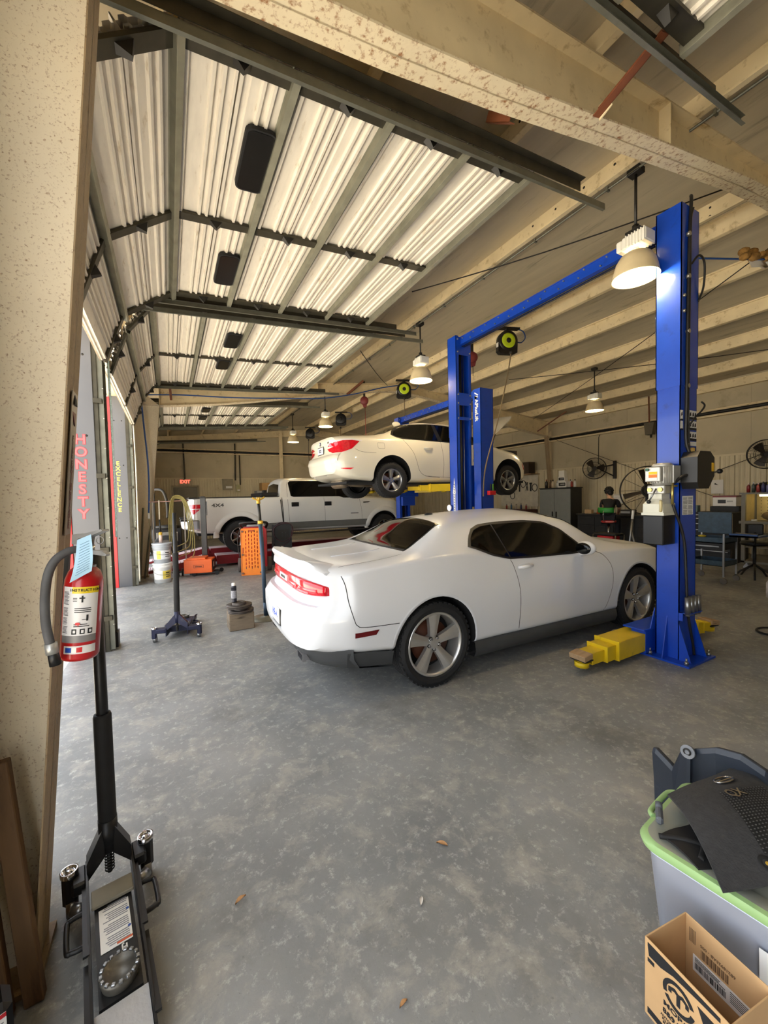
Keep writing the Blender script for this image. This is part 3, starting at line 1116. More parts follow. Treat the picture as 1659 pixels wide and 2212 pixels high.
# stickers on the post
m = MB()
m.box((4.245, 1.9325, 1.395), (4.44, 1.9345, 1.575))
st = m.build('instruction_sticker', stick, lift)
m = MB()
for i in range(22):
    z = 1.56-i*.0075
    for x0, x1 in ((4.255, 4.335), (4.35, 4.43)):
        if i in (3, 9, 15): continue
        m.box((x0, 1.9318, z-.0035), (x1-.02*random.random(), 1.9326, z))
m.build('small_print', mat('grey_print', rgb(120, 120, 118), .7), st)
m = MB()
for zz in (2.30, 2.20, 2.10, 2.05):
    h = .085 if zz > 2.06 else .04
    m.box((4.30, 1.9325, zz), (4.495, 1.9345, zz+h))
m.box((4.203, 1.9325, 2.29), (4.245, 1.9345, 2.375)); m.box((4.203, 1.9325, 2.20), (4.245, 1.9345, 2.275))
st = m.build('warning_sticker', stick, lift)
m = MB()
for zz in (2.30, 2.20, 2.10):
    m.box((4.30, 1.9316, zz), (4.495, 1.9326, zz+.022))
    for x in (4.33, 4.38, 4.43, 4.47):
        m.prism([(x-.015, zz+.03), (x+.015, zz+.035), (x+.008, zz+.07), (x-.01, zz+.06)], 1.9316, 1.9326, 'XZ')
for zz in (2.28, 2.19):
    m.box((4.205, 1.9316, zz), (4.243, 1.9326, zz+.015))
m.prism([(4.21, 2.32), (4.235, 2.33), (4.228, 2.36), (4.215, 2.35)], 1.9316, 1.9326, 'XZ')
m.build('pictogram', ink, st)
# adaptor sleeves on a blue bracket
m = MB()
m.box((4.19, 1.84, .475), (4.42, 1.935, .483)); m.box((4.19, 1.90, .40), (4.198, 1.935, .483))
br = m.build('adaptor_bracket', blue, lift)
for i in range(4):
    m = MB()
    x = 4.20+i*.066
    m.lathe([(.0, .47), (.024, .47), (.024, .63), (.022, .63), (.022, .60), (0, .60)], 20, 'Z', (x, 1.865, 0))
    m.lathe([(.010, .46), (.018, .455), (.018, .47)], 14, 'Z', (x, 1.865, 0))
    m.build('adaptor_sleeve', steel, br)
# hoses and cables on the -Y face
hose = mat('hydraulic_hose', rgb(34, 32, 30), .5, var=.2)
m = MB()
m.tube(spline([(4.40, 1.95, 4.38), (4.34, 1.92, 4.30), (4.305, 1.915, 4.0), (4.29, 1.915, 3.6), (4.275, 1.915, 3.0), (4.27, 1.915, 2.5), (4.262, 1.915, 2.12), (4.29, 1.90, 1.98), (4.31, 1.87, 1.86), (4.28, 1.86, 1.78), (4.18, 1.90, 1.76), (4.11, 1.94, 1.70)], 8), .014, 8)
m.tube(spline([(4.10, 1.945, 1.50), (4.12, 1.93, 1.42), (4.19, 1.915, 1.27), (4.24, 1.91, 1.1), (4.27, 1.91, .8), (4.31, 1.91, .45), (4.40, 1.91, .15), (4.43, 1.91, .03)], 8), .012, 8)
m.build('hydraulic_hose', hose, lift)
m = MB()
m.tube(spline([(4.52, 2.1, 4.20), (4.44, 1.95, 4.28), (4.315, 1.91, 4.1), (4.31, 1.912, 3.6), (4.30, 1.912, 3.0), (4.293, 1.912, 2.5), (4.30, 1.91, 2.2), (4.29, 1.90, 2.0)], 8), .008, 6)
m.tube(spline([(4.33, 1.91, 3.72), (4.40, 1.88, 3.80), (4.50, 1.88, 3.75), (4.53, 1.90, 3.55), (4.50, 1.93, 3.42)], 8), .009, 6)
m.tube(spline([(4.27, 1.91, 2.2), (4.32, 1.87, 2.30), (4.42, 1.86, 2.37), (4.50, 1.87, 2.43), (4.51, 1.90, 2.47)], 8), .008, 6)
m.build('control_cable', hose, lift)
m = MB()
for z in (3.98, 3.6, 3.1, 2.6, 2.05):
    m.cyl((4.285, 1.93, z), (4.285, 1.90, z), .02, n=10)
for z in (3.28, 3.42):
    m.sphere((4.235, 1.925, z), .017, 10, 8)
    m.sphere((4.515, 1.95, z-.03), .014, 8, 6)
m.build('hose_clip', bolt, lift, stuff=True)
m = MB(); m.cyl((4.36, 1.91, 2.02), (4.335, 1.90, 1.95), .024); m.cyl((4.33, 1.9, 1.955), (4.325, 1.895, 1.93), .028)
m.build('plug', mat('tan_plug', rgb(214, 176, 96), .5), lift)
# white arrow sticker and mirror on far post
m = MB()
m.prism([(5.285, 1.30), (5.225, 1.30), (5.255, 1.26)], 4.1955, 4.1985, 'YZ')
m.box((4.1955, 5.232, 1.30), (4.1985, 5.278, 1.66))
m.prism([(5.29, 1.66), (5.22, 1.66), (5.255, 1.92)], 4.1955, 4.1985, 'YZ')
ar = m.build('arrow_sticker', stick, lift)
m = MB()
for i in range(12):
    z = 1.33+i*.042
    m.box((4.1945, 5.243, z), (4.1957, 5.252, z+.022)); m.box((4.1945, 5.258, z+.01), (4.1957, 5.267, z+.03))
m.build('arrow_print', ink, ar)
m = MB()
m.cyl((4.19, 5.36, 1.42), (4.16, 5.36, 1.42), .052, n=24)
m.build('round_gauge', chrome, lift)

# second lift, carrying the sedan
HB = 3.62
lift2 = thing('two_post_lift', 'blue two-post lift behind, holding the cream white sedan up in the air', 'car lift', (0, 0, 0))
post('near_post', (5.16, 5.86, 0), 1, HB, lift2)
post('far_post', (5.16, 8.64, 0), -1, HB, lift2)
beam(lift2, 5.28, 5.75, 8.75, HB-.06)
for k, y in ((1, 6.0), (-1, 8.50)):
    m = MB(); m.box((5.02, y-.07, 1.62), (5.58, y+.07, 1.86), .006); m.box((5.12, y-.06, 1.4), (5.48, y+.02, 2.2))
    m.build('carriage', blue, lift2)
for a, b in (((5.1, 6.06), (3.98, 6.55)), ((5.5, 6.06), (6.0, 6.6)), ((5.1, 8.44), (3.98, 7.95)), ((5.5, 8.44), (6.0, 7.9))):
    A = liftarm(lift2, [a, b], .055, .10, .14)
    A.location.z = 1.66
text('APlusLift', .115, frame((5.148, 5.755, 3.22), (0, 0, -1), (0, -1, 0)), stick, 'lettering', lift2, .001, .003)
m = MB()
for k in (0, 1, 2):
    o = k*.035
    m.prism([(5.80-.0, 3.49-o*0-.0+k*.0), (5.80, 3.475), (5.71, 3.475+.0), (5.71, 3.49)], 5.147, 5.149, 'YZ') if False else None
for z0, z1, z2 in ((3.50, 3.46, 3.42), (3.56, 3.50, 3.44)):
    m.prism([(5.80, z0), (5.80, z0-.022), (5.725, z1-.011), (5.80, z2+.022), (5.80, z2), (5.70, z1)], 5.1455, 5.148, 'YZ')
m.build('lift_emblem', stick, lift2)
m = MB(); m.box((5.28, 5.56, 1.62), (5.43, 5.645, 1.70), .005)
tr = m.build('tool_holder', mat('red_plastic', rgb(206, 30, 36), .4), lift2)
m = MB(); m.cyl((5.39, 5.60, 1.68), (5.39, 5.60, 1.83), .012)
tag(m.build('screwdriver', mat('green_handle', rgb(110, 190, 50), .4)), 'green handled screwdriver standing in the red holder on the blue post', 'screwdriver')
m = MB(); m.cyl((5.34, 5.60, 1.68), (5.335, 5.60, 1.83), .011)
tag(m.build('screwdriver', black), 'black handled screwdriver in the red holder on the blue post', 'screwdriver')

# chrome dish resting on the yellow arm
m = MB(); m.lathe([(0, .004), (.075, .006), (.085, .022), (.092, .022), (.08, 0), (0, 0)], 32, 'Z', (4.02, 2.37, .172))
tag(m.build('steel_dish', chrome), 'shiny round steel dish resting on the yellow lift arm beside the blue post', 'dish')
# ------------------------------------------------------------------ cars
def paint(name, c, dirt=None):
    return mat(name, c, 0.32, var=0.015, scale=2, coat=0.6, stain=dirt, amount=0.2, sscale=5)
glassm = mat('tinted_glass', rgb(6, 7, 8), 0.05, var=0.1, spec=0.35)
gapm = mat('shut_line', rgb(40, 40, 42), 0.8)
archm = mat('wheel_well', rgb(14, 14, 15), 0.85, var=0.2)
sillm = mat('sill_grey', rgb(62, 64, 66), 0.5, var=0.15)
tyre = mat('tyre_rubber', rgb(26, 26, 27), 0.72, var=0.2, scale=9)
redlamp = mat('red_lamp', rgb(200, 20, 36), 0.12, var=0.18, scale=30, coat=.5)
redlamp2 = mat('red_lamp_bright', rgb(236, 60, 70), 0.12, var=0.1, scale=30, coat=.5)
clearlamp = mat('clear_lamp', rgb(226, 222, 224), 0.12, var=0.05)
rustd = mat('brake_rust', rgb(88, 50, 32), 0.6, .4, var=.2)

def rounded(pts, rad, ns=5, nl=3):
    """polyline with rounded corners, constant number of samples"""
    n = len(pts)
    out = [V((pts[0][0], pts[0][1]))]
    prev = V(pts[0])
    for i in range(1, n):
        p = V(pts[i])
        if i < n-1:
            a, b = V(pts[i-1]), V(pts[i+1])
            r = min(rad[i], (a-p).length*.45, (b-p).length*.45)
            s = p+(a-p).normalized()*r
            e = p+(b-p).normalized()*r
        else:
            s = e = p
        for k in range(1, nl+1):
            out.append(prev+(s-prev)*(k/nl))
        if i < n-1:
            for k in range(1, ns+1):
                t = k/ns
                out.append(s*(1-t)**2+p*(2*t*(1-t))+e*t*t)
        prev = e
    return out

class Car:
    """local x: 0 rear bumper -> L nose; y: + left flank, - right flank; z up"""
    def __init__(s, keys, cols, rearx, frontx, L, plan=None):
        s.plan = plan or (lambda y: .28*max(0, abs(y)/.95-.35)**2)
        # cols: dict name -> list of values at keys
        s.f = {k: pchip(keys, v) for k, v in cols.items()}
        s.rearx, s.frontx, s.L = rearx, frontx, L
    def half(s, x):
        g = {k: f(x) for k, f in s.f.items()}
        pts = [(0, g['zb']), (g['wr']-.10, g['zb']), (g['wr'], g['zb']+.05), (g['wm'], g['zm']), (g['ws'], g['zs']), (g['wt'], g['zt']), (g['wt']*.5, g['zt']+(g['ztop']-g['zt'])*.8), (0, g['ztop'])]
        rad = [0, .05, .04, .22, g.get('rs', .05), g.get('rt', .09), .3, 0]
        return rounded(pts, rad)
    def body(s, name, material, parent, wheels, arch_r, arch_w=.34, arch_in=None, step=.05, cuts=(), wellmat=None):
        xs = []
        n = int(s.L/step)
        for i in range(n+1):
            xs.append(s.L*i/n)
        rows = []
        for x in xs:
            h = s.half(x)
            ring = [(p.x, p.y) for p in h]+[(-p.x, p.y) for p in reversed(h[1:-1])]
            rows.append([(x, y, z) for y, z in ring])
        m = MB()
        def warp(p):
            x, y, z = p
            wy = abs(y)/.95
            if x < .6:
                k = (1-x/.6)**1.5
                x += k*(s.rearx(z)+s.plan(y))
            if x > s.L-.6:
                k = (1-(s.L-x)/.6)**1.5
                x -= k*(s.frontx(z)+.42*max(0, wy-.2)**2)
            return (x, y, z)
        m.grid([[warp(p) for p in r] for r in rows], True, True)
        # end caps as grids across the width
        for x, flip in ((0.0, 0), (s.L, 1)):
            h = s.half(x)
            nc = 22
            R2 = []
            for p in h:
                R2.append([warp((x, p.x*(1-2*c/nc), p.y)) for c in range(nc+1)])
            m.grid(R2, True)
        me = m.mesh(name, [material, wellmat or archm])
        o = bpy.data.objects.new(name, me)
        COL.objects.link(o)
        s.bvh = None
        # keep a projector from the uncut skin
        bm = bmesh.new(); bm.from_mesh(me); s.bvh = BVHTree.FromBMesh(bm); bm.free()
        # cut the wheel wells and recesses
        cm = MB(); cm.cur = 1
        for (wx, wz) in wheels:
            for sy in (-1, 1):
                y0 = sy*(arch_in if arch_in else .62)
                cm.cyl((wx, y0, wz), (wx, sy*1.3, wz), arch_r, n=48, smooth=True)
        for fn in cuts:
            fn(cm)
        cme = cm.mesh('cutter', [material, wellmat or archm])
        co = bpy.data.objects.new('cutter', cme)
        COL.objects.link(co)
        md = o.modifiers.new('b', 'BOOLEAN')
        md.operation = 'DIFFERENCE'; md.solver = 'EXACT'; md.object = co; md.use_self = True
        dg = bpy.context.evaluated_depsgraph_get()
        nm = bpy.data.meshes.new_from_object(o.evaluated_get(dg), depsgraph=dg)
        if len(nm.polygons) > 100:
            o.modifiers.clear()
            o.data = nm
        else:
            print('BOOLEAN FAILED', name); o.modifiers.clear()
        bpy.data.objects.remove(co)
        nm.name = name
        nm.set_sharp_from_angle(angle=R(28))
        for p in nm.polygons: p.use_smooth = True
        o.parent = parent
        s.obj = o
        return o
    def hit(s, org, d, off):
        h = s.bvh.ray_cast(V(org), V(d).normalized())
        if h[0] is None: return None
        n = h[1]
        if n.dot(V(d)) > 0: n = -n
        return h[0]+n*off
    def patch(s, name, material, parent, top, bot, side=-1, off=.004, n=24, rows=8, axis='side', thick=.003):
        """quad patch between two curves (in x,z for side; y,x for top; y,z for rear), projected onto the skin"""
        def samp(c, t):
            L = [0]
            for i in range(len(c)-1): L.append(L[-1]+math.dist(c[i], c[i+1]))
            q = t*L[-1]
            for i in range(len(c)-1):
                if q <= L[i+1]+1e-9:
                    u = (q-L[i])/max(1e-9, L[i+1]-L[i])
                    return (c[i][0]+(c[i+1][0]-c[i][0])*u, c[i][1]+(c[i+1][1]-c[i][1])*u)
            return c[-1]
        G = []
        for j in range(rows+1):
            row = []
            for i in range(n+1):
                a, b = samp(top, i/n), samp(bot, i/n)
                u = j/rows
                p = (a[0]+(b[0]-a[0])*u, a[1]+(b[1]-a[1])*u)
                if axis == 'side': h = s.hit((p[0], side*2, p[1]), (0, -side, 0), off)
                elif axis == 'top': h = s.hit((p[0], p[1], 4), (0, 0, -1), off)
                elif axis == 'rear': h = s.hit((-2, p[0], p[1]), (1, 0, 0), off)
                elif axis == 'rearglass': h = s.hit((p[0]-2*.6, p[1], 4-2*.8+0), (0, 0, -1), off)
                elif axis == 'front': h = s.hit((9, p[0], p[1]), (-1, 0, 0), off)
                row.append(h)
            G.append(row)
        # fill misses from neighbours
        for r in G:
            for i in range(len(r)):
                if r[i] is None:
                    c = [r[k] for k in range(len(r)) if r[k] is not None]
                    r[i] = min(c, key=lambda q: 0) if c else V((0, 0, 0))
        m = MB()
        m.grid(G, True)
        # thin rim back to the skin
        ring = [G[0][i] for i in range(n+1)]+[G[j][n] for j in range(1, rows+1)]+[G[rows][i] for i in range(n-1, -1, -1)]+[G[j][0] for j in range(rows-1, 0, -1)]
        dirs = {'side': V((0, -side, 0)), 'top': V((0, 0, -1)), 'rear': V((1, 0, 0)), 'rearglass': V((0, 0, -1)), 'front': V((-1, 0, 0))}[axis]
        if thick > 0:
            m.grid([ring, [p+dirs*(off+thick) for p in ring]], False, True)
        return m.build(name, material, parent, sharp=35)
    def line(s, name, material, parent, pts, side=-1, w=.004, off=.0008, axis='side', n=6):
        """thin shut line along a curve on the skin"""
        P = spline([V((a, b, 0)) for a, b in pts], n)
        L, Rr = [], []
        for i, p in enumerate(P):
            t = (P[min(i+1, len(P)-1)]-P[max(i-1, 0)])
            if t.length < 1e-9: continue
            t.normalize()
            q = V((-t.y, t.x, 0))*w*.5
            hh = []
            for a in (p+q, p-q):
                if axis == 'side': hh.append(s.hit((a.x, side*2, a.y), (0, -side, 0), off))
                elif axis == 'top': hh.append(s.hit((a.x, a.y, 4), (0, 0, -1), off))
                else: hh.append(s.hit((-2, a.x, a.y), (1, 0, 0), off))
            if None in hh: continue
            L.append(hh[0]); Rr.append(hh[1])
        if len(L) < 2: return None
        m = MB(); m.grid([L, Rr], False)
        return m.build(name, material, parent, recalc=False)

def wheel(name, parent, c, r, w, rr, spokes, rimmat, side=-1, twist=0.0, hubcol=None, phase=PI/2, blocky=False):
    """tyre, alloy rim, spokes, brake disc; outer face towards side*y"""
    o = V(c)
    f = side
    m = MB()
    hw = w/2
    prof = [(rr-.005, hw*.80), (rr+.012, hw*.96), ((r+rr)/2, hw*1.02), (r-.030, hw*.97), (r-.010, hw*.88), (r-.002, hw*.74)]
    g = .008
    for k in (.52, .18):
        prof += [(r, hw*k+.006), (r-g, hw*k+.004), (r-g, hw*k-.004), (r, hw*k-.006)]
    full = prof+[(a, -b) for a, b in reversed(prof)]
    m.lathe([(a, f*b) for a, b in full], 64, 'Y', tuple(o), True)
    t = m.build(name, tyre, parent, sharp=30)
    # tread blocks on the shoulders
    m = MB()
    N = 44
    for i in range(N):
        a = 2*PI*i/N
        for s2 in (1, -1):
            q = M.Translation(o) @ M.Rotation(-a, 4, 'Y')
            m.m = q
            y0, y1 = sorted((s2*hw*.60, s2*hw*(.93 if not blocky else 1.0)))
            m.box((r-.014, y0, -r*PI/N*.62), (r+.001, y1, r*PI/N*.62), .003)
    m.build('tread_blocks', tyre, t)
    # rim barrel
    m = MB()
    of = hw*.86
    m.lathe([(rr, f*of), (rr-.004, f*(of+.006)), (rr-.018, f*(of+.004)), (rr-.026, f*(of-.02)), (rr-.034, f*(of-.06)), (rr-.040, -f*hw*.8)], 64, 'Y', tuple(o))
    rim = m.build('rim', rimmat, t)
    # spokes: wedge shaped, wider at the rim
    m = MB()
    for k in range(spokes):
        a = phase+2*PI*k/spokes
        m.m = M.Translation(o) @ M.Rotation(-a, 4, 'Y')
        w0, w1 = rr*.13, rr*.25 if spokes == 5 else rr*.16
        if spokes > 5: w0 = rr*.09
        yo, yi = of-.006, of-.075
        hubd = of-.034
        rows = []
        for u in [i/6 for i in range(7)]:
            rad = rr*.16+(rr*.94-rr*.16)*u
            ww = w0+(w1-w0)*u**1.6
            tw = twist*u*u
            ridge = hubd+(yo-hubd)*u**.8
            rows.append([(rad, f*(ridge-.045), -ww+tw), (rad, f*(ridge-.010), -ww*.96+tw), (rad, f*(ridge+.004), -ww*.18+tw), (rad, f*(ridge+.004), ww*.10+tw), (rad, f*(ridge-.006), ww*.96+tw), (rad, f*(ridge-.045), ww+tw)])
        m.grid(rows, False)
    m.build('spokes', rimmat, t, weld=False)
    m = MB()
    m.lathe([(0, f*(of-.026)), (rr*.12, f*(of-.026)), (rr*.22, f*(of-.034)), (rr*.25, f*(of-.06)), (rr*.25, f*(of-.10))], 40, 'Y', tuple(o))
    m.build('hub', rimmat, t)
    m = MB()
    for k in range(5):
        a = phase+PI/5+2*PI*k/5
        p = o+V((rr*.19*math.cos(a), 0, rr*.19*math.sin(a)))
        m.cyl(p+V((0, f*(of-.045), 0)), p+V((0, f*(of-.016), 0)), .011, n=8)
    m.build('lug_nut', chrome, t)
    m = MB()
    for k in range(5):
        a = phase+PI/5+2*PI*k/5
        p = o+V((rr*.19*math.cos(a), 0, rr*.19*math.sin(a)))
        m.cyl(p+V((0, f*(of-.040), 0)), p+V((0, f*(of-.029), 0)), .017, n=12)
    m.build('lug_seat', darkm, t)
    m = MB()
    m.lathe([(0, f*(of-.095)), (rr*.68, f*(of-.095)), (rr*.68, f*(of-.125)), (0, f*(of-.125))], 40, 'Y', tuple(o))
    m.build('brake_disc', rustd if hubcol is None else hubcol, t)
    m = MB()
    m.lathe([(0, -f*hw*.3), (rr*.9, -f*hw*.3), (rr*.9, -f*hw*.5)], 32, 'Y', tuple(o))
    m.build('wheel_back', archm, t)
    return t

# ---- white coupe
def coupe():
    t = thing('coupe', 'white two-door coupe with red full width tail light and dark windows parked on the floor', 'car', (0.81, 3.662, 0), R(-1.2))
    pw = paint('coupe_white', rgb(222, 224, 228))
    K = [0, .12, .35, .8, 1.02, 1.25, 1.5, 2.0, 2.6, 3.1, 3.6, 4.08, 4.5, 4.85, 5.02]
    C = dict(
        zb=[.45, .43, .405, .36, .30, .28, .27, .265, .26, .26, .26, .27, .26, .24, .26],
        wr=[.82, .88, .92, .935, .94, .935, .925, .915, .915, .915, .92, .935, .925, .87, .74],
        wm=[.86, .92, .95, .9615, .965, .965, .955, .948, .940, .938, .943, .957, .945, .90, .78],
        zm=[.66, .67, .68, .70, .72, .72, .70, .68, .67, .67, .67, .67, .66, .62, .58],
        zs=[1.01, 1.03, 1.05, 1.085, 1.10, 1.11, 1.10, 1.03, .985, .965, .955, .955, .925, .86, .80],
        ws=[.79, .85, .89, .90, .90, .895, .885, .862, .862, .87, .875, .88, .87, .80, .66],
        zt=[1.06, 1.075, 1.09, 1.11, 1.135, 1.225, 1.33, 1.375, 1.395, 1.335, 1.09, .995, .965, .89, .815],
        wt=[.71, .75, .77, .77, .76, .69, .615, .59, .585, .61, .71, .76, .74, .66, .52],
        ztop=[1.07, 1.085, 1.10, 1.12, 1.155, 1.265, 1.39, 1.443, 1.463, 1.40, 1.14, 1.025, .995, .915, .83],
        rs=[.022]*15, rt=[.05, .05, .05, .05, .06, .07, .09, .10, .10, .09, .08, .08, .08, .08, .08])
    rear = pchip([.30, .40, .52, .62, .70, .77, .84, .92, 1.0, 1.1], [.09, .045, .008, .0, .0, .05, .09, .10, .095, .12])
    plan = lambda y: .36*(abs(y)/.95)**4.5
    front = pchip([.2, .4, .6, .8, 1.0], [.10, .02, .0, .04, .16])
    car = Car(K, C, rear, front, 5.02, plan)
    wx = [(1.165, .364), (4.06, .364)]
    # recessed tail light tray
    def tray(cm):
        cm.cur = 0
        P = [(-.73, 1.0), (.73, 1.0), (.79, .975), (.805, .90), (.795, .82), (.74, .785), (-.74, .785), (-.795, .82), (-.805, .90), (-.79, .975)]
        cm.prism(P, -.5, .42, 'YZ')
        cm.cur = 1
    def plate(cm):
        cm.cur = 0
        cm.prism([(-.30, .685), (.30, .685), (.24, .50), (-.24, .50)], -.5, .035, 'YZ')
        cm.cur = 1
    body = car.body('body', pw, t, wx, .418, arch_in=.60, step=.045, cuts=(tray, plate))
    # wheels
    rimm = mat('polished_alloy', rgb(206, 204, 200), .3, .75, var=.08)
    for x, z in wx:
        for sd in (-1, 1):
            wheel('wheel', t, (x, sd*.805, z), .364, .245, .276, 5, rimm, sd, twist=0.0)
    for sd in (-1, 1):
        # side glass: door window and quarter window
        top = [(1.60, 1.15), (1.68, 1.23), (1.77, 1.30), (1.88, 1.333), (2.1, 1.348), (2.5, 1.350), (2.78, 1.32), (2.98, 1.235), (3.12, 1.105), (3.22, 1.0)]
        bot = [(1.60, 1.15), (1.68, 1.125), (1.85, 1.055), (2.06, 1.005), (2.4, .990), (2.9, .978), (3.1, .976), (3.22, .985)]
        car.patch('window_trim', black, t, top, bot, sd, .005, 40, 12)
        top2 = [(1.64, 1.152), (1.70, 1.222), (1.79, 1.285), (1.90, 1.313), (2.03, 1.322)]
        bot2 = [(1.64, 1.152), (1.72, 1.128), (1.87, 1.070), (2.06, 1.024)]
        car.patch('quarter_glass', glassm, t, top2, bot2, sd, .009, 16, 10)
        top3 = [(2.05, 1.324), (2.5, 1.326), (2.76, 1.298), (2.96, 1.216), (3.09, 1.095), (3.16, 1.01)]
        bot3 = [(2.08, 1.022), (2.5, 1.006), (2.9, .996), (3.08, .994), (3.16, .998)]
        car.patch('side_glass', glassm, t, top3, bot3, sd, .009, 34, 10)
        # door skin outline, fender line, quarter/bumper line
        car.line('shut_line', gapm, t, [(2.07, 1.0), (2.10, .93), (2.13, .75), (2.13, .50), (2.12, .285)], sd, .006)
        car.line('shut_line', gapm, t, [(3.30, .985), (3.45, .93), (3.555, .80), (3.545, .60), (3.47, .40), (3.37, .275)], sd, .006)
        car.line('shut_line', gapm, t, [(2.12, .285), (2.8, .275), (3.37, .278)], sd, .005)
        car.line('shut_line', gapm, t, [(.345, 1.03), (.37, .95), (.385, .82), (.41, .70), (.435, .655), (.50, .635), (.79, .622)], sd, .006)
        # crease highlight strip low on the flank is part of the skin; sill below
        m = MB()
        rows = []
        for i in range(12):
            x = 1.585+(3.64-1.585)*i/11
            rows.append([(x, sd*.89, .31), (x, sd*.915, .295), (x, sd*.925, .22), (x, sd*.90, .165), (x, sd*.82, .16)])
        m.grid(rows, True)
        m.build('sill', sillm, t)
        # side marker, handle
        car.patch('side_marker', mat('dark_red_marker', rgb(96, 14, 18), .15), t, [(.415, .600), (.61, .602)], [(.415, .562), (.585, .566)], sd, .006, 8, 3)
        m = MB()
        yb = car.hit((2.25, sd*2, .92), (0, -sd, 0), 0).y
        m.tube([(2.155, yb+sd*.002, .918), (2.18, yb+sd*.028, .922), (2.25, yb+sd*.034, .926), (2.32, yb+sd*.026, .928), (2.345, yb+sd*.0, .928)], [.012, .017, .018, .016, .012], 10)
        m.build('door_handle', pw, t)
        m = MB(); m.sphere((2.25, yb-sd*.004, .924), 1, 16, 8, .09, .008, .033); m.build('handle_cup', mat('cup_shade', rgb(214, 216, 220), .35), t)
        # mirror
        m = MB()
        m.sphere((3.02, sd*.985, 1.05), 1, 20, 12, .072, .105, .074)
        m.build('mirror_shell', pw, t)
        m = MB(); m.tube([(3.10, sd*.86, .975), (3.08, sd*.90, .985), (3.06, sd*.95, 1.0)], [.035, .028, .03], 10); m.build('mirror_stalk', pw, t)
        m = MB(); m.sphere((2.962, sd*.99, 1.05), 1, 20, 12, .022, .088, .060); m.build('mirror_glass', glassm, t)
        # rear arch lip
        for (cx, cz) in wx:
            L1, L2 = [], []
            for i in range(33):
                a = R(-6+182*i/32)
                for rad, LL2 in ((.42, L1), (.445, L2)):
                    px, pz = cx+rad*math.cos(a), cz+rad*math.sin(a)
                    h = car.hit((px, sd*2, pz), (0, -sd, 0), .008 if rad < .43 else .0005)
                    LL2.append(h if h is not None else V((px, sd*.93, pz)))
            m = MB()
            L0 = [p-V((0, sd*.05, 0)) for p in L1]
            m.grid([L0, L1, L2], True)
            m.build('arch_lip', pw, t)
    # rear window
    def rg(y0, xa, xb):
        return
    car.patch('rear_window_trim', black, t, [(1.02, -.63), (1.0, -.3), (.99, 0), (1.0, .3), (1.02, .63)], [(1.50, -.50), (1.515, -.25), (1.52, 0), (1.515, .25), (1.50, .50)], axis='top', off=.004, n=24, rows=16)
    car.patch('rear_window', glassm, t, [(1.045, -.61), (1.02, -.3), (1.01, 0), (1.02, .3), (1.045, .61)], [(1.485, -.485), (1.50, -.25), (1.505, 0), (1.50, .25), (1.485, .485)], axis='top', off=.008, n=24, rows=16)
    car.patch('windscreen', glassm, t, [(2.93, -.54), (2.90, 0), (2.93, .54)], [(3.48, -.62), (3.58, 0), (3.48, .62)], axis='top', off=.006, n=20, rows=12)
    # boot lid shut lines
    for sd in (-1, 1):
        car.line('shut_line', gapm, t, [(.97, sd*.69), (.6, sd*.745), (.36, sd*.75)], axis='top', w=.006)
        car.line('shut_line', gapm, t, [(3.72, sd*.70), (4.2, sd*.74), (4.8, sd*.64)], axis='top', w=.006)
        m = MB()
        pp = []
        for i in range(8):
            x = .95-.07*i
            pp.append(car.hit((x, sd*.3, 4), (0, 0, -1), .001))
        m.tube([p for p in pp if p], .006, 6)
        m.build('deck_crease', pw, t)
    # spoiler
    m = MB()
    rows = []
    for i in range(25):
        u = -1+2*i/24
        y = u*.775
        taper = max(0, (abs(u)-.80)/.20)
        z0 = 1.07-.025*taper
        h = .062*(1-taper*.85)
        x0 = .085+.36*(abs(y)/.95)**4.5
        rows.append([(x0+.02, y, z0-.012), (x0-.005, y, z0+h*.62), (x0+.012, y, z0+h), (x0+.05, y, z0+h*.96), (x0+.23, y, z0+.022), (x0+.27, y, z0+.018), (x0+.2, y, z0-.02)])
    m.grid(rows, True, True)
    m.add(rows[0], [tuple(range(7))]); m.add(rows[-1], [tuple(range(7))[::-1]])
    m.build('spoiler', pw, t, sharp=40)
    # tail light: red lens with darker cells, light grey tray, badge block
    trayb = mat('tail_tray_grey', rgb(196, 196, 204), .3, var=.02)
    m = MB()
    def lensx(y): return .14+.36*(abs(y)/.95)**4.5
    def band(m, y0, y1, z0f, z1f, off, n=24):
        rows = []
        for i in range(n+1):
            y = y0+(y1-y0)*i/n
            x = lensx(y)-off
            rows.append([(x+.03, y, z1f(y)), (x+.004, y, z1f(y)), (x, y, z1f(y)-.008), (x-.004, y, (z0f(y)+z1f(y))/2), (x, y, z0f(y)+.008), (x+.004, y, z0f(y)), (x+.03, y, z0f(y))])
        m.grid(rows, True)
        m.add(rows[0], [tuple(range(7))]); m.add(rows[-1], [tuple(range(7))[::-1]])
    zlo = lambda y: .855+.012*(abs(y)/.74)**6
    zhi = lambda y: .972-.03*(abs(y)/.74)**6
    band(m, -.765, .765, zlo, zhi, .03, 40)
    tl = m.build('tail_light', redlamp, t)
    m = MB()
    for a, b in ((-.70, -.42), (-.40, -.14), (.14, .40), (.42, .70)):
        band(m, a, b, lambda y: .878, lambda y: .917, .036, 8)
    m.build('light_cell', redlamp2, tl, split=True)
    m = MB(); band(m, -.60, -.40, lambda y: .868, lambda y: .882, .037, 6); band(m, -.3, -.12, lambda y: .866, lambda y: .878, .037, 6); m.build('reflector_strip', mat('pale_reflector', rgb(236, 170, 176), .2), tl)
    m = MB(); m.box((.094, -.13, .892), (.125, .13, .944), .004)
    m.build('badge_block', clearlamp, tl)
    text('D O D G E', .034, frame((.0925, 0, .918), (0, -1, 0), (0, 0, 1)), darkm, 'badge_letters', tl, .001, .001)
    m = MB()
    rows = []
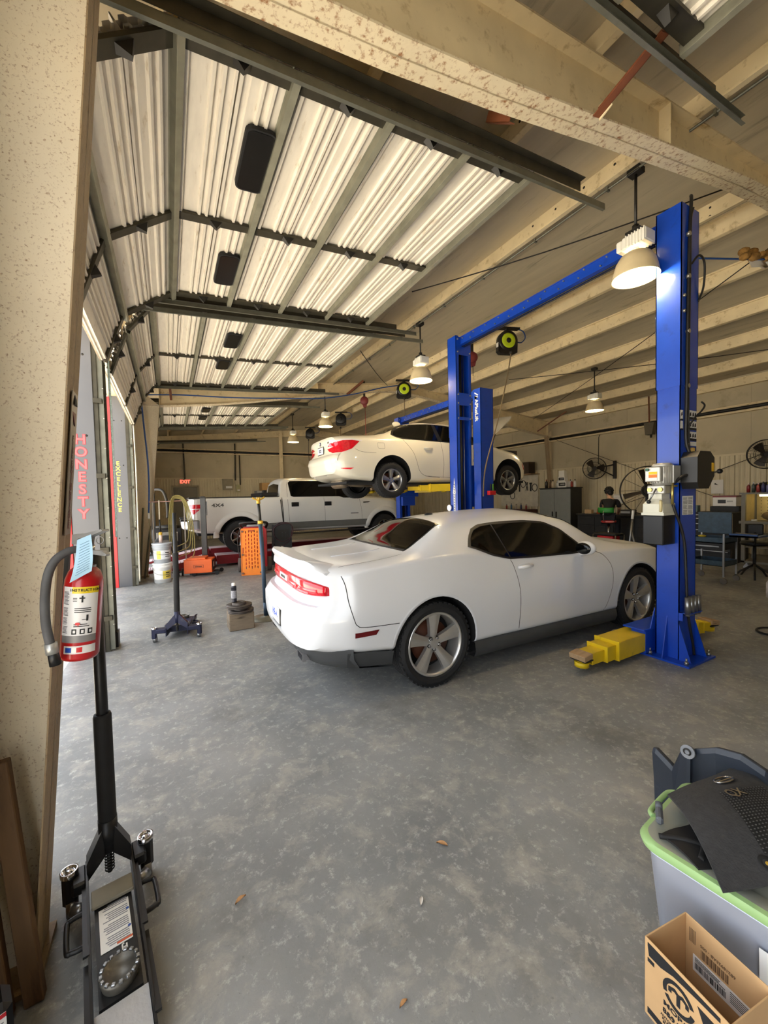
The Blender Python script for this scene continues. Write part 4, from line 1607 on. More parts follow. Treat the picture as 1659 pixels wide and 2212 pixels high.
    for i in range(21):
        y = -.80+1.6*i/20
        rows.append([(lensx(y)-.045, y, .782), (lensx(y)-.035, y, .80), (lensx(y)-.004, y, .86), (lensx(y)-.002, y, 1.0)])
    m.grid(rows, True)
    m.build('tail_tray', trayb, t)
    # licence plate
    m = MB(); m.box((.030, -.165, .505), (.045, .165, .675), .004)
    pf = m.build('plate_frame', darkm, t)
    m = MB(); m.box((.024, -.152, .520), (.032, .152, .662), .003)
    pl = m.build('licence_plate', paper, t)
    for o in (pf, pl): o.location = (-.012, 0, 0)
    text('HE-A', .085, frame((.0105, .01, .593), (0, -1, 0), (0, 0, 1)), mat('plate_blue', rgb(90, 110, 190), .6), 'plate_letters', pl, .001, .002)
    for o in kids(pl): o.location = (.012, 0, 0)
    # lower valance and exhaust tips
    m = MB()
    rows = []
    for i in range(25):
        y = -.93+1.86*i/24
        x = .08+.36*(abs(y)/.95)**4.5
        rows.append([(x-.02+.015*abs(y), y*.985, .47), (x+.0, y*.985, .39), (x+.05, y*.97, .31), (x+.35, y*.93, .25)])
    m.grid(rows, True)
    m.build('rear_valance', sillm, t)
    for sd in (-1, 1):
        m = MB()
        rows = []
        for x, k in ((.13, 1.0), (.10, 1.0), (.10, .86), (.30, .8)):
            rows.append([(x, sd*(.50+k*a), .345+k*b) for a, b in ((-.085, .028), (.085, .028), (.075, -.03), (-.075, -.03))])
        m.grid(rows, False, True)
        m.build('exhaust_tip', chrome, t)
    m = MB(); m.sphere((1.72, 0, 1.423), 1, 14, 8, .055, .028, .02); m.build('roof_antenna', black, t)
    # underside
    m = MB(); m.box((1.6, -.8, .17), (3.6, .8, .28)); m.box((.45, -.6, .24), (1.6, .6, .32)); m.box((3.6, -.6, .2), (4.7, .6, .3)); m.build('underbody', archm, t)
    for sd in (-1, 1):
        m = MB(); m.grid([[(.36, sd*.90, .44), (.55, sd*.925, .43), (.745, sd*.93, .40)], [(.36, sd*.88, .33), (.55, sd*.905, .31), (.735, sd*.91, .29)], [(.5, sd*.8, .26), (.6, sd*.8, .25), (.73, sd*.8, .25)]], True); m.build('side_valance', sillm, t)
    # nose: lamps and grille
    car.patch('grille', black, t, [(-.62, .72), (.62, .72)], [(-.62, .58), (.62, .58)], axis='front', off=.006, n=20, rows=4)
    return t
coupe()
# ---- cream white sedan on the second lift
def sedan():
    t = thing('sedan', 'cream white four-door sedan with open bonnet raised high on the second blue lift', 'car', (2.52, 7.25, 1.70), R(-.6))
    pw = paint('sedan_white', rgb(224, 219, 202))
    K = [0, .12, .35, .8, 1.12, 1.6, 2.1, 2.6, 3.1, 3.45, 4.01, 4.4, 4.7, 4.84]
    C = dict(
        zb=[.36, .30, .26, .22, .20, .19, .19, .19, .19, .19, .19, .20, .21, .26],
        wr=[.74, .83, .88, .90, .90, .885, .88, .88, .88, .885, .90, .88, .80, .66],
        wm=[.78, .87, .91, .922, .923, .915, .91, .908, .908, .912, .92, .90, .83, .70],
        zm=[.60, .62, .64, .66, .67, .66, .65, .65, .65, .65, .65, .63, .58, .54],
        zs=[.97, .99, 1.0, 1.0, 1.0, .99, .98, .965, .95, .925, .87, .81, .72, .66],
        ws=[.68, .75, .80, .83, .84, .845, .85, .855, .855, .855, .85, .80, .70, .56],
        zt=[1.02, 1.035, 1.05, 1.075, 1.13, 1.31, 1.40, 1.41, 1.355, 1.165, .92, .845, .74, .68],
        wt=[.58, .62, .66, .66, .65, .57, .545, .54, .55, .60, .68, .66, .58, .46],
        ztop=[1.035, 1.055, 1.07, 1.10, 1.165, 1.375, 1.462, 1.47, 1.415, 1.215, .96, .88, .77, .695],
        rs=[.06]*14, rt=[.06]*4+[.09]*6+[.08]*4)
    rear = pchip([.20, .30, .42, .56, .66, .74, .85, .98, 1.1], [.14, .08, .02, .0, .02, .07, .08, .06, .10])
    front = pchip([.2, .4, .6, .8, 1.0], [.06, .0, .02, .10, .22])
    car = Car(K, C, rear, front, 4.84)
    wx = [(1.13, .30), (4.03, .30)]
    car.body('body', pw, t, wx, .395, arch_in=.58, step=.05)
    rimm = mat('sedan_alloy', rgb(168, 168, 168), .3, .8, var=.05)
    for x, z in wx:
        for sd in (-1, 1):
            wheel('wheel', t, (x, sd*.775, z-.065), .325, .225, .215, 5, rimm, sd, phase=PI/2)
    for sd in (-1, 1):
        top = [(1.20, 1.10), (1.30, 1.20), (1.46, 1.285), (1.68, 1.345), (2.1, 1.378), (2.5, 1.378), (2.85, 1.338), (3.15, 1.20), (3.36, 1.05), (3.42, .985)]
        bot = [(1.20, 1.10), (1.26, 1.04), (1.38, 1.01), (2.0, .995), (2.6, .98), (3.2, .96), (3.42, .955)]
        car.patch('window_trim', chrome if False else black, t, top, bot, sd, .004, 40, 10)
        for nm, tp, bt in (('rear_door_glass', [(1.24, 1.10), (1.33, 1.19), (1.48, 1.268), (1.69, 1.325), (2.1, 1.356), (2.22, 1.358)], [(1.24, 1.10), (1.29, 1.055), (1.40, 1.03), (2.2, 1.012)]),
                           ('front_door_glass', [(2.30, 1.358), (2.5, 1.356), (2.83, 1.318), (3.10, 1.195), (3.30, 1.05), (3.35, 1.0)], [(2.30, 1.01), (2.8, .992), (3.35, .972)])):
            car.patch(nm, glassm, t, tp, bt, sd, .008, 24, 8)
        car.line('shut_line', gapm, t, [(1.40, 1.0), (1.58, .78), (1.66, .58), (1.72, .42), (1.86, .32), (2.2, .285)], sd, .006)
        car.line('shut_line', gapm, t, [(2.26, .985), (2.29, .6), (2.28, .285)], sd, .006)
        car.line('shut_line', gapm, t, [(3.34, .95), (3.42, .7), (3.38, .285)], sd, .006)
        car.line('shut_line', gapm, t, [(1.86, .315), (2.6, .285), (3.38, .285)], sd, .005)
        car.line('shut_line', gapm, t, [(.40, .79), (.46, .76), (.55, .735), (.80, .725)], sd, .005)
        # tail lamp wrapping round the corner
        top = [(.05, .905), (.16, .94), (.34, .945), (.50, .925)]
        bot = [(.05, .72), (.18, .725), (.34, .785), (.48, .905)]
        car.patch('tail_light', redlamp, t, top, bot, sd, .012, 16, 8)
        car.patch('tail_light_clear', clearlamp, t, [(.09, .935), (.2, .962), (.4, .965), (.56, .945)], [(.09, .905), (.2, .936), (.4, .943), (.53, .925)], sd, .014, 14, 3)
        car.patch('bumper_reflector', redlamp2, t, [(.14, .455), (.36, .455)], [(.16, .435), (.30, .425)], sd, .008, 8, 2)
        car.patch('side_marker', redlamp, t, [(4.47, .60), (4.50, .58)], [(4.53, .48), (4.56, .47)], sd, .006, 3, 6)
        m = MB()
        for xh in (1.94, 2.66):
            h = car.hit((xh, sd*2, .85), (0, -sd, 0), 0)
            y = h.y
            m.tube([(xh-.10, y+sd*.002, .847), (xh-.06, y+sd*.030, .851), (xh+.04, y+sd*.032, .853), (xh+.10, y+sd*.002, .853)], [.012, .018, .018, .012], 8)
        m.build('door_handle', pw, t, split=True)
        m = MB(); m.sphere((3.22, sd*1.0, 1.04), 1, 16, 10, .06, .10, .07); m.build('mirror', pw, t)
    car.line('shut_line', gapm, t, [(.86, .915), (.97, .915), (.985, .90), (.985, .83), (.97, .81), (.87, .81), (.85, .83), (.85, .90), (.86, .915)], -1, .004)
    car.patch('rear_window', glassm, t, [(1.13, -.54), (1.16, 0), (1.13, .54)], [(1.66, -.43), (1.70, 0), (1.66, .43)], axis='top', off=.006, n=20, rows=12)
    m = MB(); m.sphere((1.74, 0, 1.45), 1, 14, 8, .10, .022, .055); m.build('roof_fin', pw, t)
    # boot: badge, plate, ledge line, bumper split
    m = MB()
    h = car.hit((-2, 0, .955), (1, 0, 0), 0)
    m.cyl((h.x+.004, 0, .955), (h.x-.008, 0, .955), .036, n=24)
    b = m.build('badge', black, t)
    m = MB()
    for a0, cc in ((0, 0), (90, 1), (180, 0), (270, 1)):
        m.cur = cc
        P = [(0, .955)]+[(.026*math.cos(R(a0+k*18)), .955+.026*math.sin(R(a0+k*18))) for k in range(6)]
        m.prism(P, h.x-.011, h.x-.008, 'YZ')
    m.build('badge_quarter', [white, blue], b)
    h = car.hit((-2, 0, .83), (1, 0, 0), 0)
    m = MB(); m.box((h.x-.016, -.17, .745), (h.x+.03, .17, .90), .004); f = m.build('plate_frame', darkm, t)
    m = MB(); m.box((h.x-.022, -.152, .76), (h.x-.014, .152, .885), .002); p = m.build('licence_plate', paper, t)
    text('B22', .085, frame((h.x-.0235, 0, .82), (0, -1, 0), (0, 0, 1)), mat('plate_dark', rgb(70, 80, 110), .6), 'plate_letters', p, .001, .003)
    hb = car.hit((-2, -.4, .93), (1, 0, 0), 0)
    text('525i', .045, frame((hb.x-.004, -.42, .935), (0, -1, 0), (0, 0, 1)), chrome, 'model_letters', t, .002, .001)
    # bumper shelf
    m = MB()
    rows = []
    for i in range(25):
        y = -.80+1.6*i/24
        h1 = car.hit((-2, y, .70), (1, 0, 0), 0)
        h2 = car.hit((-2, y, .60), (1, 0, 0), 0)
        if h1 is None or h2 is None: continue
        rows.append([h1+V((.02, 0, .01)), h1+V((-.03, 0, .0)), h2+V((-.022, 0, 0)), h2+V((.01, 0, -.09))])
    m.grid(rows, True)
    m.build('bumper_shelf', pw, t)
    # underside: floor pan, exhaust box, pipes, axle
    m = MB(); m.box((.25, -.78, .175), (4.6, .78, .22), .01); m.build('floor_pan', archm, t)
    m = MB()
    m.lathe([(0, 0), (.085, .01), (.10, .05), (.10, .5), (.085, .54), (0, .55)], 20, 'Y', (.42, -.30, .21)) ; m.build('exhaust_box', mat('exhaust_steel', rgb(150, 136, 116), .4, .7, var=.2), t)
    m = MB(); m.tube(spline([(.42, -.05, .20), (.8, -.15, .16), (1.2, -.1, .17), (1.8, 0, .17), (3.2, .05, .16)], 6), .03, 8); m.build('exhaust_pipe', mat('exhaust_steel', rgb(150, 136, 116)), t)
    m = MB(); m.tube([(1.12, -.7, .28), (1.12, -.3, .24), (1.12, .3, .24), (1.12, .7, .28)], .045, 8); m.sphere((1.12, 0, .25), .12, 14, 8); m.build('rear_axle', darkm, t)
    # raised bonnet
    m = MB()
    rows = []
    for i in range(13):
        u = i/12
        x = 3.45+1.22*u
        w = .74-.06*u**2-.16*max(0, u-.85)*3
        zc = .0-.10*u*u
        rows.append([(x, y, zc-.05*(abs(y)/.7)**3+.012*(1-abs(y)/.7)) for y in [w*(-1+2*k/14) for k in range(15)]])
    o1 = MB(); o1.grid(rows, True)
    o1.grid([[(a[0], a[1], a[2]-.022) for a in r] for r in rows], True)
    ring = [r[0] for r in rows]+rows[-1][1:]+[r[-1] for r in rows[::-1]][1:]
    o1.grid([ring, [(a[0], a[1], a[2]-.022) for a in ring]], False)
    bm = o1.build('bonnet', pw, t, sharp=40)
    q = M.Translation((3.40, 0, 1.02)) @ M.Rotation(R(-40), 4, 'Y') @ M.Translation((-3.45, 0, 0))
    bm.data.transform(q)
    m = MB()
    m.cyl((3.75, -.64, .95), (3.98, -.62, 1.38), .010, n=8)
    m.cyl((3.75, .64, .95), (3.98, .62, 1.38), .010, n=8)
    m.build('bonnet_strut', black, t, split=True)
    m = MB(); m.box((3.6, -.6, .80), (4.6, .6, .92)); m.build('engine_bay', archm, t)
    return t
sedan()

# ---- white pickup on the drive-on ramps
def pickup():
    t = thing('pickup_truck', 'white and grey crew cab pickup truck with a chrome bumper standing on red ramps', 'truck', (.41, 11.56, .295), R(-.5))
    pw = paint('pickup_white', rgb(218, 218, 214))
    K = [0, .06, .4, 1.24, 2.19, 2.27, 2.38, 2.8, 3.6, 4.1, 4.72, 5.37, 5.9, 6.12]
    C = dict(
        zb=[.60, .57, .52, .50, .48, .47, .47, .46, .46, .46, .46, .47, .46, .5],
        wr=[.90, .93, .94, .95, .95, .96, .965, .965, .965, .965, .96, .955, .93, .80],
        wm=[.95, .97, .985, 1.0, .99, .99, .995, .998, .998, .998, .998, .998, .95, .82],
        zm=[.95, .95, .95, .95, .95, .95, .95, .95, .95, .95, .95, .95, .92, .9],
        zs=[1.36, 1.375, 1.385, 1.385, 1.385, 1.36, 1.36, 1.355, 1.35, 1.345, 1.30, 1.25, 1.20, 1.12],
        ws=[.93, .95, .955, .96, .96, .94, .94, .94, .94, .94, .93, .92, .87, .74],
        zt=[1.38, 1.395, 1.405, 1.405, 1.405, 1.80, 1.865, 1.875, 1.87, 1.74, 1.345, 1.30, 1.24, 1.15],
        wt=[.88, .90, .905, .91, .91, .74, .71, .695, .70, .74, .86, .84, .78, .62],
        ztop=[1.385, 1.40, 1.41, 1.41, 1.41, 1.84, 1.925, 1.945, 1.94, 1.82, 1.40, 1.36, 1.30, 1.18],
        rs=[.04]*14, rt=[.03]*5+[.10]*9)
    rear = pchip([.5, .8, 1.1, 1.4], [.01, .0, .0, .03])
    front = pchip([.5, .8, 1.1, 1.4], [.02, .0, .03, .1])
    car = Car(K, C, rear, front, 6.12)
    wx = [(1.18, .41), (5.33, .41)]
    car.body('body', pw, t, wx, .515, arch_in=.62, step=.05)
    rimm = mat('pickup_alloy', rgb(150, 148, 144), .25, .9, var=.05)
    for x, z in wx:
        for sd in (-1, 1):
            wheel('wheel', t, (x, sd*.845, z), .41, .27, .245, 6, rimm, sd, phase=PI/2, blocky=True)
    grey = mat('pickup_grey', rgb(118, 118, 112), .4, .2, var=.05, coat=.3)
    for sd in (-1, 1):
        for a, b in ((1.72, 4.79),):
            car.patch('lower_body_grey', grey, t, [(a, .715), (2.6, .715), (b, .705)], [(a+.02, .515), (2.6, .50), (b-.02, .49)], sd, .003, 30, 5)
        rr_top = [(2.52, 1.42), (2.53, 1.70), (2.57, 1.735), (3.05, 1.745), (3.20, 1.745)]
        car.patch('rear_door_glass', glassm, t, [(2.47, 1.78), (2.53, 1.825), (3.1, 1.835), (3.42, 1.83)], [(2.50, 1.42), (2.55, 1.39), (3.1, 1.385), (3.44, 1.385)], sd, .006, 24, 8)
        car.patch('front_door_glass', glassm, t, [(3.42, 1.83), (3.75, 1.815), (4.0, 1.73), (4.42, 1.44)], [(3.44, 1.385), (3.9, 1.38), (4.02, 1.34), (4.50, 1.335)], sd, .006, 24, 8)
        car.line('shut_line', gapm, t, [(2.25, 1.38), (2.27, 1.0), (2.28, .60)], sd, .02)
        car.line('shut_line', gapm, t, [(2.44, 1.84), (2.41, 1.4), (2.42, .95), (2.45, .60)], sd, .007)
        car.line('shut_line', gapm, t, [(3.43, 1.38), (3.44, .95), (3.45, .60)], sd, .007)
        car.line('shut_line', gapm, t, [(4.52, 1.33), (4.57, .95), (4.58, .60)], sd, .007)
        for xh in (2.50, 3.44):
            h = car.hit((xh+.09, sd*2, 1.19), (0, -sd, 0), 0)
            m = MB(); m.box((xh, min(h.y-.01, h.y+sd*.018), 1.13), (xh+.20, max(h.y-.01, h.y+sd*.018), 1.245), .012)
            hd = m.build('door_handle', black, t)
            m = MB(); m.box((xh+.02, h.y+sd*.016, 1.185), (xh+.18, h.y+sd*.034, 1.215), .008); m.build('handle_bar', darkm, hd)
        # flared wheel-arch lips
        for (cx, cz) in wx:
            rows = []
            for i in range(31):
                a = R(4+176*i/30)
                row = []
                for rad, off in ((.513, -.05), (.515, .022), (.545, .028), (.635, .014), (.65, .001)):
                    px, pz = cx+rad*math.cos(a), cz+rad*math.sin(a)
                    hh = car.hit((px, sd*2, pz), (0, -sd, 0), 0)
                    y = abs(hh.y) if hh is not None else .97
                    row.append((px, sd*(y+off), pz))
                rows.append(row)
            m = MB(); m.grid(rows, True); m.build('arch_flare', pw, t)
        # tail lamp
        top = [(.03, 1.27), (.12, 1.275), (.30, 1.275)]
        bot = [(.03, 1.02), (.10, .985), (.30, 1.14)]
        car.patch('tail_lamp_surround', clearlamp, t, top, bot, sd, .008, 10, 8)
        car.patch('tail_lamp', redlamp, t, [(.06, 1.245), (.27, 1.25)], [(.06, 1.15), (.265, 1.15)], sd, .014, 8, 5)
        car.patch('tail_lamp_lower', redlamp, t, [(.06, 1.12), (.26, 1.13)], [(.07, 1.03), (.13, 1.015)], sd, .014, 8, 5)
        car.patch('fender_vent', darkm, t, [(4.64, 1.21), (4.88, 1.215)], [(4.64, 1.175), (4.80, 1.18)], sd, .012, 6, 2)
        car.patch('fender_badge', mat('badge_grey', rgb(90, 90, 88), .3, .6), t, [(4.22, .90), (4.46, .90)], [(4.22, .878), (4.46, .878)], sd, .006, 6, 2)
        m = MB(); m.box((4.28, sd*1.0, 1.36), (4.42, sd*1.22, 1.58), .04); m.build('mirror', black, t)
        m = MB(); m.box((2.3, min(sd*.98, sd*1.10), .40), (4.85, max(sd*.98, sd*1.10), .44), .015); m.build('running_board', black, t)
        hh = car.hit((.62, sd*2, 1.22), (0, -sd, 0), 0)
        text('4X4', .115, frame((.66, hh.y+sd*.004, 1.215), (-sd, 0, 0), (0, 0, 1)), mat('badge_dark', rgb(84, 84, 82), .4), 'bed_letters', t, .001, .004, sx=1.45)
    # rear glass, third lamp
    car.patch('rear_window', glassm, t, [(-.62, 1.73), (0, 1.78), (.62, 1.73)], [(-.66, 1.44), (0, 1.44), (.66, 1.44)], axis='rear', off=.008, n=18, rows=8)
    m = MB(); m.box((2.33, -.16, 1.875), (2.36, .16, 1.905), .005); m.build('third_brake_lamp', redlamp, t)
    m = MB(); m.box((.03, -.80, 1.405), (2.2, .80, 1.425)); m.box((.02, -.93, 1.395), (2.2, -.84, 1.425), .006); m.box((.02, .84, 1.395), (2.2, .93, 1.425), .006)
    m.build('bed_cover', black, t)
    m = MB(); m.box((1.75, -.78, 1.425), (2.17, .78, 1.52), .01); m.build('bed_toolbox', black, t)
    m = MB(); m.box((1.92, -.2, 1.52), (2.02, 0, 1.60), .01); m.build('toolbox_latch', black, t)
    # chrome bumper with a black step pad
    m = MB()
    rows = []
    for i in range(21):
        y = -.97+1.94*i/20
        k = max(0, abs(y)/.97-.7)/.3
        x = -.17+.14*k*k
        rows.append([(x+.16, y, .86), (x+.01, y, .855), (x, y, .82), (x+.015, y, .68), (x+.05, y, .645), (x+.2, y, .645)])
    m.grid(rows, True)
    m.add(rows[0], [tuple(range(6))]); m.add(rows[-1], [tuple(range(6))[::-1]])
    bp = m.build('rear_bumper', chrome, t, sharp=40)
    for sd in (-1, 1):
        m = MB(); m.box((-.18, min(sd*.45, sd*.95), .85), (.0, max(sd*.45, sd*.95), .895), .015); m.build('step_pad', black, bp)
        m = MB(); m.box((-.02, min(sd*.94, sd*1.0), .64), (.24, max(sd*.94, sd*1.0), .87), .02); m.build('bumper_end', chrome, bp)
    m = MB(); m.box((.2, -.5, .44), (5.9, .5, .58), .02); m.build('chassis', archm, t)
    m = MB(); m.tube([(1.24, -.7, .41), (1.24, .7, .41)], .06, 10); m.sphere((1.24, 0, .41), .16, 14, 8); m.build('rear_axle', darkm, t)
    m = MB(); m.tube(spline([(.35, -.55, .55), (.9, -.62, .5), (1.6, -.5, .48), (3, -.4, .45)], 6), .035, 8); m.build('exhaust_pipe', mat('exhaust_steel', rgb(150, 136, 116)), t)
    return t
pickup()

# ---- drive-on alignment ramps
redramp = mat('ramp_red', rgb(128, 22, 30), .45, var=.12)
pinktop = mat('ramp_top_dusty', rgb(214, 190, 194), .6, var=.1, stain=rgb(170, 120, 124), amount=.35)
rt = thing('drive_on_ramp', 'red drive-on ramp lift with dusty pale treads under the pickup truck', 'car lift', (0, 0, 0))
for yc in (10.72, 12.40):
    m = MB()
    m.prism([(-.60, .0), (.95, .0), (.95, .285), (.75, .285), (-.60, .02)], yc-.27, yc-.25, 'XZ'); m.prism([(-.60, .0), (.95, .0), (.95, .285), (.75, .285), (-.60, .02)], yc+.25, yc+.27, 'XZ')
    m.build('approach_side', redramp, rt, split=True)
    m = MB()
    for i in range(9):
        a, b = i/9, (i+.93)/9
        x0, x1 = -.59+1.4*a, -.59+1.4*b
        z0, z1 = .03+.255*a, .03+.255*b
        m.prism([(x0, z0), (x1, z1), (x1, z1+.012), (x0, z0+.012)], yc-.25, yc+.25, 'XZ')
    m.build('tread_plate', pinktop, rt, split=True)
    m = MB(); m.box((.98, yc-.27, .07), (6.6, yc-.25, .283)); m.box((.98, yc+.25, .07), (6.6, yc+.27, .283)); m.box((.98, yc-.25, .20), (6.6, yc+.25, .25))
    m.build('runway', redramp, rt)
    m = MB(); m.box((.98, yc-.248, .25), (6.6, yc+.248, .288)); m.build('runway_top', pinktop, rt)
    for x in (1.6, 5.8):
        m = MB(); m.box((x, yc-.2, 0), (x+.25, yc+.2, .20)); m.build('runway_foot', darkm, rt)
# ------------------------------------------------------------------ things near the doors and in the middle
orange = mat('orange_enamel', rgb(240, 104, 34), .4, var=.06)
orangep = mat('orange_plastic', rgb(250, 136, 24), .45, var=.05)
redp = mat('red_enamel', rgb(190, 26, 36), .35, var=.08)
greypl = mat('grey_plastic', rgb(180, 184, 190), .45, var=.05)
bluest = mat('blue_grey_steel', rgb(52, 70, 88), .45, .3, var=.15)
yelbr = mat('yellow_brass', rgb(206, 166, 60), .4, .3, var=.1)
woodold = mat('weathered_wood', rgb(128, 112, 92), .85, var=.25, scale=3, stretch=(1, 1, 8), stain=rgb(74, 62, 48), amount=.4)
woodbr = mat('brown_board', rgb(96, 70, 42), .75, var=.25, scale=4, stretch=(6, 6, 1), stain=rgb(66, 44, 24), amount=.4)

# hose reels under the purlins
limeg = mat('lime_disc', rgb(200, 226, 40), .4, var=.03)
airblue = mat('air_hose_blue', rgb(34, 74, 140), .45, var=.1)
tanhose = mat('tan_hose', rgb(120, 102, 76), .6, var=.15)
def reel(loc, rz, label, disc, hosepts, hmat=tanhose, cat='hose reel'):
    t = thing('hose_reel', label, cat, loc, rz, 'ceiling hose reels')
    m = MB()
    prof = [(0, -.07), (.17, -.07), (.20, -.055), (.20, .055), (.17, .07), (0, .07)]
    m.lathe(prof, 36, 'Y')
    m.prism([(-.20, 0), (.2, 0), (.19, -.22), (.12, -.25), (-.16, -.25), (-.21, -.2)], -.055, .055, 'XZ')
    m.build('reel_case', black, t)
    m = MB()
    if disc:
        m.lathe([(.05, -.078), (.09, -.085), (.13, -.078), (.145, -.068)], 32, 'Y')
        m.build('reel_disc', limeg, t)
        m = MB(); m.lathe([(0, -.09), (.035, -.088), (.05, -.078)], 20, 'Y'); m.build('reel_hub', darkm, t)
    else:
        m.lathe([(.0, -.085), (.05, -.085), (.055, -.07)], 20, 'Y'); m.build('reel_hub', darkm, t)
    m = MB(); m.box((-.22, -.06, .24), (.25, .06, .265)); m.box((-.03, -.05, .15), (.03, .05, .25))
    m.build('mount_plate', darkm, t)
    if hosepts:
        q = (M.Translation(loc) @ M.Rotation(rz, 4, 'Z')).inverted()
        m = MB(); m.tube([q @ V(p) for p in spline(hosepts, 8)], .011, 6)
        h = m.build('hose', hmat, t)
        m = MB(); m.sphere(q @ V(hosepts[0]), .035, 10, 8); m.build('hose_stop', darkm, h)
    m = MB(); m.tube(spline([(.2, 0, .0), (.34, .05, .02), (.42, .05, .12), (.36, .02, .22), (.25, 0, .25)], 6), .012, 6); m.build('feed_hose', airblue, t)
    m = MB(); m.box((-.215, -.05, -.12), (-.2, .02, -.04)); m.build('reel_label', white, t)
    return t
reel((5.95, 5.75, 4.62), R(-18), 'hose reel with lime green disc hanging right of the far blue post', True, [(5.9, 5.6, 4.35), (5.75, 5.55, 3.9), (5.3, 5.35, 3.0), (4.75, 5.10, 2.1), (4.66, 5.07, 1.6)])
reel((5.90, 9.55, 4.62), R(-22), 'hose reel with lime green disc by the far rafter above the sedan', True, [(5.85, 9.45, 4.35), (5.84, 9.45, 3.6), (5.84, 9.45, 3.1)])
reel((5.90, 14.15, 4.64), R(-25), 'black hose reel beside the lamp in front of the back wall', False, [(5.85, 14.1, 4.3), (5.85, 14.1, 3.2)])
reel((5.80, 17.6, 4.62), R(-25), 'farthest black hose reel with its hose hanging against the back wall', False, [(5.70, 17.55, 4.3), (5.70, 17.55, 3.3), (5.9, 17.5, 2.9)], black)
def cordreel(loc, label, drop):
    t = thing('cord_reel', label, 'cord reel', loc, R(-25))
    m = MB(); m.lathe([(0, -.06), (.10, -.06), (.12, -.04), (.12, .04), (.10, .06), (0, .06)], 24, 'Y'); m.prism([(-.1, 0), (.1, 0), (.06, -.18), (-.02, -.2)], -.04, .04, 'XZ')
    m.build('reel_case', mat('faded_red', rgb(122, 50, 50), .5, var=.15), t)
    m = MB(); m.box((-.03, -.02, .10), (.03, .02, ztop(loc[0])+.2-loc[2])); m.build('hanger', darkm, t)
    m = MB(); m.tube([(.02, 0, -.18), (.02, 0, -drop)], .006, 6); m.build('cord', redp if drop > 1 else darkm, t)
cordreel((5.15, 10.55, 4.46), 'faded red cord reel hanging above the boot of the raised sedan', 1.3)
cordreel((5.93, 6.75, 4.62), 'dark red cord reel hanging just behind the top of the far blue post', .4)

# bracing rods
rodm = mat('brace_rod', rgb(40, 36, 32), .5, .4)
def rod(p0, p1, label, r=.008):
    m = MB(); m.tube([V(p0)+(V(p1)-V(p0))*(i/6)+V((0, 0, -.05*math.sin(PI*i/6))) for i in range(7)], r, 6)
    tag(m.build('bracing_rod', rodm), label, 'rod')
rod((3.2, 4.9, 4.58), (5.3, 2.0, 4.80), 'thin roof bracing rod crossing behind the nearest lamp')
rod((11.6, 10.0, 4.30), (6.95, 1.95, 4.84), 'thin roof bracing rod running from the far rafter up behind the blue post')
rod((3.55, 7.4, 4.62), (5.6, 9.95, 4.80), 'short thin roof rod ending at the green hose reel by the far rafter')
rod((8.1, 7.77, 4.68), (11.3, 2.2, 4.36), 'thin roof rod crossing low over the right half of the hall')
rod((12.5, 10.0, 3.68), (12.55, 3.2, .7), 'thin wall bracing rod slanting down behind the wall fan')
rod((12.5, 1.9, 3.3), (12.55, 8.0, 1.0), 'thin wall bracing rod rising towards the right edge fan')

# torn insulation beyond the rafter
t = thing('torn_insulation', 'torn brown fibreglass insulation with white backing hanging from the roof at the right edge', 'insulation', (6.98, 2.40, 4.70))
m = MB()
for i in range(46):
    u = random.random()
    m.sphere((-.28+.75*u+random.uniform(-.05, .05), -.24*u+random.uniform(-.06, .06), .02+.03*u+random.uniform(-.07, .03)), random.uniform(.03, .075), 8, 6, sz=.7)
m.build('fibre', mat('fibreglass', rgb(150, 112, 56), .95, var=.35, scale=25, bump=.8, bscale=40), t, stuff=True)
m = MB()
rows = []
for i in range(8):
    rows.append([(-.15+.5*i/7, -.02-.2*i/7, -.02+.03*math.sin(i)), (-.10+.5*i/7, -.05-.2*i/7, -.12-.03*math.cos(i*1.7)), (.0+.45*i/7, -.1-.15*i/7, -.15-.02*math.sin(i*2))])
m.grid(rows, True); m.build('backing', white, t)
m = MB(); m.tube([(-1.4, .6, -.02), (.8, -.5, -.06)], .012, 6); m.build('strap', airblue, t)

# blue air line along the far rafter and down the column
m = MB()
P = spline([(-.44, 9.86, 3.90), (.3, 9.84, 3.97), (1.4, 9.84, 4.02), (2.6, 9.84, 4.12), (3.6, 9.84, 4.22), (4.5, 9.84, 4.42), (5.3, 9.80, 4.66), (5.8, 9.7, 4.76)], 8)
m.tube(P, .014, 8)
t = m.build('air_line', airblue)
tag(t, 'blue air hose looped along the far rafter and hanging down the far column', 'hose')
m = MB(); m.tube(spline([(-.44, 9.86, 3.90), (-.40, 9.82, 3.2), (-.36, 9.80, 2.5), (-.36, 9.79, 1.9), (-.385, 9.79, 1.40)], 8), .016, 8); m.build('drop_hose', airblue, t)
m = MB(); m.box((-.405, 9.77, 1.28), (-.365, 9.81, 1.40), .006); m.build('coupler', white, t)
m = MB(); m.tube(spline([(-.385, 9.79, 1.28), (-.36, 9.77, .8), (-.30, 9.72, .35), (-.20, 9.60, .06), (-.05, 9.45, .012), (.1, 9.4, .012)], 8), .012, 8); m.build('tail_hose', mat('olive_hose', rgb(140, 128, 92), .6), t)
# fluorescent tubes / sticks leaning by the column
for i, (x0, x1, z1) in enumerate(((-.64, -.52, 1.5), (-.56, -.40, 1.1))):
    m = MB(); m.box((-.012, -.02, 0), (.012, .02, 1), .003)
    o = m.build('metal_strip', galv)
    d = V((x1-x0-.02, .16, z1))
    o.matrix_world = M.Translation((x0+.05, 9.78, .012)) @ d.to_track_quat('Z', 'X').to_matrix().to_4x4() @ M.Diagonal((1, 1, d.length, 1))
    tag(o, ['longer grey metal strip leaning on the far column base', 'shorter grey metal strip leaning on the far column base'][i], 'metal strip')

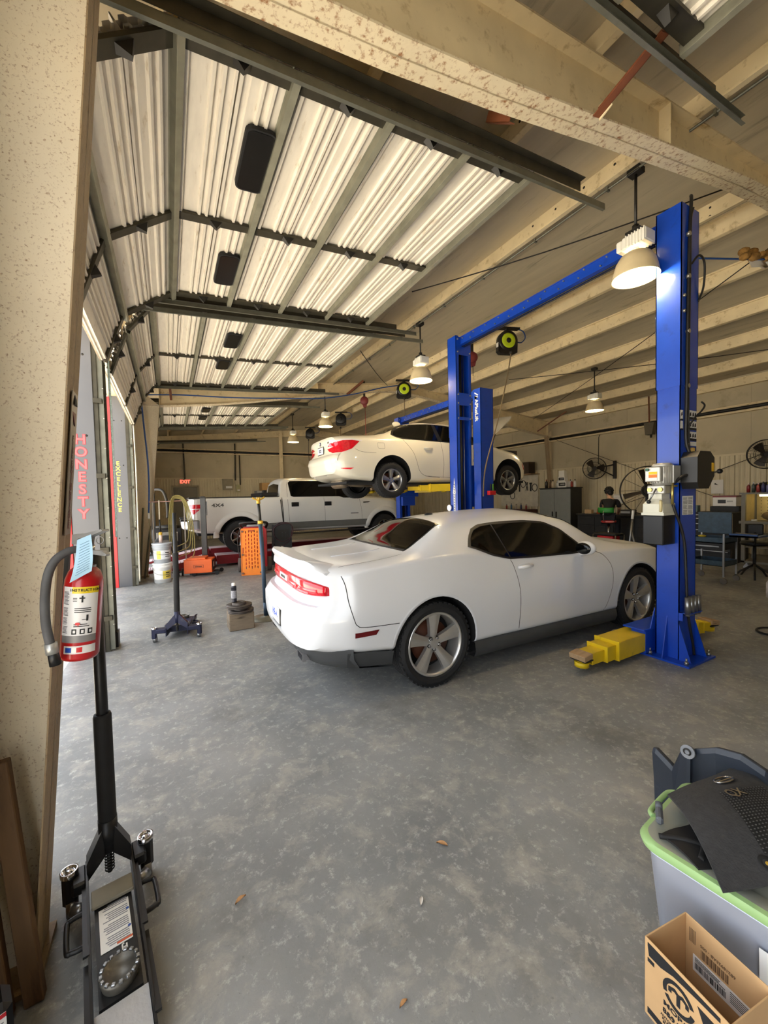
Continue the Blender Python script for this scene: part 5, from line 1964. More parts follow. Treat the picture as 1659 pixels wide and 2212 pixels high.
# ---- trolley jacks
jackb = mat('jack_black', rgb(30, 29, 29), .42, .2, var=.25, stain=rgb(84, 80, 74), amount=.26)
def floor_jack(name, loc, rz, label, paintm, tilt, hlen, low, L=.78, wd=.115, grip=.46, co=.12):
    """local x: saddle end 0 -> rear wheels L; handle socket at the rear"""
    t = thing(name, label, 'floor jack', loc, rz)
    for sd in (-1, 1):
        m = MB()
        P = [(0, .03), (0, .085), (.06, .10), (.30, .125), (L-.12, .15), (L, .155), (L, .06), (L-.1, .045), (.3, .04)]
        m.prism(P, sd*wd-.004, sd*wd+.004, 'XZ')
        m.build('side_plate', paintm, t)
        m = MB(); m.box((.02, min(sd*wd, sd*(wd+.018)), .085), (.30, max(sd*wd, sd*(wd+.018)), .095)); m.box((.30, min(sd*wd, sd*(wd+.018)), .12), (L, max(sd*wd, sd*(wd+.018)), .128)); m.build('side_flange', paintm, t)
        # carrying handle
        m = MB(); m.tube(spline([(.37, sd*wd, .10), (.37, sd*(wd+.03), .10), (.375, sd*(wd+.05), .10), (.385, sd*(wd+.062), .10), (.485, sd*(wd+.062), .105), (.498, sd*(wd+.05), .108), (.50, sd*(wd+.02), .11), (.50, sd*wd, .11)], 4), .009, 8); m.build('carry_handle', paintm, t)
        # rear caster on an arm
        m = MB(); m.box((L-.10, min(sd*wd, sd*(wd+co)), .10), (L+.0, max(sd*wd, sd*(wd+co)), .15), .008)
        m.box((L-.06, min(sd*(wd+co-.02), sd*(wd+co+.03)), .04), (L+.0, max(sd*(wd+co-.02), sd*(wd+co+.03)), .165), .012)
        ca = m.build('caster_bracket', paintm, t)
        m = MB(); m.cyl((L-.04, sd*(wd+co-.02), .034), (L-.04, sd*(wd+co+.02), .034), .034, n=20); m.build('caster_wheel', steel, ca)
        m = MB(); m.lathe([(.0, .006), (.012, .006), (.014, .0), (.022, .0), (.024, .008), (.030, .008), (.030, -.01)], 20, 'Z', (L-.03, sd*(wd+co+.005), .165)); m.build('caster_cap', chrome, ca)
        m = MB(); m.cyl((L-.16, sd*(wd+.01), .085), (L-.13, sd*(wd+.045), .085), .022, n=16); m.build('ram_end', steel, t)
        # front wheels
        m = MB(); m.cyl((.10, sd*(wd-.03), .035), (.10, sd*(wd-.005), .035), .035, n=18); m.build('front_wheel', darkm, t)
    # lift arm cover with label, saddle, silver nose plate
    m = MB()
    m.prism([(.125, .07), (.125, .097), (.42, .117), (L-.16, .135), (L-.16, .06)], -wd+.018, wd-.018, 'XZ')
    arm = m.build('lift_arm', paintm, t)
    m = MB()
    for i in range(20):
        a = 2*PI*i/20
    m.lathe([(0, .124), (.042, .124), (.045, .136), (.053, .136), (.056, .124), (.05, .10)], 40, 'Z', (.185, 0, 0))
    sdl = m.build('saddle', mat('saddle_worn', rgb(96, 92, 84), .4, .6, var=.3, scale=30), t)
    m = MB()
    for i in range(16):
        a = 2*PI*i/16
        m.m = M.Translation((.185, 0, 0)) @ M.Rotation(a, 4, 'Z')
        m.box((.045, -.006, .132), (.056, .006, .142), .002)
    m.build('saddle_tooth', steel, sdl, split=True)
    m = MB(); m.prism([(0, .035), (0, .075), (.115, .098), (.115, .088), (.012, .06), (.012, .035)], -wd+.006, wd-.006, 'XZ')
    m.build('nose_plate', mat('nose_silver', rgb(170, 168, 166), .6, .3, var=.08, bump=.2), t)
    # socket yoke and handle
    m = MB()
    for sd in (-1, 1):
        m.prism([(L-.06, .13), (L-.10, .20), (L-.055, .28), (L-.02, .28), (L-.0, .16)], sd*(wd-.005)-.005, sd*(wd-.005)+.005, 'XZ') if False else None
    q = M.Translation((L-.045, 0, .14)) @ M.Rotation(tilt, 4, 'Y')
    m.m = q
    for sd in (-1, 1):
        m.add([(-.03, sd*wd, -.02), (.03, sd*wd, -.02), (.03, sd*wd, .05), (-.03, sd*wd, .05), (-.03, sd*.022, .16), (.03, sd*.022, .16), (.03, sd*.012, .055), (-.03, sd*.012, .055)],
              [(0, 1, 2, 3), (3, 2, 5, 4), (4, 5, 6, 7), (7, 6, 1, 0), (1, 6, 5, 2), (0, 3, 4, 7)])
    m.cyl((0, 0, .06), (0, 0, .19), .034, n=20)
    m.box((-.03, -wd+.01, .015), (.03, wd-.01, .05)) if False else None
    yk = m.build('handle_yoke', paintm, t)
    m = MB(); m.m = q
    m.tube([(.0, 0, -.04+.002*0), (0, 0, .06)], .009, 8)
    for i in range(7):
        m.lathe([(.014, -.03+i*.012), (.018, -.027+i*.012), (.014, -.024+i*.012)], 14)
    m.build('pump_spring', darkm, t)
    m = MB(); m.m = q
    m.cyl((0, 0, .15), (0, 0, hlen), .0215, n=20)
    h = m.build('handle_bar', black, t)
    m = MB(); m.m = q
    m.lathe([(.022, low), (.030, low+.004), (.032, low+.012), (.032, low+grip-.01), (.029, low+grip), (.022, low+grip)], 24)
    m.build('foam_grip', rubber, h)
    m = MB(); m.box((L-.24, -wd+.01, .13), (L-.16, wd-.01, .145), .003); m.build('rear_cover', mat('dusty_plate', rgb(120, 114, 98), .7, var=.2), t)
    return t, arm
# near jack: saddle towards the lower edge of the picture
jk, arm = floor_jack('floor_jack', (-.166, 1.312, 0), R(99.4), 'black trolley jack in the lower left corner with a tall padded handle', jackb, R(0), 1.30, .17, L=.70, wd=.076, co=.05)
hd = [o for o in kids(jk) if o.name.startswith(('handle_bar', 'handle_yoke', 'pump_spring'))]
m = MB()
m.m = M.Translation((.395, 0, .1165)) @ M.Rotation(-.072, 4, 'Y')
m.box((-.105, -.046, 0), (.105, .046, .0015))
lb = m.build('jack_label', paper, arm)
m = MB()
m.m = M.Translation((.40, 0, .118)) @ M.Rotation(-.072, 4, 'Y')
for i in range(24):
    x = -.098+i*.0078
    if i % 6 == 5: continue
    m.box((x, -.042+.004*random.random(), .0003), (x+.0035, .016+.02*random.random(), .0008))
for o in (lb,):
    pass
pm = m.build('fine_print', mat('print_grey', rgb(128, 130, 136), .7), arm)
m = MB(); m.m = M.Translation((.40, 0, .118)) @ M.Rotation(-.072, 4, 'Y')
m.box((-.105, -.046, .0003), (-.098, .0, .0009)); m.build('label_stripe', mat('label_orange', rgb(206, 92, 50), .6), arm)
m = MB(); m.m = M.Translation((.40, 0, .118)) @ M.Rotation(-.072, 4, 'Y')
m.cyl((.01, -.040, .0), (.01, -.040, .001), .005, n=14); m.cyl((-.06, -.040, .0), (-.06, -.040, .001), .005, n=14); m.build('label_badge', mat('label_blue', rgb(50, 84, 160), .6), arm)
text('FJ', .026, frame((.270, -.02, .1125), (0, 1, 0), (-1, 0, 0)), mat('label_white', rgb(224, 222, 216), .6), 'model_letters', arm, .001, .001)
# second jack, rear towards the camera
floor_jack('floor_jack', (.16, 5.98, 0), R(-100), 'dark blue trolley jack on the open floor with an upright black handle', mat('jack_blue', rgb(30, 33, 60), .4, .2, var=.25, stain=rgb(90, 86, 80), amount=.3), R(-5), 1.36, .16, grip=.72)

# brake discs and a spray can on a wooden block
m = MB(); m.box((.60, 5.18, 0), (.90, 5.42, .215), .008)
tag(m.build('wood_block', woodold), 'weathered wooden block on the floor holding up old brake discs', 'wood block')
def disc(z, x, y, label, r=.155):
    t = thing('brake_disc', label, 'brake disc', (x, y, z), random.random(), 'old brake discs on the wooden block')
    m = MB(); m.lathe([(.035, .012), (r, .012), (r, -.0), (.035, 0)], 44); m.build('friction_ring', mat('disc_iron', rgb(84, 76, 70), .5, .6, var=.25, stain=rgb(100, 70, 52), amount=.3), t)
    m = MB(); m.lathe([(r-.006, .016), (r, .016), (r, .030), (.04, .030), (.04, .016)], 44); m.build('upper_ring', mat('disc_iron', rgb(84, 76, 70)), t)
    m = MB()
    for i in range(26):
        m.m = M.Rotation(2*PI*i/26, 4, 'Z')
        m.box((.09, -.004, .011), (r-.01, .004, .017))
    m.build('vent_vanes', darkm, t, stuff=True)
    m = MB(); m.lathe([(.085, .030), (.082, .055), (.075, .060), (.034, .060), (.034, .03)], 36); m.build('hat', mat('disc_iron', rgb(84, 76, 70)), t)
disc(.217, .755, 5.27, 'lower old brake disc lying on the weathered wooden block')
disc(.282, .735, 5.27, 'upper old brake disc lying on top of the other one')
def spray(loc, label, bodym, capm, h=.20, r=.033, group=None):
    t = thing('spray_can', label, 'spray can', loc, 0, group)
    m = MB(); m.lathe([(0, 0), (r, 0), (r+.001, .004), (r, .008), (r, h*.78), (r+.001, h*.785), (r*.72, h*.86), (r*.45, h*.88)], 24); m.build('can', bodym, t)
    m = MB(); m.lathe([(r*.7, h*.86), (r*.7, h*.97), (r*.5, h), (0, h)], 20); m.build('cap', capm, t)
    m = MB(); m.lathe([(r+.0012, h*.2), (r+.0012, h*.6)], 24); m.build('can_label', mat('can_label_grey', rgb(150, 150, 156), .4, var=.3, scale=40), t)
    return t
spray((.68, 5.30, .344), 'dark spray can with a white cap standing on the old brake discs', mat('can_dark', rgb(52, 52, 60), .35, .3), white, h=.24, r=.034)

# tall pole stand
t = thing('pole_stand', 'tall slim blue grey pole stand with a yellow saddle on a round base', 'stand', (1.12, 5.54, 0))
m = MB(); m.lathe([(0, 0), (.205, 0), (.205, .006), (.10, .012), (.035, .03), (.03, .05), (0, .05)], 40); m.build('round_base', mat('worn_base', rgb(112, 108, 92), .5, .5, var=.2), t)
m = MB(); m.cyl((0, 0, .02), (-.035, 0, 1.33), .028, n=18); m.cyl((0, 0, .03), (-.002, 0, .22), .033, n=18); m.build('outer_pole', bluest, t)
m = MB(); m.cyl((-.035, 0, 1.30), (-.052, 0, 1.60), .019, n=14); m.build('inner_pole', darkm, t)
m = MB(); m.cyl((-.034, 0, 1.30), (-.035, 0, 1.345), .035, n=18); m.cyl((-.035, -.03, 1.32), (-.035, -.075, 1.32), .008); m.build('collar', yelbr, t)
m = MB(); m.cyl((-.051, 0, 1.575), (-.053, 0, 1.625), .026, n=16)
m.tube(spline([(-.13, 0, 1.66), (-.10, 0, 1.64), (-.053, 0, 1.628), (-.01, 0, 1.64), (.03, 0, 1.665)], 4), .011, 8); m.tube(spline([(-.053, -.07, 1.66), (-.053, -.04, 1.638), (-.053, 0, 1.63), (-.053, .04, 1.638), (-.053, .07, 1.66)], 4), .011, 8)
m.build('saddle', yelbr, t)

# orange steel cabinet on wheels with a dark mast
t = thing('mast_unit', 'orange steel box on black casters with a tall dark mast behind it', 'shop equipment', (.56, 9.62, 0), R(-14))
m = MB(); m.box((-.29, -.20, .07), (.27, .20, .36), .006); m.box((-.22, -.195, .36), (.14, .195, .40), .006); m.build('cabinet', orange, t)
m = MB(); m.box((.271, -.17, .10), (.276, .17, .33)); m.build('end_panel', black, t)
m = MB(); m.box((.2765, -.06, .17), (.279, .04, .28)); m.build('end_label', paper, t)
m = MB()
for (x0, x1, z0, z1) in ((-.10, .10, .183, .187), (-.10, .10, .243, .247), (-.10, -.096, .187, .243), (.096, .10, .187, .243)):
    m.box((x0, -.2035, z0), (x1, -.2005, z1))
m.build('name_frame', darkm, t)
text('Johnson', .045, frame((0, -.202, .214), (1, 0, 0), (0, 0, 1)), darkm, 'lettering', t, .001, .001)
m = MB(); m.box((-.14, .24, .0), (.34, .30, .05)); m.box((-.2, -.1, .03), (.4, .0, .07)); m.build('base_frame', black, t)
for p in ((-.10, -.14), (.36, -.12), (.40, .25)):
    m = MB(); m.cyl((p[0], p[1]-.02, .045), (p[0], p[1]+.02, .045), .045, n=20); m.build('caster', rubber, t)
m = MB(); m.box((.0, .235, .03), (.11, .31, 1.70), .004); m.box((.11, .25, 1.3), (.135, .29, 1.62)); m.build('mast', mat('mast_grey', rgb(66, 66, 66), .45, .3), t)
m = MB(); m.box((-.015, .22, 1.70), (.125, .325, 1.72)); m.box((.02, .20, 1.71), (.09, .33, 1.735)); m.build('mast_cap', darkm, t)

# orange creeper leaning on a red service machine
t = thing('service_machine', 'red wheeled service machine with a black top handle behind the orange creeper', 'shop equipment', (1.68, 9.32, 0), R(-14))
m = MB()
m.prism([(-.27, .12), (.27, .12), (.27, .95), (.22, 1.02), (-.22, 1.02), (-.27, .95)], -.15, .22, 'XZ'); m.build('cabinet', redp, t)
m = MB(); m.box((-.19, -.155, .90), (.2, -.149, .96)); m.build('display', black, t)
m = MB(); m.tube(spline([(-.25, .1, .98), (-.29, -.05, 1.08), (-.24, -.14, 1.12), (.0, -.16, 1.13), (.24, -.14, 1.12), (.29, -.05, 1.08), (.25, .1, .98)], 6), .028, 10); m.build('push_handle', black, t)
m = MB(); m.box((-.16, -.02, 1.02), (.18, .15, 1.06), .01); m.build('top_tray', greypl, t)
for sd in (-1, 1):
    m = MB(); m.cyl((sd*.27, .05, .16), (sd*.36, .05, .16), .16, n=28); m.build('wheel', mat('dusty_tyre', rgb(92, 82, 76), .8), t)
m = MB(); m.tube(spline([(-.28, -.1, 1.0), (-.34, -.15, .8), (-.33, -.16, .5), (-.30, -.15, .35), (-.29, -.1, .6)], 6), .010, 6); m.build('cable', black, t)
t = thing('creeper_board', 'bright orange slotted mechanic creeper standing on end against the red machine', 'creeper', (1.53, 8.88, 0), R(-14), rot=(R(-7), 0, R(-14)))
# board with rows of real slots: built from bars
m = MB()
W2, H2 = .205, 1.0
slots = []
cols = [-.115, -.055, .005, .065, .125]
xs = [-W2]
for c in cols: xs += [c-.009, c+.009]
xs.append(W2)
rowsz = [.14+.085*i for i in range(10)]
zs = [0.02]
for z in rowsz: zs += [z, z+.055]
zs.append(H2)
for i in range(len(xs)-1):
    if i % 2 == 0:
        m.box((xs[i], -.018, zs[0]), (xs[i+1], .018, zs[-1]))
    else:
        for j in range(0, len(zs)-1, 2):
            z0, z1 = zs[j], zs[j+1]
            if i in (3, 7): z0, z1 = (z0+.02 if j else z0), (z1+.02 if j < len(zs)-2 else z1)
            m.box((xs[i], -.018, z0), (xs[i+1], .018, z1))
m.build('board', orangep, t)
m = MB(); m.box((-W2-.012, -.03, .0), (-W2, .03, H2)); m.box((W2, -.03, 0), (W2+.012, .03, H2)); m.box((-W2, -.03, 0), (W2, .03, .02)); m.box((-W2, -.03, H2), (W2, .03, H2+.015)); m.build('rim', orangep, t)
m = MB(); m.box((-.06, -.021, .945), (.06, -.017, .975), .003); m.box((-W2+.02, -.021, .48), (-W2+.045, -.017, .60), .003); m.build('grip_hole', mat('dark_orange', rgb(170, 66, 20), .6), t, split=True)
m = MB()
for z in (.05, .45, .95):
    for x in (-W2+.02, W2-.02): m.cyl((x, -.05, z), (x, -.015, z), .022, n=12)
m.build('caster', mat('caster_brown', rgb(110, 74, 50), .5), t, split=True)

# black service machine with looped leads
t = thing('battery_charger', 'black wheeled charger cabinet with looped leads standing left of the white coupe', 'shop equipment', (2.50, 9.98, 0), R(-14))
m = MB(); m.prism([(-.22, .10), (.22, .10), (.20, .98), (.12, 1.04), (-.12, 1.04), (-.20, .98)], -.13, .2, 'XZ'); m.build('cabinet', black, t)
m = MB(); m.box((-.13, -.136, .62), (.15, -.129, .88)); m.build('front_panel', darkm, t)
for x in (-.03, .05):
    m = MB(); m.box((x, -.15, .68), (x+.025, -.136, .80)); m.build('knob', black, t)
m = MB(); m.prism([(-.30, 0), (-.24, 0), (-.20, .98), (-.26, 1.0)], -.10, .16, 'XZ'); m.build('side_frame', mat('charcoal_plastic', rgb(54, 56, 58), .5), t)
for sd in (-1, 1):
    m = MB(); m.cyl((sd*.22, .1, .12), (sd*.28, .1, .12), .12, n=24); m.build('wheel', rubber, t)
lead = mat('maroon_lead', rgb(76, 40, 48), .5)
m = MB(); m.tube(spline([(-.2, -.14, .92), (-.08, -.16, 1.05), (.12, -.16, 1.04), (.24, -.16, .92), (.20, -.16, .70), (0, -.16, .58), (-.16, -.16, .66), (-.22, -.15, .8), (-.18, -.16, .95), (.05, -.17, 1.03), (.22, -.17, .96), (.16, -.17, .62), (.02, -.17, .5), (-.02, -.17, .46)], 7), .010, 6); m.build('looped_lead', lead, t)
m = MB(); m.box((-.05, -.17, .38), (.0, -.165, .47)); m.build('hang_tag', paper, t)
m = MB(); m.cyl((.02, .0, 1.04), (-.03, .05, 1.62), .013); m.build('mast', darkm, t)

# buckets
def bucket(z, x, y, label, bodym, lab):
    t = thing('bucket', label, 'bucket', (x, y, z), R(10))
    m = MB(); m.lathe([(0, .0), (.150, 0), (.168, .30), (.172, .305), (.172, .36), (.178, .365), (.178, .38), (.168, .385), (0, .385)], 36)
    for k in (.315, .335): m.lathe([(.172, k), (.182, k+.003), (.182, k+.009), (.172, k+.012)], 36)
    m.build('tub', bodym, t)
    m = MB(); m.lathe([(0, .40), (.172, .40), (.184, .392), (.186, .372), (.178, .370)], 36); m.build('lid', bodym, t)
    m = MB(); m.lathe([(.1635, .08), (.1705, .26)], 16, a0=R(200), a1=R(320)); m.build('bucket_label', mat('bucket_paper_'+lab, rgb(*{'a': (220, 222, 226), 'b': (238, 238, 234)}[lab]), .5), t)
    m = MB(); m.lathe([(.1642, .085), (.1706, .25)], 10, a0=R(262 if lab == 'b' else 226), a1=R(318 if lab == 'b' else 252)); m.build('label_panel', mat('yellow_panel', rgb(226, 204, 90), .5, var=.15), t)
    m = MB()
    for zz in ((.20, .22), (.165, .18), (.125, .14)):
        m.lathe([(.171-.0003*0+(.2-zz[0])*-.02, zz[0]), (.171+(.2-zz[1])*-.02, zz[1])], 6, a0=R(280), a1=R(306))
    m.build('label_print', ink, t, stuff=True)
    m = MB(); m.tube(spline([(-.175, 0, .32), (-.16, -.14, .22), (0, -.195, .17), (.16, -.14, .22), (.175, 0, .32)], 8), .004, 6); m.build('bail_handle', steel, t)
bucket(0, -.165, 9.20, 'white plastic bucket with a yellow label standing on the floor', mat('bucket_white', rgb(236, 236, 234), .4, var=.04), 'b')
bucket(.403, -.16, 9.20, 'grey plastic bucket stacked on the white bucket', mat('bucket_grey', rgb(176, 182, 190), .4, var=.05), 'a')
t = thing('spray_wand', 'long thin spray wand with a brass collar standing on the grey bucket', 'spray wand', (-.175, 9.20, .805))  # pressure-washer wand standing on the bucket stack
m = MB(); m.lathe([(0, 0), (.032, 0), (.032, .15), (.02, .17)], 18); m.build('bottle', mat('pale_label', rgb(214, 190, 180), .5, var=.2, scale=30), t)
m = MB(); m.lathe([(.035, .16), (.035, .20), (.018, .22)], 18); m.build('collar', yelbr, t)
m = MB(); m.cyl((0, 0, .2), (-.005, 0, .47), .022, .014, n=14); m.build('grip', black, t)
m = MB(); m.cyl((-.005, 0, .45), (.0, 0, .86), .010, n=10); m.build('lance', mat('pale_lance', rgb(206, 196, 178), .5), t)

# hose rack with a yellow hose coil
t = thing('hose_rack', 'rusty bar rack with small black wheels behind the blue jack handle', 'rack', (.05, 9.75, 0))
m = MB(); m.tube([(-.42, 0, 1.63), (.33, 0, 1.65)], .012, 8); m.build('top_bar', mat('pink_bar', rgb(190, 150, 140), .5), t)
for x in (-.36, .24):
    m = MB(); m.box((x-.012, -.012, .08), (x+.012, .012, 1.63)); m.build('upright', mat('pale_upright', rgb(170, 160, 148), .5), t)
m = MB(); m.cyl((-.4, 0, .08), (.17, 0, .08), .012); m.build('axle', darkm, t)
for x in (.06, .14):
    m = MB(); m.cyl((x, -.02, .08), (x+.035, -.02, .08), .08, n=22); m.build('wheel', rubber, t)
yelh = mat('yellow_hose', rgb(150, 138, 80), .55, var=.1)
m = MB()
P = []
for k in range(4):
    w = .12+.04*k
    d = .80+.12*k
    yy = -.04-.018*k
    P += [(.12-w*.6, yy, 1.62-d), (.10-w*.7, yy, 1.62-d*.5), (.08-w*.4, yy, 1.62+.02), (.12, yy, 1.70+.02*k), (.16+w*.5, yy, 1.62), (.18+w*.9, yy, 1.62-d*.45), (.20+w*.8, yy, 1.62-d), (.18, yy, 1.62-d-.12)]
m.tube([V(p)+V((.05, 9.72, 0)) for p in spline(P, 7)], .011, 7)
tag(m.build('yellow_hose', yelh), 'coiled yellow hose draped over the bar rack behind the jack handle', 'hose')

# dark equipment behind the rack
t = thing('tyre_changer', 'dark tyre changing machine in the shade left of the pickup', 'shop equipment', (-.05, 13.4, 0))
m = MB(); m.box((-.4, -.3, 0), (.35, .4, .85), .02); m.build('pedestal', black, t)
m = MB(); m.lathe([(0, .85), (.32, .85), (.32, .92), (.1, .95), (0, .95)], 28); m.build('turntable', darkm, t)
m = MB(); m.box((-.45, .3, .5), (-.32, .45, 1.95), .01); m.tube(spline([(-.38, .38, 1.95), (-.3, .2, 2.0), (-.1, .0, 1.95), (0, 0, 1.6), (0, 0, 1.15)], 6), .04, 10); m.build('swing_arm', darkm, t)
m = MB(); m.box((-.3, -.34, .45), (.25, -.30, .75), .01); m.build('front_plate', mat('worn_plate', rgb(120, 116, 108), .5), t)
m = MB(); m.lathe([(.22, -.09), (.32, -.10), (.34, -.05), (.34, .05), (.32, .10), (.22, .09)], 32, 'Y', (.0, -.5, .34))
tag(m.build('loose_tyre', tyre), 'loose tyre standing on the floor before the tyre changing machine', 'tyre').location = (-.12, 13.3, 0)
# ------------------------------------------------------------------ back wall and right-hand side
greydoor = mat('grey_door_paint', rgb(120, 114, 98), .5, var=.06)
t = thing('exit_door', 'grey steel exit door in the back wall under the red sign', 'door', (.62, YB-.06, 0))
m = MB(); m.box((-.44, -.03, 0), (.44, .0, 2.22), .004); m.build('door_leaf', greydoor, t)
m = MB()
m.box((-.51, -.05, 0), (-.45, .01, 2.28)); m.box((.45, -.05, 0), (.51, .01, 2.28)); m.box((-.51, -.05, 2.23), (.51, .01, 2.29))
m.build('door_frame', mat('door_frame_pale', rgb(160, 150, 124), .5), t)
m = MB(); m.cyl((.36, -.03, 1.0), (.36, -.08, 1.0), .025); m.build('door_knob', steel, t)
t = thing('exit_sign', 'red lit EXIT sign fixed above the grey door on the back wall', 'sign', (.62, YB-.10, 2.44))
m = MB(); m.box((-.19, -.03, -.12), (.19, .04, .12), .01); m.build('sign_box', mat('sign_box', rgb(190, 176, 150), .5), t)
text('EXIT', .19, frame((0, -.0325, 0), (1, 0, 0), (0, 0, 1)), mat('exit_red', rgb(240, 60, 50), .5, emit=(1, .10, .06), estr=2.5), 'lettering', t, .001, .004)
m = MB(); m.tube([(.0, .02, .1), (.0, .02, .35), (-.02, .02, 1.6), (-.12, .02, 1.85)], .03, 8); m.build('conduit', trackm, t)
def wallbox(x, z, w, h, d, label, ma):
    m = MB(); m.box((x-w/2, YB-.07-d, z-h/2), (x+w/2, YB-.066, z+h/2), .006)
    t = m.build('wall_box', ma); tag(t, label, 'electrical box')
    m = MB(); m.box((x-w*.2, YB-.072-d, z-h*.36), (x+w*.4, YB-.0705-d, z-h*.16)); m.build('box_label', paper, t)
    return t
wallbox(2.28, 2.33, .42, .48, .10, 'larger tan breaker box on the back wall above the truck bed', mat('box_tan', rgb(142, 132, 108), .5))
wallbox(2.70, 2.15, .17, .32, .08, 'small pale switch box on the back wall beside the breaker box', mat('box_pale', rgb(170, 164, 120), .5))
m = MB(); m.tube([(2.6, YB-.1, 2.5), (2.62, YB-.1, 3.6), (2.62, YB-.12, 4.1)], .03, 8); m.tube([(2.8, YB-.1, 2.3), (2.8, YB-.1, 3.6)], .025, 8)
tag(m.build('wall_conduit', trackm), 'pair of grey conduits rising from the boxes on the back wall', 'conduit')
t = thing('storage_cabinet', 'grey storage cabinet against the back wall behind the truck cab', 'cabinet', (3.75, 18.0, 0))
m = MB(); m.box((-.38, -.25, 0), (.42, .3, 2.02), .01); m.build('carcass', mat('cabinet_grey', rgb(150, 152, 150), .45), t)
m = MB(); m.box((-.36, -.262, .05), (.01, -.252, 1.98), .003); m.box((.03, -.262, .05), (.40, -.252, 1.98), .003); m.build('door', mat('cabinet_grey', rgb(150, 152, 150)), t, split=True)
m = MB(); m.box((-.22, -.2, 0), (.22, .18, .34), .004)
o = m.build('cardboard_box', mat('cardboard', rgb(186, 148, 96), .8, var=.08)); o.location = (3.80, 17.98, 2.025); o.rotation_euler.z = .1
tag(o, 'cardboard box on top of the grey cabinet by the back wall', 'box')

# right wall: grey two-door cabinet with bottles
cabg = mat('steel_grey_cabinet', rgb(128, 132, 132), .42, .1, var=.05, stain=rgb(96, 98, 96), amount=.3)
t = thing('steel_cabinet', 'grey two-door steel cabinet against the right wall by the far column', 'cabinet', (11.5, 9.05, 0))
m = MB(); m.box((.02, -.61, 0), (.58, .62, 1.78), .006); m.box((.0, -.63, 1.78), (.60, .64, 1.81), .003); m.build('carcass', mat('cabinet_dark_side', rgb(30, 30, 30), .5), t)
for y0, y1, yh in ((-.60, .0, -.07), (.012, .61, .08)):
    m = MB(); m.box((-.005, y0, .06), (.02, y1, 1.76), .004); d = m.build('door', cabg, t)
    m = MB(); m.box((-.012, yh-.03, .80), (-.004, yh+.03, 1.0), .003); m.build('recess_handle', black, d)
def bottle(loc, h, r, col, capc, label, name='bottle', cat='bottle', group=None):
    t = thing(name, label, cat, loc, 0, group)
    k = 'bottle_%d_%d_%d' % tuple(int(c) for c in col)
    m = MB(); m.lathe([(0, 0), (r, 0), (r, h*.62), (r*.8, h*.72), (r*.35, h*.80), (r*.35, h*.86)], 18); m.build('body', mat(k, rgb(*col), .35, var=.15, scale=30), t)
    m = MB(); m.lathe([(r*.42, h*.85), (r*.42, h*.97), (r*.3, h), (0, h)], 14); m.build('cap', mat('cap_%d_%d_%d' % tuple(capc), rgb(*capc), .4), t)
    return t
cols = [((40, 36, 34), (150, 60, 40), 'black bottle with a rust red cap'), ((96, 70, 50), (40, 40, 40), 'brown bottle with a dark cap'), ((206, 190, 160), (60, 50, 44), 'cream jug with a dark cap'), ((214, 214, 210), (230, 230, 226), 'white bottle with a white cap'),
        ((226, 224, 220), (200, 200, 200), 'pale slim bottle'), ((200, 196, 190), (60, 60, 60), 'grey white can with black cap'), ((150, 60, 52), (220, 220, 216), 'red can with a white cap'), ((216, 216, 212), (40, 40, 44), 'white can with a black cap')]
ys = [9.55, 9.42, 9.28, 9.14, 9.06, 8.64, 8.55, 8.47]
hs = [.30, .27, .28, .24, .23, .26, .24, .26]
for i, (c, k, l) in enumerate(cols):
    bottle((11.72+.05*(i % 2), ys[i], 1.81), hs[i], .052 if i < 3 else .04, c, k, l+' on top of the steel cabinet')
def printbox(loc, d, label):
    t = thing('carton', label, 'box', loc, 0)
    m = MB(); m.box((0, -d[1]/2, 0), (d[0], d[1]/2, d[2]), .003); m.build('carton_body', white, t)
    m = MB(); m.box((-.002, -d[1]*.4, d[2]*.25), (0, d[1]*.4, d[2]*.8)); m.build('black_panel', ink, t)
    m = MB(); m.box((-.0035, -d[1]*.3, d[2]*.45), (-.002, d[1]*.2, d[2]*.62)); m.build('panel_print', mat('grey_print2', rgb(170, 170, 168), .6), t)
printbox((11.64, 8.86, 1.812), (.2, .32, .20), 'lower white carton with a black panel on the steel cabinet')
printbox((11.66, 8.90, 2.014), (.16, .26, .16), 'middle white carton with black panel stacked on the lower carton')
m = MB(); m.box((11.68, 8.80, 2.176), (11.82, 9.02, 2.38), .003)
tag(m.build('carton', white), 'plain white carton topmost of the stack on the steel cabinet', 'box')

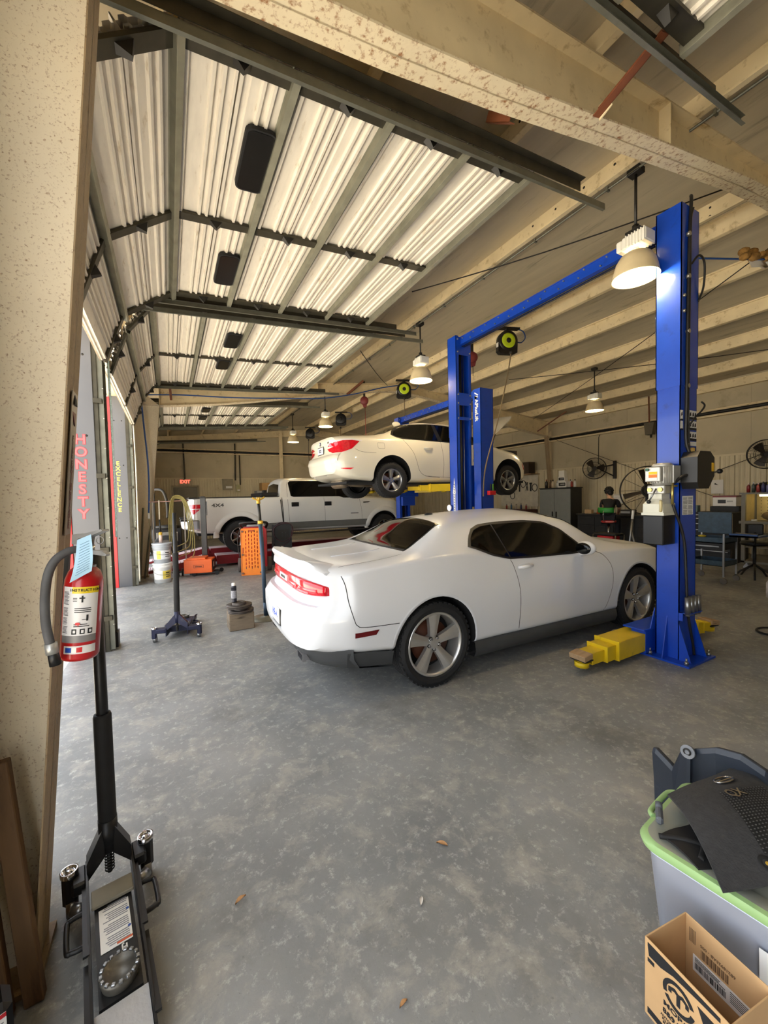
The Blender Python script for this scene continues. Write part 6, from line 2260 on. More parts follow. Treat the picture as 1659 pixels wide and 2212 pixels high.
# wall fans
fanm = mat('fan_black', rgb(34, 30, 26), .5, .3)
def fan(name, loc, aim, r, label, stand=False):
    q = V(aim).to_track_quat('Z', 'Y').to_euler()
    t = thing(name, label, 'fan', loc, rot=q)
    m = MB()
    for zz in (-.09, .09):
        m.tube([(r*math.cos(2*PI*i/40), r*math.sin(2*PI*i/40), zz*.55) for i in range(40)], .010, 6, closed=True)
        m.tube([(r*.6*math.cos(2*PI*i/30), r*.6*math.sin(2*PI*i/30), zz) for i in range(30)], .005, 5, closed=True)
    n = 48
    for i in range(n):
        a = 2*PI*i/n
        c, s = math.cos(a), math.sin(a)
        for zz in (-.09, .09):
            m.tube([(r*.18*c, r*.18*s, zz*1.15), (r*.6*c, r*.6*s, zz), (r*c, r*s, zz*.55)], .0028, 4, caps=False)
    m.build('guard', fanm, t, stuff=True)
    for k in range(3):
        m = MB()
        a = 2*PI*k/3
        rows = []
        for i in range(7):
            u = i/6
            rad = r*(.14+.72*u)
            w = .95-.2*u
            rows.append([(rad*math.cos(a+w*v-.3), rad*math.sin(a+w*v-.3), .05*(v-.5)) for v in (0, .25, .5, .75, 1)])
        m.grid(rows, True)
        m.build('blade', mat('fan_blade', rgb(50, 42, 34), .45, .3), t)
    m = MB(); m.cyl((0, 0, -.22), (0, 0, .03), r*.18, n=24); m.cyl((0, 0, .03), (0, 0, .11), r*.2, r*.16, n=24); m.build('motor', fanm, t)
    return t
f1 = fan('wall_fan', (12.18, 8.06, 2.40), (-.75, -.62, -.10), .34, 'round black wall fan between the steel cabinet and the blue post')
m = MB(); m.box((12.55, 7.60, 2.05), (12.62, 7.68, 2.62)); m.cyl((12.58, 7.64, 2.5), (12.30, 8.0, 2.42), .022); m.cyl((12.58, 7.64, 2.12), (12.32, 7.96, 2.36), .018)
tag(m.build('fan_bracket', fanm), 'black wall bracket that carries the fan beside the cabinet', 'bracket')
m = MB(); m.tube([(12.6, 8.2, 2.55), (12.62, 8.2, 3.45), (12.6, 8.15, 3.52)], .012, 6)
tag(m.build('fan_conduit', fanm), 'thin dark conduit rising above the wall fan', 'conduit')
f2 = fan('wall_fan', (12.18, 3.86, 2.42), (-.85, -.45, -.10), .33, 'round black wall fan cut by the right edge of the picture')
m = MB(); m.box((12.55, 3.50, 2.1), (12.62, 3.58, 2.62)); m.cyl((12.58, 3.54, 2.5), (12.30, 3.8, 2.44), .022)
tag(m.build('fan_bracket', fanm), 'black wall bracket that carries the right edge fan', 'bracket')
m = MB(); m.tube([(12.62, 3.86, 2.6), (12.63, 3.86, 3.5)], .016, 6)
tag(m.build('fan_conduit', fanm), 'dark conduit rising above the right edge fan', 'conduit')
t = thing('hanging_floodlight', 'dark floodlight box hung on a rod from the eave left of the blue post', 'light', (12.25, 6.38, 3.42))
m = MB(); m.prism([(-.14, .16), (.14, .16), (.10, -.18), (-.08, -.18)], -.12, .06, 'YZ'); m.build('housing', mat('dusty_box', rgb(84, 76, 60), .6), t)
m = MB(); m.cyl((0, .05, .16), (.1, .12, .95), .022, n=8); m.build('hanger_rod', brownst, t)
m = MB(); m.cyl((0, 0, -.18), (0, 0, -.26), .03, n=10); m.build('lower_boss', darkm, t)
# large floor fan: open spoke guard
t = thing('drum_fan', 'large round floor fan with an open wire guard behind the power unit', 'fan', (10.2, 5.38, 1.64), rot=V((-.8, -.6, 0)).to_track_quat('Z', 'Y').to_euler())
m = MB()
for rr, zz in ((.585, .05), (.585, -.05)):
    m.tube([(rr*math.cos(2*PI*i/56), rr*math.sin(2*PI*i/56), zz) for i in range(56)], .012, 6, closed=True)
for i in range(12):
    a = 2*PI*i/12
    m.tube([(.1*math.cos(a), .1*math.sin(a), .1), (.585*math.cos(a), .585*math.sin(a), .05)], .005, 5)
m.build('guard', fanm, t)
m = MB(); m.cyl((0, 0, -.15), (0, 0, .12), .11, n=24); m.build('motor', fanm, t)
m = MB(); m.lathe([(.13, .12), (.16, .14), (.16, .10)], 24); m.build('motor_ring', darkm, t)
for k in range(4):
    m = MB(); a = 2*PI*k/4
    m.add([(.1*math.cos(a), .1*math.sin(a), -.02), (.53*math.cos(a+.15), .53*math.sin(a+.15), -.03), (.53*math.cos(a+.4), .53*math.sin(a+.4), .03), (.1*math.cos(a+.6), .1*math.sin(a+.6), .02)], [(0, 1, 2, 3)])
    m.build('blade', mat('fan_blade', rgb(50, 42, 34)), t)
t = thing('fan_stand', 'dark floor stand below the large open fan', 'stand', (10.25, 5.42, 0))
m = MB(); m.box((-.03, -.03, .04), (.03, .03, 1.55)); m.build('upright', fanm, t)
m = MB(); m.box((-.3, -.35, 0), (.3, .35, .05), .01); m.build('foot', fanm, t)

# bench, chest and the man
blk2 = mat('matt_black_steel', rgb(20, 20, 21), .55, var=.2)
t = thing('tool_bench', 'long matt black tool bench along the right wall behind the coupe', 'workbench', (11.75, 6.95, 0))
m = MB(); m.box((-.38, -1.25, .0), (.42, 1.15, .93), .01); m.build('carcass', blk2, t)
m = MB(); m.box((-.42, -1.28, .93), (.45, 1.18, .965), .004); m.build('worktop', mat('bench_top', rgb(40, 38, 36), .5), t)
for i in range(4):
    for j in range(3):
        m = MB(); m.box((-.395, -1.2+i*.59, .12+j*.26), (-.382, -.66+i*.59, .36+j*.26), .004); d = m.build('drawer', blk2, t)
        m = MB(); m.box((-.41, -1.1+i*.59, .32+j*.26), (-.396, -.76+i*.59, .335+j*.26)); m.build('drawer_pull', darkm, d)
m = MB(); m.box((11.5, 7.72, .966), (11.62, 7.94, 1.09), .004); tag(m.build('parts_box', mat('tan_box', rgb(190, 158, 116), .8)), 'small tan parts box on the left end of the black bench', 'box')
for i, (y, c, l) in enumerate(((7.55, (200, 84, 30), 'orange tool lying left on the black bench'), (7.38, (190, 70, 24), 'second orange tool lying beside the man on the bench'), (7.45, (214, 120, 50), 'small orange bottle on the bench beside the man'))):
    t = thing('hand_tool', l, 'tool', (11.62+.1*(i == 2), y, .966), .4*i)
    m = MB(); m.box((-.05, -.09, 0), (.05, .05, .06), .015); m.cyl((0, .02, .03), (0, .02, .15+.1*(i == 2)), .025); m.build('tool_body', mat('tool_orange_%d' % i, rgb(*c), .5), t)
bottle((11.74, 7.56, .966), .24, .035, (220, 216, 206), (190, 180, 170), 'white bottle standing on the bench beside the man')
t = thing('wall_calendar', 'white wall calendar pinned right of the seated man', 'calendar', (12.60, 7.54, 1.41))
m = MB(); m.box((0, -.15, -.15), (.006, .15, .15)); m.build('sheet', paper, t)
m = MB(); m.box((-.003, -.13, .10), (0, .13, .145)); m.build('picture_strip', mat('calendar_strip', rgb(206, 200, 186), .7), t)
m = MB()
for i in range(5):
    for j in range(4): m.box((-.002, -.12+i*.05, -.12+j*.05), (0, -.085+i*.05, -.117+j*.05))
m.build('date_grid', ink, t, stuff=True)
for (x, y, z, w, h, l) in ((12.61, 4.95, 1.70, .13, .18, 'white notice sheet with a dark mark on the right wall'),):
    t = thing('notice_sheet', l, 'paper', (x, y, z))
    m = MB(); m.box((0, -w, -h), (.005, w, h)); m.build('sheet', paper, t)
    m = MB(); m.prism([(.05, .10), (-.03, .04), (.06, .06)], -.003, 0, 'YZ'); m.build('mark', ink, t)
m = MB(); m.box((11.55, 6.55, .966), (11.85, 6.85, 1.10), .01)
t = m.build('desk_printer', mat('printer_dark', rgb(56, 56, 58), .5)); tag(t, 'dark printer on the black bench under the calendar', 'printer')
m = MB(); m.box((11.54, 6.57, 1.0), (11.55, 6.83, 1.06)); m.build('paper_tray', greypl, t)

# stool and person
t = thing('shop_stool', 'red round shop stool with a green backrest under the seated man', 'stool', (10.62, 6.62, 0))
m = MB(); m.lathe([(0, .78), (.17, .78), (.19, .80), (.19, .835), (.17, .85), (0, .85)], 28); m.build('seat', mat('red_vinyl', rgb(176, 26, 34), .35), t)
m = MB(); m.lathe([(.191, .805), (.192, .83)], 12, a0=R(190), a1=R(260)); m.build('seat_print', mat('pale_red', rgb(226, 150, 150), .4), t)
m = MB(); m.cyl((0, 0, .2), (0, 0, .78), .028, n=14); m.build('stem', chrome, t)
for k in range(4):
    a = PI/4+k*PI/2
    m = MB(); m.tube([(0, 0, .28), (.16*math.cos(a), .16*math.sin(a), .2), (.26*math.cos(a), .26*math.sin(a), .0)], .014, 8); m.build('leg', chrome, t)
m = MB(); m.tube([(.21*math.cos(2*PI*i/28), .21*math.sin(2*PI*i/28), .30) for i in range(28)], .012, 6, closed=True); m.build('foot_ring', chrome, t)
m = MB()
rows = []
for z in (1.06, 1.10, 1.16, 1.20):
    rows.append([((.0-.21*math.cos(R(a))), .24*math.sin(R(a)), z) for a in range(-60, 61, 12)])
m.grid(rows, True)
m.grid([[(p[0]-.03, p[1]*1.08, p[2]) for p in r] for r in rows], True)
ra, rb = [r for r in rows], None
m.grid([rows[0], [(p[0]-.03, p[1]*1.08, p[2]) for p in rows[0]]], False); m.grid([rows[-1], [(p[0]-.03, p[1]*1.08, p[2]) for p in rows[-1]]], False)
m.grid([[r[0] for r in rows], [(r[0][0]-.03, r[0][1]*1.08, r[0][2]) for r in rows]], False); m.grid([[r[-1] for r in rows], [(r[-1][0]-.03, r[-1][1]*1.08, r[-1][2]) for r in rows]], False)
m.build('backrest', mat('green_vinyl', rgb(40, 140, 50), .4, var=.15, scale=14), t)
m = MB(); m.tube([(-.05, 0, .80), (-.22, 0, .84), (-.245, 0, 1.0), (-.235, 0, 1.12)], .014, 8); m.build('back_post', chrome, t)

skin = mat('skin', rgb(206, 158, 128), .5, var=.06)
def skinned(name, joints, edges, radii, ma, parent, sub=2):
    me = bpy.data.meshes.new(name)
    me.from_pydata([tuple(j) for j in joints], edges, [])
    o = bpy.data.objects.new(name, me)
    COL.objects.link(o)
    md = o.modifiers.new('s', 'SKIN'); md.use_smooth_shade = True; md.branch_smoothing = .4
    for i, v in enumerate(me.skin_vertices[0].data):
        r = radii[i]
        v.radius = r if isinstance(r, tuple) else (r, r)
        v.use_root = (i == 0)
    s = o.modifiers.new('u', 'SUBSURF'); s.levels = sub; s.render_levels = sub
    dg = bpy.context.evaluated_depsgraph_get()
    nm = bpy.data.meshes.new_from_object(o.evaluated_get(dg), depsgraph=dg)
    o.modifiers.clear()
    o.data = nm
    nm.materials.clear(); nm.materials.append(ma)
    for p in nm.polygons: p.use_smooth = True
    nm.name = name
    o.parent = parent
    return o
per = thing('person', 'person in a black t-shirt with dark curly hair seated bending over the bench', 'person', (10.62, 6.62, 0), R(18))
# local: +x faces the bench, +y is the person's left
J = [(.0, 0, .92), (.02, 0, 1.05), (.06, 0, 1.22), (.10, 0, 1.36), (.13, 0, 1.44), (.16, .02, 1.50), (.18, .03, 1.555),
     (.02, .10, .90), (.40, .13, .88), (.42, .13, .52), (.40, .13, .34), (.52, .13, .31),
     (.02, -.10, .90), (.40, -.13, .88), (.42, -.13, .52), (.40, -.13, .34), (.52, -.13, .31),
     (.12, .17, 1.385), (.18, .215, 1.16), (.40, .20, 1.04), (.47, .185, 1.035),
     (.12, -.17, 1.385), (.20, -.215, 1.16), (.43, -.14, 1.05), (.50, -.12, 1.045)]
E_ = [(0, 1), (1, 2), (2, 3), (3, 4), (4, 5), (5, 6), (0, 7), (7, 8), (8, 9), (9, 10), (10, 11), (0, 12), (12, 13), (13, 14), (14, 15), (15, 16), (3, 17), (17, 18), (18, 19), (19, 20), (3, 21), (21, 22), (22, 23), (23, 24)]
RD = [(.13, .15), (.115, .14), (.125, .16), (.115, .15), .065, .052, .055, .09, .072, .052, .035, .035, .09, .072, .052, .035, .035, .062, .045, .034, .026, .062, .045, .034, .026]
body = skinned('body', J, E_, RD, skin, per)
# clothing over the body
J2 = [(.0, 0, .93), (.02, 0, 1.05), (.06, 0, 1.22), (.10, 0, 1.37), (.125, 0, 1.425), (.12, .175, 1.385), (.155, .215, 1.26), (.178, .222, 1.19), (.12, -.175, 1.385), (.16, -.215, 1.26), (.185, -.222, 1.19)]
skinned('t_shirt', J2, [(0, 1), (1, 2), (2, 3), (3, 4), (3, 5), (5, 6), (6, 7), (3, 8), (8, 9), (9, 10)], [(.145, .165), (.13, .155), (.14, .175), (.128, .165), .078, .075, .062, .060, .075, .062, .060], mat('black_cotton', rgb(18, 18, 20), .8, var=.2), per)
J3 = [(.0, 0, .92), (.02, .10, .905), (.40, .13, .885), (.42, .13, .52), (.40, .13, .37), (.02, -.10, .905), (.40, -.13, .885), (.42, -.13, .52), (.40, -.13, .37)]
skinned('trousers', J3, [(0, 1), (1, 2), (2, 3), (3, 4), (0, 5), (5, 6), (6, 7), (7, 8)], [(.14, .16), .105, .088, .068, .062, .105, .088, .068, .062], mat('dark_denim', rgb(28, 30, 38), .8), per)
for sd in (-1, 1):
    m = MB(); m.sphere((.47, sd*.13, .315), 1, 16, 10, .13, .05, .045); m.build('shoe', blk2, per)
# head, turned left and looking down
hm = M.Translation((.205, .045, 1.615)) @ M.Rotation(R(50), 4, 'Z') @ M.Rotation(R(28), 4, 'Y')
m = MB(); m.m = hm
rows = []
for j in range(15):
    a = PI*j/14
    z = math.cos(a)*.118
    rr = math.sin(a)
    row = []
    for i in range(24):
        b = 2*PI*i/24
        x, y = rr*.098*math.cos(b), rr*.076*math.sin(b)
        if x > 0 and z < 0: x *= 1+.10*min(1, -z/.08); y *= 1-.22*min(1, -z/.1)
        if x < 0 and z < -.03: x *= .75
        row.append((x, y, z))
    rows.append(row)
m.grid(rows, True, True)
hd = m.build('head', skin, per)
m = MB(); m.m = hm
m.sphere((.100, 0, -.012), 1, 10, 8, .020, .013, .024)
m.build('nose', skin, hd)
m = MB(); m.m = hm
for sd in (-1, 1):
    m.sphere((.0, sd*.076, -.005), 1, 10, 8, .016, .010, .028)
m.build('ear', skin, hd, split=True)
m = MB(); m.m = hm
for sd in (-1, 1): m.sphere((.086, sd*.030, .012), .010, 8, 6)
m.build('eye', ink, hd, split=True)
m = MB(); m.m = hm; m.sphere((.090, 0, -.058), 1, 10, 6, .010, .022, .006); m.build('mouth', mat('lips', rgb(160, 90, 84), .5), hd)
m = MB(); m.m = hm
random.seed(11)
m.sphere((-.026, 0, .030), 1, 20, 12, .112, .098, .108); m.sphere((-.055, 0, -.035), 1, 16, 10, .075, .078, .085)
for i in range(110):
    th, ph = random.uniform(0, 2*PI), random.uniform(-.55, 1.4)
    x, y, z = math.cos(th)*math.cos(ph)*.112-.026, math.sin(th)*math.cos(ph)*.098, math.sin(ph)*.108+.03
    if x > .02 and z < .05: continue
    m.sphere((x, y, z), random.uniform(.014, .026), 7, 5)
m.build('hair', mat('dark_hair', rgb(20, 17, 16), .7, var=.3), per)
for sd, wr, di in ((1, (.47, .185, 1.035), V((.93, -.1, -.3))), (-1, (.50, -.12, 1.045), V((.9, .25, -.3)))):
    w = V(wr)
    d = di.normalized()
    s = V((0, 0, 1)).cross(d).normalized()
    up = d.cross(s)
    J4 = [w, w+d*.05, w+d*.085]
    E4 = [(0, 1), (1, 2)]
    R4 = [(.022, .028), (.020, .038), (.014, .036)]
    for k, (o, L) in enumerate(((-.030, .058), (-.010, .070), (.010, .066), (.029, .052))):
        b = w+d*.082+s*o
        J4 += [b, b+d*L*.5-up*.012, b+d*L*.85-up*.034]
        n = len(J4)
        E4 += [(2, n-3), (n-3, n-2), (n-2, n-1)]
        R4 += [.009, .0085, .007]
    b = w+d*.03+s*(-.034*sd)
    J4 += [b, b+d*.035-s*.022*sd-up*.012, b+d*.06-s*.026*sd-up*.024]
    n = len(J4)
    E4 += [(0, n-3), (n-3, n-2), (n-2, n-1)]
    R4 += [.011, .010, .008]
    skinned('hand', J4, E4, R4, skin, per, 1)

# low rolling cart in front of the bench, silver folding stand
t = thing('rolling_seat', 'low rolling mechanic seat with chrome legs and red drawers behind the coupe bonnet', 'cart', (9.5, 5.93, 0))
m = MB(); m.box((-.17, -.29, .56), (.17, .29, .62), .02); m.build('seat_pad', blk2, t)
m = MB(); m.box((-.14, -.20, .34), (.14, .20, .55), .008); m.build('drawer_box', redp, t)
for x in (-.17, .17):
    for y in (-.28, .28):
        m = MB(); m.cyl((x, y, .05), (x, y, .58), .016, n=10); m.build('leg', chrome, t)
        m = MB(); m.cyl((x-.02, y, .04), (x+.02, y, .04), .04, n=14); m.build('caster', rubber, t)
t = thing('folding_stand', 'silver tubular stand leaning behind the coupe bonnet left of the blue post', 'stand', (7.5, 4.08, 0))
m = MB(); m.tube([(.0, .26, .0), (.0, .20, .6), (.0, .13, 1.27)], .018, 10); m.build('upright', steel, t)
m = MB(); m.tube([(.0, -.26, .0), (.0, -.22, .62)], .016, 10); m.build('upright', steel, t)
m = MB(); m.tube([(.0, .20, .59), (.0, -.22, .60)], .016, 10); m.build('cross_bar', steel, t)
m = MB(); m.tube([(.35, .12, .0), (.02, .18, .9)], .016, 10); m.build('brace', steel, t)
m = MB(); m.cyl((0, .145, 1.12), (0, .13, 1.28), .023, n=12); m.build('grip', white, t)

# tool board beyond the far column
t = thing('tool_board', 'white pegboard hung with hoses and tools on the right wall past the far column', 'pegboard', (12.60, 11.6, 0))
m = MB(); m.box((0, -.95, 1.12), (.012, 1.0, 2.35)); m.build('board', mat('pegboard_white', rgb(206, 198, 178), .6), t)
random.seed(5)
for i in range(9):
    y = -.8+i*.19
    z = 1.55+.5*random.random()
    o = MB(); 
    if i % 3 == 0:
        o.tube([(.0-.02, y+.12*math.cos(2*PI*k/20), z+.14*math.sin(2*PI*k/20)) for k in range(20)], .012, 6, closed=True); nm, lb = 'hose_loop', 'dark hose loop'
    elif i % 3 == 1:
        o.box((-.04, y-.025, z-.2), (-.005, y+.025, z+.1), .006); o.box((-.045, y-.05, z+.08), (-.004, y+.05, z+.14), .006); nm, lb = 'hammer', 'dark hammer'
    else:
        o.tube([(-.02, y-.04, z-.2), (-.02, y, z), (-.02, y+.05, z+.16)], .014, 6); o.tube([(-.02, y+.05, z-.2), (-.02, y, z), (-.02, y-.04, z+.14)], .014, 6); nm, lb = 'pliers', 'pair of dark pliers'
    h = o.build(nm, blk2); h.location = (12.598, 11.6, 0)
    tag(h, lb+' hanging %s on the white pegboard' % ['first from the right', 'second from the right', 'third from the right', 'fourth from the right', 'in the middle', 'right of the left three', 'third from the left', 'second from the left', 'first from the left'][i], 'tool')
m = MB(); m.box((12.2, 10.75, 2.4), (12.55, 11.1, 2.85), .01)
tag(m.build('speaker_box', mat('brown_dark_box', rgb(58, 44, 32), .7)), 'dark brown box on a shelf above the pegboard', 'box')
m = MB(); m.box((12.15, 10.6, 2.37), (12.66, 11.3, 2.398)); tag(m.build('wall_shelf', wood), 'small shelf on the right wall under the dark box', 'shelf')
t = thing('tool_chest', 'dark red tool chest below the pegboard past the far column', 'tool chest', (12.2, 11.4, 0))
m = MB(); m.box((-.28, -.75, .1), (.35, 1.0, 1.02), .01); m.build('carcass', mat('dark_red_steel', rgb(74, 18, 18), .45), t)
for j in range(4):
    m = MB(); m.box((-.295, -.72, .14+j*.22), (-.281, .97, .34+j*.22), .004); d = m.build('drawer', mat('dark_red_steel', rgb(74, 18, 18)), t)
    m = MB(); m.box((-.31, -.6, .31+j*.22), (-.296, .85, .325+j*.22)); m.build('drawer_pull', steel, d)
for i, (y, c) in enumerate(((-.6, (120, 30, 30)), (-.35, (60, 60, 90)), (-.1, (190, 180, 170)), (.15, (70, 100, 130)), (.4, (150, 60, 50)))):
    bottle((12.1, 11.4+y, 1.022), .2+.03*(i % 2), .035, c, (60, 60, 60), ['red', 'blue grey', 'pale', 'steel blue', 'brick red'][i]+' bottle standing on the dark red tool chest')

# right foreground-middle: blue tray cart, black chest, white machine, lit bench, chair
cartblue = mat('cart_blue', rgb(44, 66, 82), .45, .2, var=.25, scale=14, stain=rgb(98, 116, 126), amount=.34)
t = thing('tool_cart', 'dusty blue tool cart with a raised lid standing behind the blue post', 'tool cart', (8.55, 3.42, 0))
m = MB(); m.box((.10, -.24, .84), (.12, .26, 1.22), .004); m.build('lid', cartblue, t)
for z in (.30, .70):
    m = MB(); m.box((-.25, -.27, z), (.25, .27, z+.01)); m.box((-.25, -.27, z), (-.24, .27, z+.09)); m.box((.24, -.27, z), (.25, .27, z+.09)); m.box((-.25, -.27, z), (.25, -.26, z+.09)); m.box((-.25, .26, z), (.25, .27, z+.09))
    m.build('tray', cartblue, t)
m = MB(); m.box((-.24, -.25, .58), (.24, .25, .69)); d = m.build('drawer', blk2, t)
m = MB(); m.box((-.26, -.2, .63), (-.245, .2, .65)); m.build('drawer_pull', steel, d)
for x in (-.24, .24):
    for y in (-.26, .26):
        m = MB(); m.box((x-.012, y-.012, .12), (x+.012, y+.012, .86)); m.build('leg', steel, t)
        m = MB(); m.cyl((x-.015, y, .05), (x+.015, y, .05), .05, n=18); m.build('caster', mat('caster_grey', rgb(96, 90, 82), .5), t)
m = MB(); m.box((.0, -.62, .80), (.42, -.24, .83)); m.box((.0, -.62, .80), (.02, -.24, .86)); m.build('side_tray', mat('deep_blue_tray', rgb(30, 66, 120), .4), t)
m = MB()
m.sphere((8.42, 3.52, .80), 1, 14, 8, .07, .06, .022)
tag(m.build('yellow_hat', mat('yellow_cloth', rgb(206, 180, 50), .7)), 'yellow cap lying in the top tray of the blue cart', 'cap')
random.seed(3)
for i in range(4):
    m = MB(); m.tube([(8.60+.05*i, 2.86+.05*random.random(), .848), (8.62+.05*i, 3.10+.05*random.random(), .852)], .011, 6)
    tag(m.build('wrench', steel), ['first', 'second', 'third', 'fourth'][i]+' bright wrench from the front on the deep blue side tray', 'wrench')
t = thing('black_tool_chest', 'tall black tool chest with bright drawer pulls right of the blue cart', 'tool chest', (10.9, 4.1, 0))
m = MB(); m.box((-.26, -.2, .0), (.3, .55, 1.12), .008); m.build('carcass', blk2, t)
m = MB(); m.cyl((-.275, -.19, .1), (-.275, -.19, 1.1), .018, n=10); m.build('corner_trim', chrome, t)
for j, z in enumerate((.20, .45, .66, .80, .92, 1.0)):
    m = MB(); m.box((-.275, -.15, z), (-.262, .52, z+.07), .003); d = m.build('drawer', blk2, t)
    m = MB(); m.box((-.29, -.13, z+.05), (-.276, .5, z+.066)); m.build('drawer_pull', steel, d)
t = thing('white_machine', 'white office machine with a red top line on a black stand', 'machine', (11.45, 4.28, 1.237))
m = MB(); m.box((-.2, -.22, 0), (.25, .22, .23), .006); m.build('housing', white, t)
m = MB(); m.box((-.202, -.222, .205), (.252, .222, .245), .003); m.build('red_lid', mat('maroon', rgb(120, 30, 34), .4), t)
m = MB(); m.box((-.204, -.03, .07), (-.199, .12, .15)); m.build('display', black, t)
m = MB(); m.box((-.204, -.16, .10), (-.199, -.05, .13)); m.build('panel_print', mat('grey_print2', rgb(170, 170, 168)), t)
m = MB(); m.box((11.24, 4.0, .0), (11.75, 4.55, 1.235), .01)
tag(m.build('machine_stand', blk2), 'black cabinet carrying the white office machine', 'stand')
m = MB(); m.box((11.0, 4.72, .0), (11.4, 5.3, 1.0), .01); tag(m.build('low_cabinet', blk2), 'low black cabinet behind the blue post left of the white machine', 'cabinet')
for i, (y, h, c) in enumerate(((5.12, .24, (40, 38, 36)), (4.97, .3, (30, 30, 32)), (4.80, .26, (110, 130, 126)))):
    m = MB(); m.box((11.1, y-.06, 1.002), (11.25, y+.06, 1.0+h), .008); tag(m.build('tin', mat('tin_%d' % i, rgb(*c), .5)), ['dark left', 'black middle', 'greenish right'][i]+' tin on the low black cabinet', 'tin')
# lit workbench
bg = mat('bench_grey', rgb(112, 108, 96), .5, var=.08)
t = thing('lit_workbench', 'grey shelf workbench with a lamp inside at the right edge', 'workbench', (10.15, 2.85, 0))
for y in (.70, -.75):
    m = MB(); m.box((0, y-.03, .12), (.06, y+.03, 1.52)); m.build('post', bg, t)
    m = MB(); m.box((.5, y-.03, .12), (.56, y+.03, 1.52)); m.build('post', bg, t)
m = MB(); m.box((-.02, -.8, 1.52), (.58, .76, 1.55)); m.build('top_shelf', bg, t)
m = MB(); m.box((-.02, -.8, .93), (.58, .76, .98)); m.build('worktop', bg, t)
m = MB(); m.box((0, -.78, .14), (.56, .73, .18)); m.build('bottom_shelf', bg, t)
m = MB(); m.box((.55, -.75, .98), (.56, .72, 1.52)); m.build('pegboard', mat('peg_tan', rgb(190, 168, 110), .6), t)
m = MB()
for i in range(14):
    for j in range(7): m.cyl((.5492, -.7+i*.1, 1.05+j*.065), (.5485, -.7+i*.1, 1.05+j*.065), .008, n=6)
m.build('peg_holes', holem, t, stuff=True)
m = MB(); m.box((.06, .69, .98), (.55, .70, 1.52)); m.build('side_panel', mat('peg_tan', rgb(190, 168, 110)), t)
for z in (.45, .70):
    m = MB(); m.box((.02, -.74, z), (.54, .70, z+.02)); m.build('shelf', bg, t)
m = MB(); m.cyl((.06, .66, .05), (.1, .66, .05), .05, n=16); m.box((.05, .64, .05), (.11, .68, .14)); m.build('caster', greypl, t)
tl = thing('task_light', 'small lit tube lamp under the workbench top shelf', 'lamp', (10.40, 3.1, 1.49))
m = MB(); m.cyl((0, -.4, 0), (0, .28, 0), .018, n=10); m.build('tube', mat('task_tube', rgb(255, 230, 170), .4, emit=(1, .86, .5), estr=9), tl)
m = MB(); m.box((-.04, -.42, .018), (.04, .3, .03)); m.build('fitting', white, tl)
m = MB(); m.prism([(-.22, 0), (.1, 0), (.02, .17), (-.04, .19)], -.3, .12, 'YZ') if False else m.sphere((0, 0, .07), 1, 14, 10, .15, .2, .10)
o = m.build('rag_heap', mat('brown_rag', rgb(120, 96, 60), .85, var=.3, scale=12)); o.location = (10.42, 3.15, 1.015); tag(o, 'heap of brown rags in the lit workbench', 'rags')
m = MB(); m.lathe([(.03, 0), (.045, .0), (.045, .03), (.03, .03)], 20); o = m.build('tape_roll', white); o.location = (10.28, 3.42, .982); tag(o, 'white tape roll on the lit workbench', 'tape')
cc = [((120, 30, 30), (220, 200, 190), 'red can with pale cap, leftmost on the workbench top shelf'), ((60, 70, 66), (200, 200, 200), 'dark green can, second from the left on the top shelf'), ((150, 60, 56), (210, 190, 190), 'reddish can, third from the left on the top shelf'), ((60, 60, 100), (40, 40, 44), 'blue grey can, fourth from the left on the top shelf'), ((110, 110, 150), (214, 206, 60), 'violet can with a yellow cap on the top shelf')]
for i, (c, k, l) in enumerate(cc):
    bottle((10.3, 3.52-.075*i, 1.552), .19+.02*(i % 2), .031, c, k, l, 'aerosol_can', 'can')
m = MB(); m.sphere((0, 0, .09), 1, 14, 8, .16, .22, .10); o = m.build('black_bag', blk2); o.location = (10.5, 3.3, 1.70); m = None
o.location = (10.46, 3.30, 1.565); tag(o, 'crumpled black bag behind the cans on the workbench top', 'bag')
t = thing('work_chair', 'black swivel work chair in front of the lit workbench', 'chair', (9.35, 3.1, 0), R(200))
m = MB(); m.lathe([(0, .60), (.19, .60), (.21, .63), (.19, .67), (0, .67)], 24); m.build('seat', blk2, t)
m = MB(); m.box((.16, -.11, .80), (.20, .11, 1.0), .02); m.build('backrest', blk2, t)
m = MB(); m.tube([(.0, 0, .6), (.2, 0, .62), (.22, 0, .85)], .015, 8); m.build('back_post', blk2, t)
m = MB(); m.cyl((0, 0, .2), (0, 0, .6), .025); m.build('stem', blk2, t)
for k in range(5):
    a = 2*PI*k/5
    m = MB(); m.tube([(0, 0, .25), (.2*math.cos(a), .2*math.sin(a), .12), (.3*math.cos(a), .3*math.sin(a), .0)], .016, 8); m.build('leg', blk2, t)
bottle((7.86, 2.38, 0), .34, .085, (206, 200, 206), (60, 50, 60), 'pale bottle standing on the floor at the right edge')
m = MB(); m.tube([(5.93+.16*math.cos(2*PI*i/30), 1.80+.13*math.sin(2*PI*i/30), .012) for i in range(30)], .011, 6, closed=True)
tag(m.build('hose_loop', rubber), 'dark hose loop lying on the floor at the right edge', 'hose')
m = MB(); m.box((5.06, 2.40, .06), (5.22, 2.52, .10), .004)
o = m.build('wooden_block', wood); o.location.z = -.058; tag(o, 'small wooden block on the floor beyond the blue post', 'wood block')
